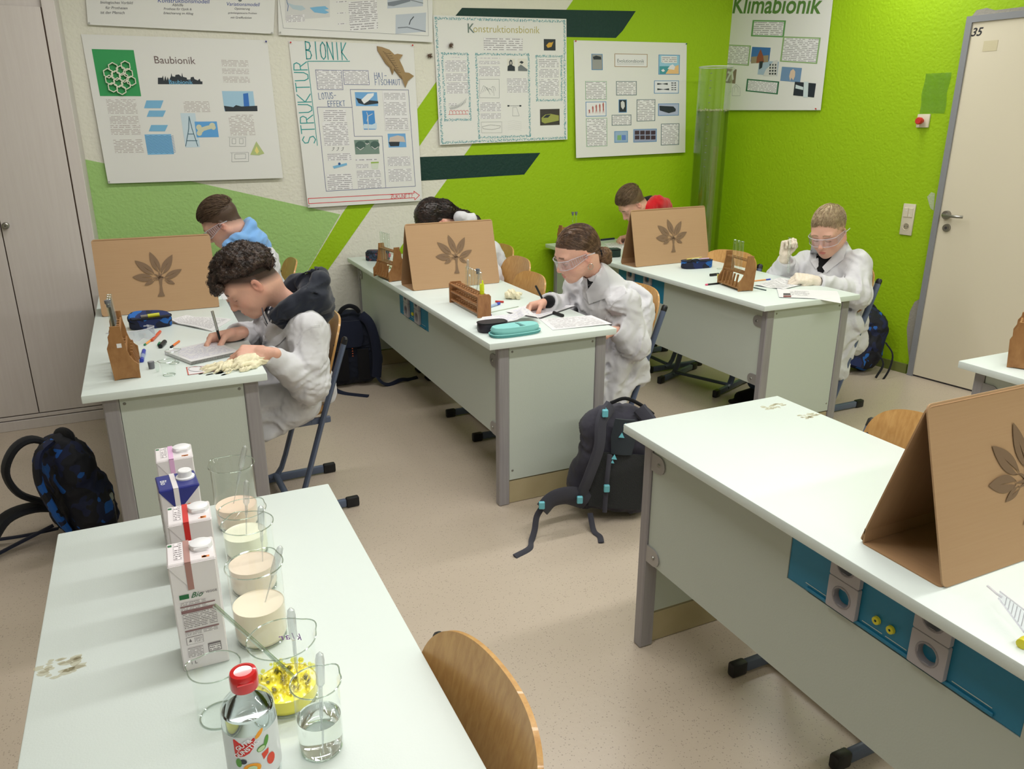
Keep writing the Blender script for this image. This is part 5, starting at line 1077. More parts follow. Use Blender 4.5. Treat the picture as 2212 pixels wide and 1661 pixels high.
# ------------------------------------------------------------------ soft bodies: smooth blended solids -> one skin (surface nets)
class SDF:
    def __init__(s): s.p = []
    def cone(s, a, b, ra, rb=None, k=.02, sub=False): s.p.append(('c', np.array(a, float), np.array(b, float), ra, ra if rb is None else rb, k, sub)); return s
    def chain(s, pts, rs, k=.02):
        for i in range(len(pts)-1): s.cone(pts[i], pts[i+1], rs[i], rs[i+1], k)
        return s
    def ell(s, c, r, R=None, k=.02, sub=False): s.p.append(('e', np.array(c, float), np.array(r, float), None if R is None else np.array(R, float), 0, k, sub)); return s
    def box(s, c, h, R=None, rnd=.01, k=.01, sub=False): s.p.append(('b', np.array(c, float), np.array(h, float), None if R is None else np.array(R, float), rnd, k, sub)); return s
    def mesh(s, res, disp=None, shell=0):
        lo = np.full(3, 1e9); hi = -lo; bb = []
        for q in s.p:
            if q[0] == 'c': a = np.minimum(q[1]-q[3], q[2]-q[4]); b = np.maximum(q[1]+q[3], q[2]+q[4])
            else: m = float(np.max(q[2]))*1.75 if q[3] is not None else q[2]; a, b = q[1]-m, q[1]+m
            bb.append((a, b))
            if not q[6]: lo = np.minimum(lo, a); hi = np.maximum(hi, b)
        pad = 3*res+.012; lo = lo-pad; hi = hi+pad; n = np.ceil((hi-lo)/res).astype(int)+1
        F = np.full(n, 1.0, np.float32); ax = [lo[i]+res*np.arange(n[i]) for i in range(3)]
        for q, (a, b) in zip(s.p, bb):
            mg = q[5]+3*res+.012; i0 = np.clip(((a-mg-lo)/res).astype(int), 0, n-1); i1 = np.clip(((b+mg-lo)/res).astype(int)+2, 1, n)
            if np.any(i1 <= i0): continue
            X, Y, Z = [ax[i][i0[i]:i1[i]].astype(np.float32) for i in range(3)]; X = X[:, None, None]; Y = Y[None, :, None]; Z = Z[None, None, :]
            sl = tuple(slice(i0[i], i1[i]) for i in range(3))
            if q[0] == 'c':
                A, B = q[1], q[2]; d = B-A; L2 = max(float(d@d), 1e-12)
                t = np.clip(((X-A[0])*d[0]+(Y-A[1])*d[1]+(Z-A[2])*d[2])/L2, 0, 1)
                D = np.sqrt((X-A[0]-t*d[0])**2+(Y-A[1]-t*d[1])**2+(Z-A[2]-t*d[2])**2)-(q[3]+t*(q[4]-q[3]))
            else:
                x, y, z = X-q[1][0], Y-q[1][1], Z-q[1][2]
                if q[3] is not None:
                    Rm = q[3]  # columns are local axes
                    x, y, z = [x*Rm[0][i]+y*Rm[1][i]+z*Rm[2][i] for i in range(3)]
                r = q[2]
                if q[0] == 'e':
                    k0 = np.sqrt((x/r[0])**2+(y/r[1])**2+(z/r[2])**2); k1 = np.sqrt((x/r[0]**2)**2+(y/r[1]**2)**2+(z/r[2]**2)**2)+1e-9; D = k0*(k0-1)/k1
                    D = np.where(k0 < .3, -float(min(r))*(1-k0), D)
                else:
                    rd = q[4]; ex_, ey_, ez_ = np.abs(x)-r[0]+rd, np.abs(y)-r[1]+rd, np.abs(z)-r[2]+rd
                    D = np.sqrt(np.maximum(ex_, 0)**2+np.maximum(ey_, 0)**2+np.maximum(ez_, 0)**2)+np.minimum(np.maximum(ex_, np.maximum(ey_, ez_)), 0)-rd
            G = F[sl]; k = max(q[5], 1e-5)
            if q[6]: D = -D; h = np.maximum(k-np.abs(G-D), 0)/k; F[sl] = np.maximum(G, D)+h*h*k*.25
            else: h = np.maximum(k-np.abs(G-D), 0)/k; F[sl] = np.minimum(G, D)-h*h*k*.25
        if disp is not None:
            m = np.abs(F) < .03; idx = np.argwhere(m); P = lo+res*idx; F[m] += disp(P).astype(np.float32)
        return s.nets(F, lo, res)
    @staticmethod
    def nets(F, lo, res):
        S = F < 0; c = np.zeros(np.array(F.shape)-1, np.int8)
        for i in (0, 1):
            for j in (0, 1):
                for k in (0, 1): c += S[i:F.shape[0]-1+i, j:F.shape[1]-1+j, k:F.shape[2]-1+k]
        act = (c > 0) & (c < 8); ids = np.full(c.shape, -1, np.int64); cells = np.argwhere(act); ids[act] = np.arange(len(cells))
        acc = np.zeros((len(cells), 3)); cnt = np.zeros(len(cells)); cor = [(i, j, k) for i in (0, 1) for j in (0, 1) for k in (0, 1)]
        val = {q: F[cells[:, 0]+q[0], cells[:, 1]+q[1], cells[:, 2]+q[2]] for q in cor}
        for a in cor:
            for ax in range(3):
                if a[ax]: continue
                b = list(a); b[ax] = 1; b = tuple(b); fa, fb = val[a], val[b]; x = (fa < 0) != (fb < 0)
                t = np.where(x, fa/np.where(x, fa-fb, 1), 0)
                P = np.array(a, float)[None].repeat(len(cells), 0); P[:, ax] += t; acc += P*x[:, None]; cnt += x
        V = lo+res*(cells+acc/cnt[:, None]); faces = []
        for ax in range(3):
            u, v = [(1, 2), (2, 0), (0, 1)][ax]; n = np.array(F.shape); sl0 = [slice(1, n[i]-1) for i in range(3)]; sl0[ax] = slice(0, n[ax]-1); sl1 = list(sl0); sl1[ax] = slice(1, n[ax])
            A, B = S[tuple(sl0)], S[tuple(sl1)]; e = np.argwhere(A != B)
            if not len(e): continue
            base = e.copy(); off = np.array([1, 1, 1]); off[ax] = 0; base = base+off; flip = A[tuple(e.T)]
            def cell(du, dv):
                q = base.copy(); q[:, u] -= du; q[:, v] -= dv; return ids[tuple(q.T)]
            f = np.stack([cell(1, 1), cell(0, 1), cell(0, 0), cell(1, 0)], 1); f[~flip] = f[~flip][:, ::-1]; faces.append(f)
        return V, np.concatenate(faces) if faces else np.zeros((0, 4), int)
def np_mesh(name, V, Fc, mats, smooth=True, col=None, mi=None, relax=0):
    if relax:
        E = np.concatenate([Fc[:, [0, 1]], Fc[:, [1, 2]], Fc[:, [2, 3]], Fc[:, [3, 0]]])
        for _ in range(relax):
            acc = np.zeros_like(V); n = np.zeros(len(V)); np.add.at(acc, E[:, 0], V[E[:, 1]]); np.add.at(acc, E[:, 1], V[E[:, 0]]); np.add.at(n, E[:, 0], 1); np.add.at(n, E[:, 1], 1)
            V = V*.5+.5*acc/np.maximum(n, 1)[:, None]
    me = bpy.data.meshes.new(name); me.from_pydata(V.tolist(), [], Fc.tolist())
    for m in mats: me.materials.append(m)
    me.polygons.foreach_set('use_smooth', [smooth]*len(Fc))
    if mi is not None: me.polygons.foreach_set('material_index', mi.astype(int).tolist())
    if col is not None:
        a = me.color_attributes.new('Col', 'FLOAT_COLOR', 'POINT'); a.data.foreach_set('color', np.concatenate([col, np.ones((len(V), 1))], 1).ravel())
    me.update(); return me
def merge(parts):
    V = []; Fc = []; C = []; o = 0
    for v, f, c in parts: V.append(v); Fc.append(f+o); C.append(c); o += len(v)
    return np.concatenate(V), np.concatenate(Fc), np.concatenate(C)
def bvh(V, Fc): return BVHTree.FromPolygons([Vector(v) for v in V], [tuple(int(i) for i in f) for f in Fc])
_w = np.random.RandomState(4)
KV = _w.normal(size=(14, 3)); KV /= np.linalg.norm(KV, axis=1)[:, None]; PH = _w.uniform(0, 6.28, 14)
def noise3(P, wl, n=6, o=0): 
    """smooth pseudo noise, wavelength wl, about -1..1"""
    r = np.zeros(len(P))
    for i in range(n): r += np.sin((P@KV[(i+o) % 14])*2*PI/(wl*(.7+.12*i))+PH[(i*3+o) % 14])
    return r/n*1.6
def folds(P, amp=.006, wl=.07, seed=0, stretch=None):
    """cloth creases: warped ridges"""
    Q = P*np.array(stretch if stretch is not None else (1, 1, 1)); W = Q+.03*np.stack([noise3(Q, .16, 4, seed+1), noise3(Q, .16, 4, seed+3), noise3(Q, .16, 4, seed+5)], 1)
    a = noise3(W, wl, 4, seed); b = noise3(W, wl*2.3, 4, seed+7); return amp*(np.abs(a)*1.2-.6+b*.8)
def lin(c): return np.array(srgb(c)[:3])
# ------------------------------------------------------------------ people
def V3(v): return np.array(v, float)
def nrm(v): v = V3(v); return v/np.linalg.norm(v)
def J(u, v, y): return V3(at(u, v, y=y))
def JZ(u, v, z): return V3(at(u, v, z=z))
def camdir(r, u, f): return nrm(V3(CR)*r+V3(CU)*u+V3(CF)*f)
SKIN = lin((222, 174, 154)); LIP = lin((206, 128, 118)); PINK = lin((224, 148, 132)); BROW = lin((70, 50, 40))
skin_m = mat('skin', (222, 174, 154), .5, attr=True, spec=.4, bump=(90, .08)); skin_m.node_tree.nodes['Principled BSDF'].inputs['Subsurface Weight'].default_value = .12
skin_m.node_tree.nodes['Principled BSDF'].inputs['Subsurface Radius'].default_value = (.012, .004, .002)
def cloth(name, c, rough=.85, sheen=.1, bump=(500, .12)): return mat(name, c, rough, sheen=sheen, bump=bump, spec=.3)
M['coat'] = cloth('white_lab_coat', (210, 210, 215))
def _crease(m):
    t = m.node_tree; p = t.nodes['Principled BSDF']; tc = t.nodes.new('ShaderNodeTexCoord'); n = t.nodes.new('ShaderNodeTexNoise'); n.noise_type = 'RIDGED_MULTIFRACTAL'; n.inputs['Scale'].default_value = 9.; n.inputs['Detail'].default_value = 1.5; n.inputs['Distortion'].default_value = .9
    b = t.nodes.new('ShaderNodeBump'); b.inputs['Strength'].default_value = .55; b.inputs['Distance'].default_value = .012; old = p.inputs['Normal'].links[0].from_socket
    t.links.new(tc.outputs['Object'], n.inputs[0]); t.links.new(n.outputs[0], b.inputs['Height']); t.links.new(old, b.inputs['Normal']); t.links.new(b.outputs[0], p.inputs['Normal'])
_crease(M['coat']); M['navy'] = cloth('dark_navy_jersey', (38, 42, 54), .9, .2); M['lightblue'] = cloth('pale_blue_fleece', (124, 174, 232), .9, .3); M['redc'] = cloth('red_fleece', (200, 24, 34), .9, .3); M['blackc'] = cloth('black_cotton', (20, 20, 24), .9, .1); M['jeans'] = cloth('blue_denim', (62, 78, 104), .85)
M['latex'] = mat('latex_glove_cream', (236, 228, 196), .45, bump=(120, .2)); M['latex2'] = mat('worn_latex_glove', (228, 216, 200), .5, bump=(90, .3))
M['eyew'] = mat('eye_white', (230, 226, 222), .2); M['iris'] = mat('iris_brown', (60, 46, 38), .2); M['lash'] = mat('eyelash', (40, 30, 28), .8)
class Head:
    def __init__(s, H, fwd, up, sc=1.0):
        s.H = V3(H); s.f = nrm(fwd); u = V3(up)-np.dot(up, s.f)*s.f; s.u = nrm(u); s.l = np.cross(s.u, s.f); s.s = sc; s.R = np.stack([s.f, s.l, s.u], 1)
    def W(s, x, y, z): return s.H+s.s*(x*s.f+y*s.l+z*s.u)
    def loc(s, P): return ((P-s.H)@s.R)/s.s
    def sdf(s, S, fat=0.):
        c = s.s; W = s.W; R = s.R
        def E(x, y, z, r, k=.02, sub=False): S.ell(W(x, y, z), V3(r)*c, R, k*c, sub)
        E(-.018, 0, .052, (.096, .076, .080), .01); E(.020, 0, .022, (.068, .066, .082), .03); E(.018, 0, -.028, (.062, .056+fat, .060), .03)
        for q in (-1, 1):
            S.cone(W(-.012, q*(.052+fat), -.035), W(.058, q*.020, -.076), .020*c, .017*c, .035*c)
            E(.055, q*.034, -.022, (.026, .024+fat, .030), .025); E(.070, q*.030, .034, (.020, .026, .012), .02)
            E(.093, q*.032, .008, (.016, .019, .014), .012, True)
            E(.070, q*.031, .009, (.0155, .015, .0135), .002)
            E(-.012, q*.074, .002, (.016, .008, .027), .005); E(-.006, q*.082, .005, (.008, .006, .015), .004, True); S.cone(W(-.010, q*.075, -.020), W(-.007, q*.073, -.024), .006*c, .005*c, .005*c)
            E(.090, q*.013, -.026, (.010, .0075, .0075), .008)
        S.cone(W(.064, 0, -.078), W(.072, 0, -.081), .020*c, .017*c, .025*c)
        S.cone(W(.084, 0, .024), W(.106, 0, -.016), .0075*c, .0105*c, .014*c); E(.106, 0, -.020, (.011, .0105, .0095), .008)
        E(.076, 0, -.052, (.020, .030, .022), .02)
        E(.0945, 0, -.0475, (.0065, .020, .0050), .004); E(.0925, 0, -.0585, (.0070, .018, .0058), .004); S.cone(W(.1005, -.018, -.053), W(.1005, .018, -.053), .0013*c, .0013*c, .003*c, True)
        E(-.035, 0, -.03, (.06, .055, .06), .03)
    def neck(s, S, base, r0=.050, r1=.056): S.cone(s.W(-.030, 0, -.055), base, r0*s.s, r1, .03)
    def paint(s, V, hair, scalp, brow=BROW, fade=None):
        L = s.loc(V); C = np.tile(SKIN, (len(V), 1)); 
        def mx(w, c):
            nonlocal C; w = np.clip(w, 0, 1)[:, None]; C = C*(1-w)+c*w
        def g(x, y, z, r): return np.exp(-(((L[:, 0]-x)/r[0])**2+((np.abs(L[:, 1])-y)/r[1])**2+((L[:, 2]-z)/r[2])**2))
        mx(.45*g(.06, .045, -.02, (.03, .02, .02)), PINK); mx(.4*g(.11, 0, -.018, (.02, .014, .012)), PINK); mx(.65*g(-.01, .082, 0, (.03, .014, .04)), PINK)
        mx(1.0*(g(.098, 0, -.053, (.012, .017, .0085)) > .35), LIP); 
        mx(.8*((np.abs(L[:, 2]-.036-.004*np.sin(np.abs(L[:, 1])*60)) < .0038) & (np.abs(L[:, 1]) > .012) & (np.abs(L[:, 1]) < .050) & (L[:, 0] > .045)), brow)
        mx(.85*((np.abs(L[:, 2]-.0035+.10*(np.abs(L[:, 1])-.031)**2*40) < .0017) & (np.abs(np.abs(L[:, 1])-.031) < .014) & (L[:, 0] > .06)), BROW)
        mx(scalp(L), hair)
        if fade is not None: mx(fade(L), hair)
        return C
def hand_geo(S, wrist, d, back, side, curls, thumb, sc=1.0, k=.0045, infl=0.):
    """d: wrist->knuckles, back: back-of-hand normal, side: +1 thumb on (d x back) side"""
    x = nrm(d); z = V3(back)-np.dot(back, x)*x; z = nrm(z); y = np.cross(z, x)*side; w = V3(wrist)
    P = lambda a, b, c: w+sc*(a*x+b*y+c*z)
    R = np.stack([x, y, z], 1)
    S.box(P(.046, -.002, 0), V3((.044, .036, .0125))*sc+infl, R, .011*sc, .012*sc); S.ell(P(.030, .020, -.006), V3((.030, .018, .014))*sc, R, .012*sc); S.cone(P(-.03, 0, 0), P(.015, 0, 0), .0225*sc+infl, .022*sc+infl, .014*sc)
    Ls = [(.041, .025, .020), (.045, .028, .021), (.042, .026, .020), (.033, .020, .018)]; ys = [.0275, .009, -.0095, -.027]; rs = [.0086, .0088, .0083, .0074]; xs = [.083, .088, .085, .077]
    tips = []
    for i in range(4):
        p = P(xs[i], ys[i], .001); S.cone(P(.045, ys[i]*.8, .001), p, .0095*sc, rs[i]*sc*1.08+infl, .008*sc)
        sp, b1, b2, b3 = curls[i]; a = 0
        for j, (L, b_) in enumerate(zip(Ls[i], (b1, b2, b3))):
            a += math.radians(b_); dd = math.cos(a)*math.cos(math.radians(sp))*x+math.cos(a)*math.sin(math.radians(sp))*y-math.sin(a)*z
            q = p+dd*L*sc; r0, r1 = rs[i]*sc*(1-.08*j)+infl, rs[i]*sc*(1-.08*(j+1))+infl; S.cone(p, q, r0, r1, k); p = q
        tips.append(p)
    p = P(.012, .022, -.004)
    for j, (tx, ty, tz) in enumerate(thumb):
        q = P(tx, ty, tz); S.cone(p, q, (.0135, .0105, .0095)[j]*sc+infl, (.0110, .0098, .0078)[j]*sc+infl, .008*sc if j == 0 else k); p = q
    tips.append(p); return tips, (x, y, z), P
def hand_color(V, tips):
    C = np.tile(SKIN, (len(V), 1)); w = np.zeros(len(V))
    for t in tips: w = np.maximum(w, np.exp(-(((V-t)**2).sum(1))/.014**2))
    C = C*(1-.5*w[:, None])+PINK*.5*w[:, None]; w2 = np.clip(noise3(V, .03, 4), 0, 1)*.18; return C*(1-w2[:, None])+PINK*w2[:, None]
def strands(name, paths, rad, m, parent, n=3):
    """paths: (N,K,3) -> thin tapered strands in one mesh"""
    N, K, _ = paths.shape; T = np.gradient(paths, axis=1); T /= np.linalg.norm(T, axis=2)[..., None]+1e-9
    ref = np.array([.31, .52, .79]); A = np.cross(T, ref); A /= np.linalg.norm(A, axis=2)[..., None]+1e-9; B = np.cross(T, A)
    r = (rad*np.array([1-.75*(k/(K-1))**2 for k in range(K)]))[None, :, None]; R = []
    for j in range(n): a = 2*PI*j/n; R.append(paths+A*r*math.cos(a)+B*r*math.sin(a))
    V = np.stack(R, 2).reshape(-1, 3); idx = np.arange(N*K*n).reshape(N, K, n); F = []
    for j in range(n): j2 = (j+1) % n; F.append(np.stack([idx[:, :-1, j], idx[:, :-1, j2], idx[:, 1:, j2], idx[:, 1:, j]], -1).reshape(-1, 4))
    me = np_mesh(name, V, np.concatenate(F), [m]); o = link(name, me, parent); return o
def hair_m(name, c, c2, rough=.45):
    m = mat(name, c, rough, var=(55, .8, c2), spec=.5); return m
def grow(head, tree, roots, dirfn, length, K, lift, rs, curl=0, jit=.25, gravity=0):
    """strands that follow the skull: roots local points; dirfn(local)->local direction"""
    out = np.zeros((len(roots), K, 3)); 
    for i, p in enumerate(roots):
        W = head.W(*p); hit = tree.find_nearest(Vector(W)); 
        if hit[0] is None: continue
        q = V3(hit[0]); n = V3(hit[1]); L = length(p) if callable(length) else length; L *= rs.uniform(.75, 1.2); ph = rs.uniform(0, 6.28); h0 = lift(p) if callable(lift) else lift
        d = head.R@nrm(dirfn(p)+rs.normal(0, jit, 3)*.5); fr = rs.uniform(1.0, 2.2); out[i, 0] = q-n*.002; cur = q
        for k in range(1, K):
            t = k/(K-1); d = head.R@nrm(dirfn(head.loc(cur[None])[0])*1.0+(head.R.T@d)*.6); cur = cur+d*L/(K-1)
            hit = tree.find_nearest(Vector(cur)); 
            if hit[0] is not None:
                hq, hn = V3(hit[0]), V3(hit[1])
                hh = h0*math.sin(min(1, t*1.1)*PI*.5); cur2 = hq+hn*max(hh, .001); cur = cur2
            pt = cur.copy()
            if curl:
                b = np.cross(n, d); pt = pt+(b*math.cos(ph+t*6.28*fr)+n*math.sin(ph+t*6.28*fr))*curl*min(1, t*2)
            pt[2] -= gravity*t*t; out[i, k] = pt
    return out
def scatter(rs, n, test):
    """random local points on the skull ellipsoid that pass test"""
    out = []
    while len(out) < n:
        v = rs.normal(size=3); v /= np.linalg.norm(v); p = np.array([-.018, 0, .052])+v*np.array([.096, .076, .080])
        if test(p): out.append(p)
    return out
def neck_collar(S, hd, nb, r=.070, ri=.050, up=.06):
    t = hd.W(-.03, 0, -.055); d = nrm(t-V3(nb)); n = V3(nb); S.cone(n-d*.03, n+d*up, r+.012, r, .03); S.cone(n-d*.01, n+d*(up+.08), ri, ri+.002, .006, True)
def finish_person(name_loc, parts, label, extra_mats=()):
    V, Fc, C = merge(parts); L = V3(name_loc); me = np_mesh('person', V-L, Fc, [skin_m], col=C)
    return link('person', me, None, tuple(L), label, 'person', None)
def add_child(o, name, V, Fc, m, relax=1, mi=None):
    L = V3(o.location); me = np_mesh(name, V-L, Fc, m if isinstance(m, list) else [m], relax=relax, mi=mi); return link(name, me, o)
def rel(o, ch): ch.parent = o; ch.location = -Vector(o.location)+Vector(ch.location); return ch
def torso(S, pel, neck, shL, shR, fwd, w=.17, dpt=.115, k=.05):
    pel, neck = V3(pel), V3(neck); up = nrm(neck-pel); f = nrm(V3(fwd)-np.dot(fwd, up)*up); l = np.cross(up, f); R = np.stack([f, l, up], 1); L = np.linalg.norm(neck-pel)
    S.ell(pel+up*.02, (dpt+.02, w, .13), R, k); S.ell(pel+up*L*.45, (dpt, w*.93, L*.36), R, k); S.ell(pel+up*L*.72, (dpt, w, L*.30), R, k)
    for q in (shL, shR): S.cone(neck-up*.05, q, .07, .066, k)
    return R, L, up, f
def sleeve(S, sh, el, wr, r=(.070, .066, .046), k=.03): S.cone(sh, el, r[0], r[1], k); S.cone(el, wr, r[1]*.97, r[2], k)
def arm_folds(P, E, ax, amp=.006, wl=.034, r=.085):
    ax = nrm(ax); d = P-E; s_ = d@ax; return amp*np.exp(-(d**2).sum(1)/r**2)*(1-2*np.abs(np.sin(s_/wl*PI+1.6*noise3(P, .12, 4, 2))))
def coat_disp(cuffs, elbows, amp=.0075, seed=0, nk=None):
    def f(P):
        m = np.ones(len(P))
        if nk is not None: m = np.clip((np.sqrt(((P-nk)**2).sum(1))-.09)/.05, 0, 1)
        for c in cuffs: m = np.minimum(m, np.clip((np.sqrt(((P-c)**2).sum(1))-.03)/.06, 0, 1))
        r = folds(P, amp, .11, seed, (1, 1, .7))+folds(P, .0022, .035, seed+3)
        for (E, a) in elbows: r = r+arm_folds(P, E, a)
        return r*m
    return f
def cuff_open(S, wr, el, r):
    d = nrm(V3(wr)-V3(el)); y = nrm(np.cross(d, (.1, .2, 1))); R = np.stack([d, y, np.cross(d, y)], 1); S.box(V3(wr)+d*.055, (.05, .075, .075), R, .004, .004, True); S.cone(V3(wr)-d*.004, V3(wr)+d*.06, r*.74, r*.74, .004, True)
def hdir(yaw, pitch, roll=0):
    """looking toward -X; yaw>0 turns toward the camera side, pitch>0 looks down, roll>0 tips the crown toward the camera side"""
    Y, Pp, Ro = [math.radians(a) for a in (yaw, pitch, roll)]
    f = np.array([-math.cos(Pp)*math.cos(Y), -math.cos(Pp)*math.sin(Y), -math.sin(Pp)]); u = np.array([-math.sin(Pp)*math.cos(Y), -math.sin(Pp)*math.sin(Y), math.cos(Pp)]); l = np.cross(u, f)
    return f, u*math.cos(Ro)+l*math.sin(Ro)
def ear_head(u, v, y, fu, sc):
    """head whose camera side (left) ear sits at this picture point"""
    h = Head((0, 0, 0), fu[0], fu[1], sc); return Head(J(u, v, y)-h.W(-.012, .078, 0), fu[0], fu[1], sc)
def drape(o, tree, pts, name, m, off=.004, th=.002, n=10, puff=0):
    """patch of cloth or webbing laid on a surface; outline given as picture points seen from the camera's side, built as its own sheet"""
    pts = [Vector(p) for p in pts]; q = [(p.x, p.y) for p in pts]; x0, x1 = min(p[0] for p in q), max(p[0] for p in q); y0, y1 = min(p[1] for p in q), max(p[1] for p in q)
    bm_ = bmesh.new(); 
    vs = [bm_.verts.new((a, b, 0)) for a, b in q]; f = bm_.faces.new(vs)
    bmesh.ops.triangulate(bm_, faces=[f]); st = max(x1-x0, y1-y0)/n
    for _ in range(5):
        es = [e for e in bm_.edges if e.calc_length() > st]
        if not es: break
        bmesh.ops.subdivide_edges(bm_, edges=es, cuts=1); bmesh.ops.triangulate(bm_, faces=bm_.faces[:])
    O = Vector((0, 0, CAMH)); last = None; ok = {}
    for v in bm_.verts:
        d = (CR*((v.co.x-W_PX/2)/F_PX)-CU*((v.co.y-H_PX/2)/F_PX)+CF).normalized(); h = tree.ray_cast(O, d)
        if h[0] is None: ok[v] = None
        else: ok[v] = (h[0]-d*off, -d); last = (h[0]-O).length
    if last is None: bm_.free(); return None
    ds = [(w[0]-O).length for w in ok.values() if w]; med = sorted(ds)[len(ds)//2]
    co = {}
    for v in bm_.verts:
        d = (CR*((v.co.x-W_PX/2)/F_PX)-CU*((v.co.y-H_PX/2)/F_PX)+CF).normalized()
        r = (ok[v][0]-O).length if ok[v] else med
        if abs(r-med) > .12: r = med
        co[v] = (d, r)
    for _ in range(3):
        nr = {v: (co[v][1]+sum(co[e.other_vert(v)][1] for e in v.link_edges)/max(1, len(v.link_edges)))/2 for v in bm_.verts}
        for v in bm_.verts: co[v] = (co[v][0], min(nr[v], co[v][1]+.004))
    L = Vector(o.location); fr_ = {}
    bd = set(v for e in bm_.edges if e.is_boundary for v in e.verts)
    dirs = {v: co[v][0] for v in bm_.verts}
    for v in bm_.verts: v.co = O+dirs[v]*(co[v][1]-(puff if v not in bd else 0))-L
    r = bmesh.ops.extrude_face_region(bm_, geom=bm_.faces[:]); nv = [g for g in r['geom'] if isinstance(g, bmesh.types.BMVert)]
    for v in nv: v.co = v.co-(O-L-v.co).normalized()*th
    for f in bm_.faces: f.smooth = True
    bmesh.ops.recalc_face_normals(bm_, faces=bm_.faces); me = bpy.data.meshes.new(name); bm_.to_mesh(me); bm_.free(); me.materials.append(m); me.set_sharp_from_angle(angle=math.radians(60)); return link(name, me, o)

def goggles(hd, label, group='clear safety goggles being worn', tilt=0):
    """wrap round lens with side shields and temple arms, fitted to a head"""
    e = empty('safety_goggles', hd.W(.09, 0, .008), 0, label, 'goggles', group); L = V3(e.location)
    def pos(a, z, r=0):
        x = .052+(.056+r)*math.cos(a); y = (.078+r)*math.sin(a); return Vector(hd.W(x, y, z+.006)-L)
    A = 1.18
    def lens(u, v):
        a = (u*2-1)*A; top = .022; bot = -.022+.008*max(0, 1-abs(a)/.25); edge = 1-.15*abs(u*2-1)**3; return pos(a, (bot+(top-bot)*v)*edge)
    MB().slab(lens, 28, 8, .0016).build('lens', M['gog'], e)
    rim = [lens(i/28, 1) for i in range(29)]; rim2 = [lens(i/28, 0) for i in range(29)]
    MB().tube(rim, .0019, 6).build('brow_rim', M['gogrim'], e); MB().tube(rim2, .0016, 6).build('lower_rim', M['gogrim'], e)
    for q in (-1, 1):
        def side(u, v): 
            x0 = .052+.056*math.cos(A); y0 = .078*math.sin(A); x = x0+(-.012-x0)*u; h = .044*(1-.62*u); return Vector(hd.W(x, q*(y0+.010*u), .006+(v-.5)*h*.95+.003*u)-L)
        MB().slab(side, 8, 4, .0014).build('side_shield', M['gog'], e)
        b = MB()
        for i in range(1, 7): b.tube([side(i/8, .1), side(i/8, .9)], .0009, 4)
        b.tube([side(0, .0), side(1, 0.0)], .0014, 5); b.tube([side(0, 1.), side(1, 1.)], .0014, 5); b.build('shield_ribs', M['gogrim'], e)
        MB().tube([side(.9, .5), Vector(hd.W(-.012, q*.0885, .012)-L), Vector(hd.W(-.05, q*.086, .004)-L)], .0024, 6).build('temple_arm', M['gogrim'], e)
    return e
M['gog'] = thin_glass('goggle_plastic', (246, 246, 250), .45, .06, .12); M['gogrim'] = mat('goggle_rim', (226, 226, 236), .2, alpha=.55)
def collar(o, pts, name, m, w=.05, th=.004, dirv=None):
    """turned collar strip: pts along the neck edge, dirv outward-down direction(s)"""
    P = catmull(pts, 5); n = len(P); D = [Vector(d) for d in dirv]; 
    def f(u, v):
        t = u*(n-1); i = min(int(t), n-2); p = P[i].lerp(P[i+1], t-i); td = u*(len(D)-1); j = min(int(td), len(D)-2); d = D[j].lerp(D[j+1], td-j)
        return p+d*(w*v)+Vector((0, 0, .012*math.sin(v*PI)))-Vector(o.location)
    return MB().slab(f, n-1, 5, th).build(name, m, o, sharp=60)

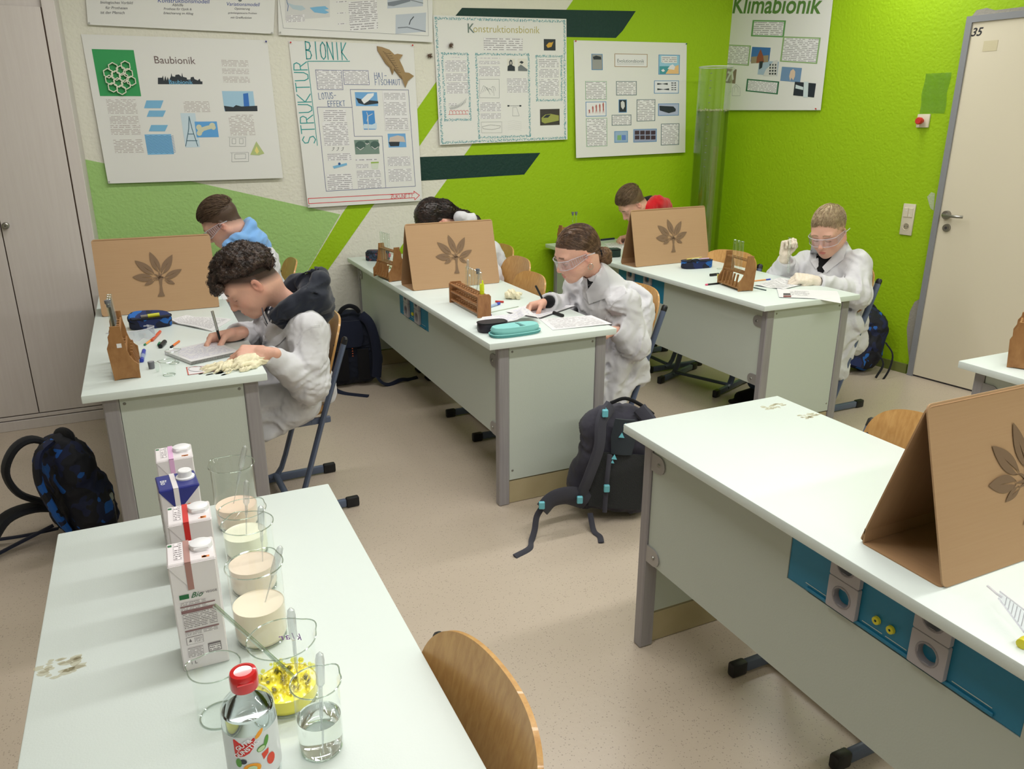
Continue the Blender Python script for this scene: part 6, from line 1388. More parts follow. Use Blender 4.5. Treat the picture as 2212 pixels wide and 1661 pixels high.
# ================= front boy (left desk)
def fade_line(L, z0=-.012, k1=.85, k2=.50): return np.where(L[:, 0] > -.01, z0+(L[:, 0]+.01)*k1, z0+(L[:, 0]+.01)*k2)
def boy_a():
    hd = ear_head(556, 617, 3.12, hdir(0, 40), 1.10)
    S = SDF(); hd.sdf(S); nb = J(640, 672, 3.23); hd.neck(S, nb, .042, .050); V, Fc = S.mesh(.0028)
    dark = lin((44, 34, 32))
    notear = lambda L: ~((np.abs(L[:, 1]) > .0775) & (np.abs(L[:, 0]+.012) < .02) & (L[:, 2] < .032))
    scalp = lambda L: (L[:, 2] > fade_line(L)+.055)*(L[:, 0] < .085)*1.
    fade = lambda L: np.clip((L[:, 2]-fade_line(L))/.035, 0, .93)*(L[:, 0] < .07)*notear(L)
    C = hd.paint(V, dark, scalp, lin((52, 38, 34)), fade); parts = [(V, Fc, C)]; ht = bvh(V, Fc)
    shL, shR = J(664, 716, 3.06), J(600, 692, 3.38); elL, elR = J(672, 826, 2.99), J(562, 728, 3.50)
    wl = JZ(574, 764, .792); hl_ = SDF(); tl, fl, _ = hand_geo(hl_, wl, V3((-.93, .30, .06)), V3((-.15, -.40, 1)), 1, [(8, 38, 38, 15), (2, 40, 42, 18), (-4, 42, 44, 18), (-10, 44, 46, 20)], [(.04, .045, -.012), (.068, .048, -.024), (.088, .040, -.030)], 1.08)
    hl_.cone(wl, wl+nrm(elL-wl)*.07, .025, .027, .01); V, Fc = hl_.mesh(.0024); parts.append((V, Fc, hand_color(V, tl)))
    wr = JZ(506, 722, .793); hr = SDF(); tr, fr_, _ = hand_geo(hr, wr, V3((-.80, -.12, -.08)), V3((-.25, .62, .75)), 1, [(6, 50, 50, 22), (2, 60, 60, 28), (-2, 66, 66, 30), (-6, 70, 68, 30)], [(.045, .040, -.022), (.066, .036, -.046), (.082, .026, -.060)], 1.12)
    hr.cone(wr, wr+nrm(elR-wr)*.08, .025, .028, .01); V, Fc = hr.mesh(.0024); parts.append((V, Fc, hand_color(V, tr)))
    pel = V3((.49, 3.26, .57)); S = SDF(); S.cone(pel, V3(nb)-V3((0, 0, .08)), .10, .085, .03); V, Fc = S.mesh(.01); parts.append((V, Fc, np.tile(SKIN, (len(V), 1))))
    o = finish_person((.45, 3.26, 0), parts, 'curly haired person in a lab coat over a navy hoodie, writing at the left desk')
    S = SDF(); cL = wl+nrm(elL-wl)*.012; cR = wr+nrm(elR-wr)*.040
    torso(S, pel, nb-V3((0, 0, .03)), shL, shR, (-1, 0, -.2), .165, .12)
    S.ell(J(668, 706, 3.22), (.07, .155, .075), None, .05)
    sleeve(S, shL, elL, cL, (.076, .074, .040)); S.ell(J(668, 790, 2.99), (.058, .058, .10), None, .03); sleeve(S, shR, elR, cR, (.070, .060, .050))
    for y, kx in ((3.15, .02), (3.38, .02)): S.cone(pel+V3((-.02, y-3.26, -.04)), (kx+.07, y, .55), .10, .085, .04)
    S.cone((.30, 3.10, .50), (.33, 3.09, .40), .045, .030, .05); S.cone((.48, 3.10, .50), (.40, 3.09, .44), .07, .05, .05); S.cone((.56, 3.26, .53), (.58, 3.26, .50), .10, .09, .04)
    cuff_open(S, cL, elL, .038); cuff_open(S, cR, elR, .041)
    V, Fc = S.mesh(.006, coat_disp((cL, cR), ((elL, cL-elL), (elL, shL-elL), (elR, cR-elR))))
    add_child(o, 'lab_coat', V, Fc, M['coat']); ct = bvh(V, Fc)
    S = SDF()
    S.cone(J(640, 700, 3.2), J(682, 662, 3.2), .07, .08, .04)
    for a, b_ in (((598, 684, 3.10), (625, 662, 3.09)), ((625, 662, 3.09), (660, 640, 3.10)), ((660, 640, 3.10), (692, 606, 3.15)), ((692, 606, 3.15), (690, 594, 3.26)), ((690, 594, 3.26), (640, 610, 3.36)), ((640, 610, 3.36), (600, 640, 3.38))): S.cone(J(*a), J(*b_), .029, .029, .035)
    S.ell(J(680, 640, 3.22), (.065, .13, .066), None, .03); S.cone(J(688, 650, 3.12), J(692, 640, 3.30), .05, .05, .03); S.cone(J(620, 690, 3.14), J(660, 668, 3.12), .04, .05, .03)
    S.ell(J(655, 600, 3.23), (.07, .075, .045), None, .02, True); S.cone(hd.W(-.03, 0, -.05), nb+V3((-.03, 0, .02)), .052, .056, .01, True)
    V, Fc = S.mesh(.005, lambda P: folds(P, .006, .07, 2)); add_child(o, 'hoodie', V, Fc, M['navy'])
    drape(o, ct, [(566, 660), (600, 655), (612, 676), (604, 690), (594, 704), (582, 694)], 'sweater_neck', M['navy'], .002, .004)
    S = SDF(); S.cone(cR, wr+nrm(cR-wr)*.008, .030, .0275, .005); V, Fc = S.mesh(.004); add_child(o, 'sweater_cuff', V, Fc, M['navy'])
    b = MB(); b.tube([p-Vector(o.location) for p in catmull([Vector(J(566, 665, 3.05)), Vector(J(570, 682, 3.0)), Vector(J(578, 700, 2.98))], 5)], .0022, 6); b.build('drawstring', M['navy'], o)
    drape(o, ct, [(594, 686), (612, 690), (624, 700), (632, 712), (604, 742), (572, 762), (566, 740), (584, 712)], 'lapel', M['coat'], .010, .003)
    drape(o, ct, [(552, 662), (566, 690), (580, 712), (564, 742), (546, 700)], 'lapel', M['coat'], .008, .003)
    drape(o, ct, [(640, 742), (652, 716), (672, 704), (692, 702), (692, 705), (673, 707), (655, 719), (643, 744)], 'sleeve_seam', M['coat'], .002, .002, n=16)
    S = SDF()
    for y in (3.16, 3.37): S.cone((.40, y, .53), (.09, y, .52), .082, .062, .03); S.cone((.09, y, .52), (.14, y, .12), .058, .042, .03)
    V, Fc = S.mesh(.009, lambda P: folds(P, .004, .08, 5)); add_child(o, 'trousers', V, Fc, M['jeans'])
    for y in (3.16, 3.37): S = SDF(); S.cone((.15, y, .045), (.03, y, .04), .043, .036, .02); S.box((.09, y, .012), (.12, .042, .012), None, .01, .01); V, Fc = S.mesh(.006); add_child(o, 'shoe', V, Fc, M['blackc'])
    rs = np.random.RandomState(2); hm = hair_m('dark_curls', (46, 36, 33), (92, 72, 62), .45)
    def top(p):
        fl_ = .035+(p[0]+.01)*(.42 if p[0] > -.01 else .5); return p[2] > fl_+.024 and p[0] < .082
    S = SDF()
    for p in scatter(rs, 230, top):
        fr = min(1, max(0, (p[0]+.08)/.12)); k = 1.02+.14*fr; q = hd.W(p[0]*k+.004, p[1]*(1.03+.06*fr), .052+(p[2]-.052)*k); S.ell(q, V3((.015, .015, .012))*rs.uniform(.8, 1.15), None, .018)
    for p in ((.086, .03, .094), (.094, -.01, .098), (.100, .02, .086), (.092, -.04, .086), (.104, .0, .074), (.100, .04, .076), (.086, .055, .078), (.106, .02, .070)): S.ell(hd.W(*p), (.017, .017, .015), None, .01)
    V, Fc = S.mesh(.004, lambda P: .003*np.sin(P@V3((310, 120, 60))+3*np.sin(P@V3((60, 200, 150))))); add_child(o, 'hair', V, Fc, hm); hb = bvh(V, Fc)
    K = 11; pts = V[rs.choice(len(V), 2600)]; out = np.zeros((len(pts), K, 3))
    for i, p in enumerate(pts):
        h = hb.find_nearest(Vector(p)); n = V3(h[1]); t = nrm(np.cross(n, rs.normal(size=3))); b_ = np.cross(n, t); r = rs.uniform(.004, .0075); ph = rs.uniform(0, 6.28); tw = rs.uniform(.4, .95)
        for k in range(K): a = ph+k/(K-1)*2*PI*tw; out[i, k] = p+n*(.0005+.003*math.sin(k/(K-1)*PI))+t*r*math.cos(a)+b_*r*math.sin(a)
    c = strands('curls', out-V3(o.location), .0009, hm, o); c['kind'] = 'stuff'
    pt, pe_ = V3(J(478, 751, 3.19)), V3(J(465, 697, 3.20)); pt[2] = .781; d = nrm(pe_-pt)
    e = empty('pen', tuple(pt), 0, 'silver pen with black grip in the curly haired student\'s hand', 'pen'); D = Vector(d)
    MB().tube([(0, 0, 0), D*.008, D*.014, D*.05], [.0006, .0018, .0045, .005], 12).build('grip', M['black'], e); MB().tube([D*.05, D*.128], .0055, 14).build('barrel', mat('silver_barrel', (196, 198, 204), .25, metal=.8), e)
boy_a()
def body(label, hd, hair_c, scalp, fade, nb, nr, pel, sh, el, wr, cf, hands, fwd=(-1, 0, -.1), w=.165, dp=.118, sr=(.074, .070, .046), knees=(), extra=None, disp=None, coat='coat', brow=None, res=.0065, legs=True, col=True, headres=.003):
    S = SDF(); hd.sdf(S, getattr(hd, 'fat', 0)); hd.neck(S, nb, nr[0], nr[1]); V, Fc = S.mesh(headres); parts = [(V, Fc, hd.paint(V, lin(hair_c), scalp, lin(brow or hair_c), fade))]; ht = bvh(V, Fc)
    for h in hands:
        S = SDF(); t, fr_, _ = hand_geo(S, h['w'], V3(h['d']), V3(h['b']), h.get('side', 1), h['c'], h['t'], h.get('s', 1)); S.cone(h['w'], V3(h['w'])+nrm(V3(h['e'])-h['w'])*h.get('len', .07), .024, h.get('r', .027), .01)
        V, Fc = S.mesh(.0026); parts.append((V, Fc, hand_color(V, t)))
    S = SDF(); S.cone(pel, V3(nb)-V3((0, 0, .08)), .09, .075, .03); V, Fc = S.mesh(.012); parts.append((V, Fc, np.tile(SKIN, (len(V), 1))))
    o = finish_person((pel[0], pel[1], 0), parts, label)
    cf = [hands[i]['w']+nrm(V3(el[i])-hands[i]['w'])*(.034 if hands[i]['c'] is WRITE else .014) if False else cf[i] for i in range(2)]
    S = SDF(); torso(S, pel, V3(nb)-V3((0, 0, .03)), sh[0], sh[1], fwd, w, dp)
    for i in range(2):
        if el[i] is not None: sleeve(S, sh[i], el[i], cf[i], sr)
    for kn in knees: S.cone(V3(pel)+V3((-.02, kn[1]-pel[1], -.04)), kn, .10, .085, .04)
    if col: neck_collar(S, hd, nb)
    if extra: extra(S)
    for i in range(2):
        if el[i] is not None and hands: cuff_open(S, cf[i], el[i], sr[2]*.86)
    V, Fc = S.mesh(res, disp or coat_disp([c for c in cf if c is not None], [(el[i], cf[i]-el[i]) for i in range(2) if el[i] is not None], nk=V3(nb)+nrm(hd.W(-.03, 0, -.055)-V3(nb))*.04 if col else None)); add_child(o, 'lab_coat', V, Fc, M[coat])
    if legs:
        S = SDF()
        for q in (-.1, .1): S.cone((pel[0]-.06, pel[1]+q, .53), (pel[0]-.38, pel[1]+q, .51), .080, .062, .03); S.cone((pel[0]-.38, pel[1]+q, .51), (pel[0]-.32, pel[1]+q, .12), .058, .042, .03)
        V2, F2 = S.mesh(.01, lambda P: folds(P, .004, .08, 5)); add_child(o, 'trousers', V2, F2, M['jeans'])
        for q in (-.1, .1): S = SDF(); S.cone((pel[0]-.31, pel[1]+q, .045), (pel[0]-.42, pel[1]+q, .04), .043, .036, .02); S.box((pel[0]-.36, pel[1]+q, .012), (.12, .042, .012), None, .01, .01); V2, F2 = S.mesh(.007); add_child(o, 'shoe', V2, F2, M['blackc'])
    return o, ht, bvh(V, Fc)
RELAX = [(8, 32, 35, 15), (2, 34, 38, 18), (-4, 36, 40, 18), (-10, 40, 42, 20)]; WRITE = [(6, 50, 50, 22), (2, 60, 60, 28), (-2, 66, 66, 30), (-6, 70, 68, 30)]
TH_W = [(.045, .040, -.022), (.066, .036, -.046), (.082, .026, -.060)]; TH_R = [(.04, .045, -.012), (.068, .048, -.024), (.088, .040, -.030)]
def pen_at(tip, end, label, body_m, grip=None, L=.14, name='pen'):
    tip, end = V3(tip), V3(end); D = Vector(nrm(end-tip)); e = empty(name, tuple(tip), 0, label, 'pen'); MB().tube([(0, 0, 0), D*.008, D*.014, D*.045], [.0006, .0018, .0042, .0048], 12).build('tip', grip or body_m, e); MB().tube([D*.045, D*(L-.004), D*L], [.005, .005, .004], 12).build('barrel', body_m, e); return e
# ================= girl with bun (middle desk)
def girl_b():
    hd = ear_head(1269, 556, 3.12, hdir(-3, 24, 0), 1.04)
    nb = J(1305, 612, 3.20); pel = V3((2.03, 3.22, .57))
    line = lambda L: np.where(L[:, 0] > -.02, .030+(L[:, 0]+.02)*.55, .020+(L[:, 0]+.02)*.75)
    notear = lambda L: ~((np.abs(L[:, 1]) > .0765) & (np.abs(L[:, 0]+.012) < .02) & (L[:, 2] < .036))
    scalp = lambda L: ((L[:, 2] > line(L)) & (L[:, 0] < .082) & notear(L))*1.
    shL, shR = J(1350, 655, 3.03), J(1252, 622, 3.36); elL, elR = J(1372, 745, 2.97), J(1232, 672, 3.48)
    cL = J(1330, 712, 2.98); cR = JZ(1186, 652, .80); wR = JZ(1176, 655, .792); wL = J(1322, 716, 2.985)
    hands = [dict(w=wR, d=(-.80, -.05, -.10), b=(-.2, .62, .75), c=WRITE, t=TH_W, e=elR, s=1.02), dict(w=wL, d=(-.9, .3, -.05), b=(0, 0, 1), c=RELAX, t=TH_R, e=elL, s=.95)]
    def ex(S):
        S.ell(J(1368, 655, 3.16), (.06, .15, .10), None, .06); S.ell(J(1376, 700, 3.08), (.055, .10, .12), None, .05)
        # long skirt of the coat hanging from the seat front
        for a, b_, r0, r1 in (((1.86, 3.03, .50), (1.84, 3.03, .33), .05, .028), ((1.98, 3.02, .50), (1.92, 3.01, .30), .06, .030), ((2.10, 3.05, .50), (1.99, 3.01, .30), .055, .028), ((1.80, 3.10, .50), (1.80, 3.08, .36), .05, .03), ((2.12, 3.1, .52), (2.13, 3.05, .42), .06, .05)): S.cone(a, b_, r0, r1, .04)
       
    o, ht, ct = body('ponytailed person in safety goggles and white lab coat, writing at the middle desk', hd, (84, 62, 50), scalp, None, nb, (.042, .048), pel, (shL, shR), (elL, elR), (wL, wR), (cL, cR), hands, knees=((1.62, 3.12, .54), (1.62, 3.33, .54)), extra=ex, brow=(100, 76, 62))
    drape(o, ct, [(1268, 602), (1284, 606), (1288, 640), (1282, 655), (1272, 640)], 'shirt', M['blackc'], .003, .003)
    drape(o, ct, [(1298, 566), (1312, 590), (1316, 612), (1320, 640), (1292, 650), (1272, 657), (1266, 630), (1284, 606), (1292, 588)], 'lapel', M['coat'], .011, .003)
    drape(o, ct, [(1262, 600), (1272, 612), (1276, 640), (1274, 657), (1260, 640), (1254, 612)], 'lapel', M['coat'], .008, .003)
    drape(o, ct, [(1352, 628), (1330, 646), (1312, 668), (1306, 690), (1309, 691), (1316, 670), (1333, 649), (1354, 631)], 'sleeve_seam', M['coat'], .002, .002, n=16)
    S = SDF(); S.cone(cR, cR+nrm(wR-cR)*.012, .030, .028, .005); V, Fc = S.mesh(.004); add_child(o, 'sleeve_cuff', V, Fc, M['blackc'])
    hm = hair_m('brown_hair', (88, 66, 52), (142, 112, 88), .35); hm2 = hair_m('brown_hair_bun', (110, 84, 62), (160, 126, 92), .4); rs = np.random.RandomState(7)
    # sleek cap
    S = SDF(); S.ell(hd.W(-.020, 0, .058), V3((.100, .0775, .082))*hd.s, hd.R, .01); S.ell(hd.W(-.07, 0, .015), V3((.05, .055, .05))*hd.s, hd.R, .03)
    a = hd.W(.06, 0, -.04); S.box(hd.W(.105, 0, -.037), V3((.10, .12, .085))*hd.s, np.stack([nrm(hd.R@V3((.86, 0, -.5))), hd.l, nrm(hd.R@V3((.5, 0, .86)))], 1), .01, .006, True); S.box(hd.W(-.0, 0, -.065), V3((.12, .12, .06))*hd.s, hd.R, .01, .01, True)
    V, Fc = S.mesh(.003); add_child(o, 'hair', V, Fc, hm); hb = bvh(V, Fc)
    bun = hd.W(-.122, .0, -.058)
    tgt = np.array([-.108, 0, -.045])
    def dfn(p): d = tgt-p; return d/np.linalg.norm(d)
    roots = scatter(rs, 1700, lambda p: p[2] > .018+.50*(p[0]+.02) and p[0] > -.112); K = 10; out = np.zeros((len(roots), K, 3))
    for i, p in enumerate(roots):
        q = V3(p)*1.0; dist = np.linalg.norm(tgt-q); L = min(dist, rs.uniform(.06, .14)); jj = rs.normal(0, .002, 3)
        for k in range(K):
            h = hb.find_nearest(Vector(hd.W(*q))); pt = V3(h[0])+V3(h[1])*(.0012+.001*math.sin(k/(K-1)*PI)); out[i, k] = pt; q = hd.loc(pt[None])[0]; q = q+dfn(q+jj)*L/(K-1)
    st = strands('hair_strands', out-V3(o.location), .0008, hm, o); st['kind'] = 'stuff'
    S = SDF(); S.ell(bun, (.040, .034, .038), None, .01); S.ell(bun+V3((.012, 0, -.022)), (.032, .028, .026), None, .01); S.cone(hd.W(-.09, 0, -.04), bun, .024, .024, .01)
    V, Fc = S.mesh(.004, lambda P: .0022*np.sin(noise3(P, .05, 5)*7)); add_child(o, 'bun', V, Fc, hm2); bb = bvh(V, Fc)
    out = np.zeros((420, 10, 3))
    for i in range(420):
        p = V[rs.randint(len(V))]; ax = nrm(rs.normal(size=3)+V3((.4, .8, 0))); 
        for k in range(10):
            c = p-bun; c = c*math.cos(.16)+np.cross(ax, c)*math.sin(.16)+ax*np.dot(ax, c)*(1-math.cos(.16)); p = bun+c; h = bb.find_nearest(Vector(p)); p = V3(h[0]); out[i, k] = p+V3(h[1])*.0015
    st = strands('bun_strands', out-V3(o.location), .0009, hm2, o); st['kind'] = 'stuff'
    MB().tube([Vector(hd.W(-.102-.010*math.sin(a_), .024*math.cos(a_), -.046+.024*math.sin(a_)))-Vector(o.location) for a_ in [i*PI/8 for i in range(16)]], .006, 8, closed=True).build('hair_tie', M['blackc'], o)
    ec = hd.W(-.008, .084, -.044); MB().tube([Vector(ec+.013*(hd.f*math.cos(a_)+hd.u*math.sin(a_)))-Vector(o.location) for a_ in [i*PI/8 for i in range(16)]], .0018, 6, closed=True).build('hoop_earring', mat('silver_hoop', (214, 208, 200), .2, metal=.9), o)
    goggles(hd, 'clear safety goggles worn by the ponytailed student at the middle desk')
    t = JZ(1182, 666, .768); pen_at(t, J(1158, 619, 3.24), 'black pen in the ponytailed student\'s hand', M['black'], L=.125)
girl_b()
# ================= blond boy with test tube (right desk)
def short_hair(o, hd, ht, rs, m, test, dirf, n, L, lift, rad=.0011, jit=.35, K=5):
    roots = scatter(rs, n, test); P = grow(hd, ht, roots, dirf, L, K, lift, rs, 0, jit); st = strands('hair', P-V3(o.location), rad, m, o); st['kind'] = 'stuff'; return st
def boy_c():
    hd = ear_head(1826, 503, 3.20, hdir(22, 25, -4), 1.12); hd.fat = .006
    nb = J(1812, 553, 3.31); pel = V3((3.54, 3.32, .57)); shL, shR = J(1850, 570, 3.18), J(1745, 572, 3.50); elL, elR = J(1850, 636, 3.08), J(1684, 602, 3.50)
    cL = J(1768, 612, 3.13); wL = J(1752, 604, 3.15); cR = J(1700, 562, 3.42); wR = J(1695, 552, 3.41)
    hL = dict(w=wL, d=(-.85, .25, .10), b=(.1, -.55, .8), c=[(4, 48, 50, 25), (1, 52, 54, 25), (-3, 56, 56, 25), (-7, 60, 56, 25)], t=[(.045, .036, -.02), (.07, .032, -.04), (.088, .022, -.05)], e=cL, s=1.0, len=.03)
    hR = dict(w=wR, d=(.10, .0, 1), b=(.15, .95, .1), side=1, c=[(4, 62, 78, 40), (1, 66, 80, 42), (-3, 70, 82, 44), (-7, 74, 84, 46)], t=[(.040, .040, -.018), (.064, .044, -.036), (.080, .030, -.052)], e=elR, s=.92, len=.07)
    line = lambda L: np.where(L[:, 0] > -.01, .006+(L[:, 0]+.01)*.78, .006+(L[:, 0]+.01)*.55)
    notear = lambda L: ~((np.abs(L[:, 1]) > .0785) & (np.abs(L[:, 0]+.012) < .02) & (L[:, 2] < .034))
    scalp = lambda L: (L[:, 2] > line(L)+.05)*(L[:, 0] < .083)*1.; fade = lambda L: np.clip((L[:, 2]-line(L))/.05, 0, .8)*(L[:, 0] < .08)*notear(L)
    def ex(S):
        S.ell(J(1836, 600, 3.30), (.08, .14, .12), None, .06); S.cone(shR, J(1690, 590, 3.48), .07, .062, .03); S.cone(J(1852, 610, 3.2), J(1846, 740, 3.2), .055, .075, .06)
        for a, b_, r0, r1 in (((3.46, 3.10, .50), (3.43, 3.08, .22), .075, .050), ((3.58, 3.12, .50), (3.55, 3.10, .24), .09, .055), ((3.66, 3.2, .50), (3.62, 3.16, .28), .08, .05)): S.cone(a, b_, r0, r1, .05)
        S.ell(J(1790, 562, 3.18), (.04, .04, .06), None, .01, True)
    o, ht, ct = body('blond person in goggles, gloves and lab coat, holding up a test tube', hd, (168, 146, 116), scalp, fade, nb, (.048, .056), pel, (shL, shR), (elL, elR), (wL, wR), (cL, cR), [hL, hR], fwd=(-.9, -.45, -.1), w=.165, dp=.13, sr=(.082, .076, .052), knees=((3.14, 3.20, .54), (3.14, 3.42, .54)), extra=ex, brow=(150, 124, 100))
    # gloves over both hands
    for h in (hL, hR):
        S = SDF(); hand_geo(S, h['w'], V3(h['d']), V3(h['b']), h.get('side', 1), h['c'], h['t'], h['s'], infl=.0012); S.cone(h['w'], V3(h['w'])+nrm(V3(h['e'])-h['w'])*.035, .027, .030, .01); V, Fc = S.mesh(.0026, lambda P: folds(P, .0005, .012, 1)); add_child(o, 'latex_glove', V, Fc, M['latex2'])
    drape(o, ct, [(1764, 548), (1800, 540), (1797, 556), (1788, 572), (1778, 590), (1766, 586), (1762, 566)], 'shirt_neck', M['blackc'], .003, .003)
    drape(o, ct, [(1806, 528), (1822, 514), (1832, 525), (1822, 560), (1800, 577), (1784, 590), (1776, 577), (1796, 556)], 'lapel', M['coat'], .012, .003)
    drape(o, ct, [(1758, 522), (1768, 546), (1768, 575), (1762, 582), (1748, 560), (1752, 532)], 'lapel', M['coat'], .012, .003)
    drape(o, ct, [(1838, 560), (1822, 585), (1818, 610), (1821, 610), (1826, 587), (1841, 563)], 'sleeve_seam', M['coat'], .002, .002, n=16)
    hm = hair_m('blond_hair', (164, 142, 112), (206, 186, 150), .4); rs = np.random.RandomState(9)
    S = SDF(); S.ell(hd.W(-.016, 0, .060), V3((.100, .074, .083))*hd.s, hd.R, .01); S.box(hd.W(.10, 0, -.045), V3((.10, .12, .10))*hd.s, np.stack([nrm(hd.R@V3((.80, 0, -.6))), hd.l, nrm(hd.R@V3((.6, 0, .80)))], 1), .01, .01, True); S.box(hd.W(0, 0, -.015), V3((.13, .12, .06))*hd.s, hd.R, .01, .01, True)
    V, Fc = S.mesh(.003, lambda P: .0012*np.sin(noise3(P, .03, 5)*6)); add_child(o, 'hair_cap', V, Fc, hm); hb = bvh(V, Fc)
    short_hair(o, hd, hb, rs, hm, lambda p: p[2] > .055+.30*(p[0]), lambda p: V3((.9, (.25 if p[1] > 0 else -.25)*(1 if p[0] < .02 else .4), -.15-.9*max(0, p[0]-.03)/.06)), 2100, .042, .006, .0010, .22, 6)
    short_hair(o, hd, ht, rs, hm, lambda p: .012+.7*(p[0]+.01) < p[2] < .07 and p[0] < .05, lambda p: V3((-.3, 0, -1)), 900, .014, .001, .0009, .3, 4)
    goggles(hd, 'clear safety goggles worn by the blond student with the test tube')
    e = test_tube(tuple(J(1702, 600, 3.30)), .20, r=.0085, label='test tube with grey stopper held up between gloved hands', group='test tube in the blond student\'s hands', stopper=False); 
    a, b_ = J(1703, 590, 3.28), J(1706, 519, 3.33); e.location = a; e.rotation_mode = 'QUATERNION'; e.rotation_quaternion = Vector((0, 0, 1)).rotation_difference(Vector(b_-a).normalized())
boy_c()
# ================= boy with pale blue hood (left desk, back)
def boy_a2():
    hd = ear_head(480, 488, 4.38, hdir(-18, 36, 0), 1.02); nb = J(525, 524, 4.46); pel = V3((.60, 4.52, .62)); shL, shR = J(572, 575, 4.32), J(520, 552, 4.64); elL, elR = J(560, 640, 4.24), J(505, 600, 4.72)
    cL = J(510, 640, 4.34); wL = J(502, 640, 4.36); cR = J(480, 610, 4.6); wR = J(474, 610, 4.6)
    notear = lambda L: ~((np.abs(L[:, 1]) > .0775) & (np.abs(L[:, 0]+.012) < .02) & (L[:, 2] < .032))
    scalp = lambda L: (L[:, 2] > fade_line(L)+.03)*(L[:, 0] < .085)*1.; fade = lambda L: np.clip((L[:, 2]-fade_line(L)+.004)/.05, 0, .72)*(L[:, 0] < .07)*notear(L)
    def ex(S): S.ell(J(575, 560, 4.5), (.06, .15, .08), None, .05)
    hands = [dict(w=wL, d=(-.9, .1, -.1), b=(0, 0, 1), c=RELAX, t=TH_R, e=elL), dict(w=wR, d=(-.9, -.1, -.1), b=(0, 0, 1), c=RELAX, t=TH_R, side=-1, e=elR)]
    o, ht, ct = body('person with short brown hair, goggles and pale blue hood behind the left cardboard screen', hd, (78, 60, 48), scalp, fade, nb, (.042, .048), pel, (shL, shR), (elL, elR), (wL, wR), (cL, cR), hands, knees=((.2, 4.42, .55), (.2, 4.62, .55)), extra=ex, col=False, res=.009, headres=.0035)
    S = SDF()
    for a, b_ in (((492, 530, 4.32), (512, 512, 4.32)), ((500, 545, 4.36), (520, 515, 4.34)), ((520, 515, 4.34), (542, 486, 4.40)), ((542, 486, 4.40), (540, 482, 4.50)), ((540, 482, 4.5), (505, 500, 4.6))): S.cone(J(*a), J(*b_), .026, .026, .02)
    S.cone(J(510, 535, 4.42), J(560, 528, 4.46), .055, .05, .03); S.ell(J(545, 515, 4.45), (.06, .12, .055), None, .03); S.cone(J(560, 520, 4.42), J(572, 530, 4.44), .045, .03, .03)
    V, Fc = S.mesh(.006, lambda P: folds(P, .005, .08, 2)); add_child(o, 'hoodie', V, Fc, M['lightblue'])
    hm = hair_m('brown_short_hair', (82, 64, 50), (120, 98, 78), .45); rs = np.random.RandomState(12)
    S = SDF(); S.ell(hd.W(-.014, 0, .066), V3((.098, .070, .078))*hd.s, hd.R, .01); S.box(hd.W(.105, 0, -.03), V3((.10, .12, .10))*hd.s, np.stack([nrm(hd.R@V3((.80, 0, -.6))), hd.l, nrm(hd.R@V3((.6, 0, .80)))], 1), .01, .01, True); S.box(hd.W(0, 0, -.01), V3((.13, .12, .07))*hd.s, hd.R, .01, .01, True)
    V, Fc = S.mesh(.0035); add_child(o, 'hair_cap', V, Fc, hm); hb = bvh(V, Fc)
    short_hair(o, hd, hb, rs, hm, lambda p: p[2] > .060+.15*p[0], lambda p: V3((.9, .15, .25-1.2*max(0, p[0]-.03)/.06)), 1500, .042, .014, .0014, .45, 6)
    goggles(hd, 'clear safety goggles worn by the student with the pale blue hood')
boy_a2()
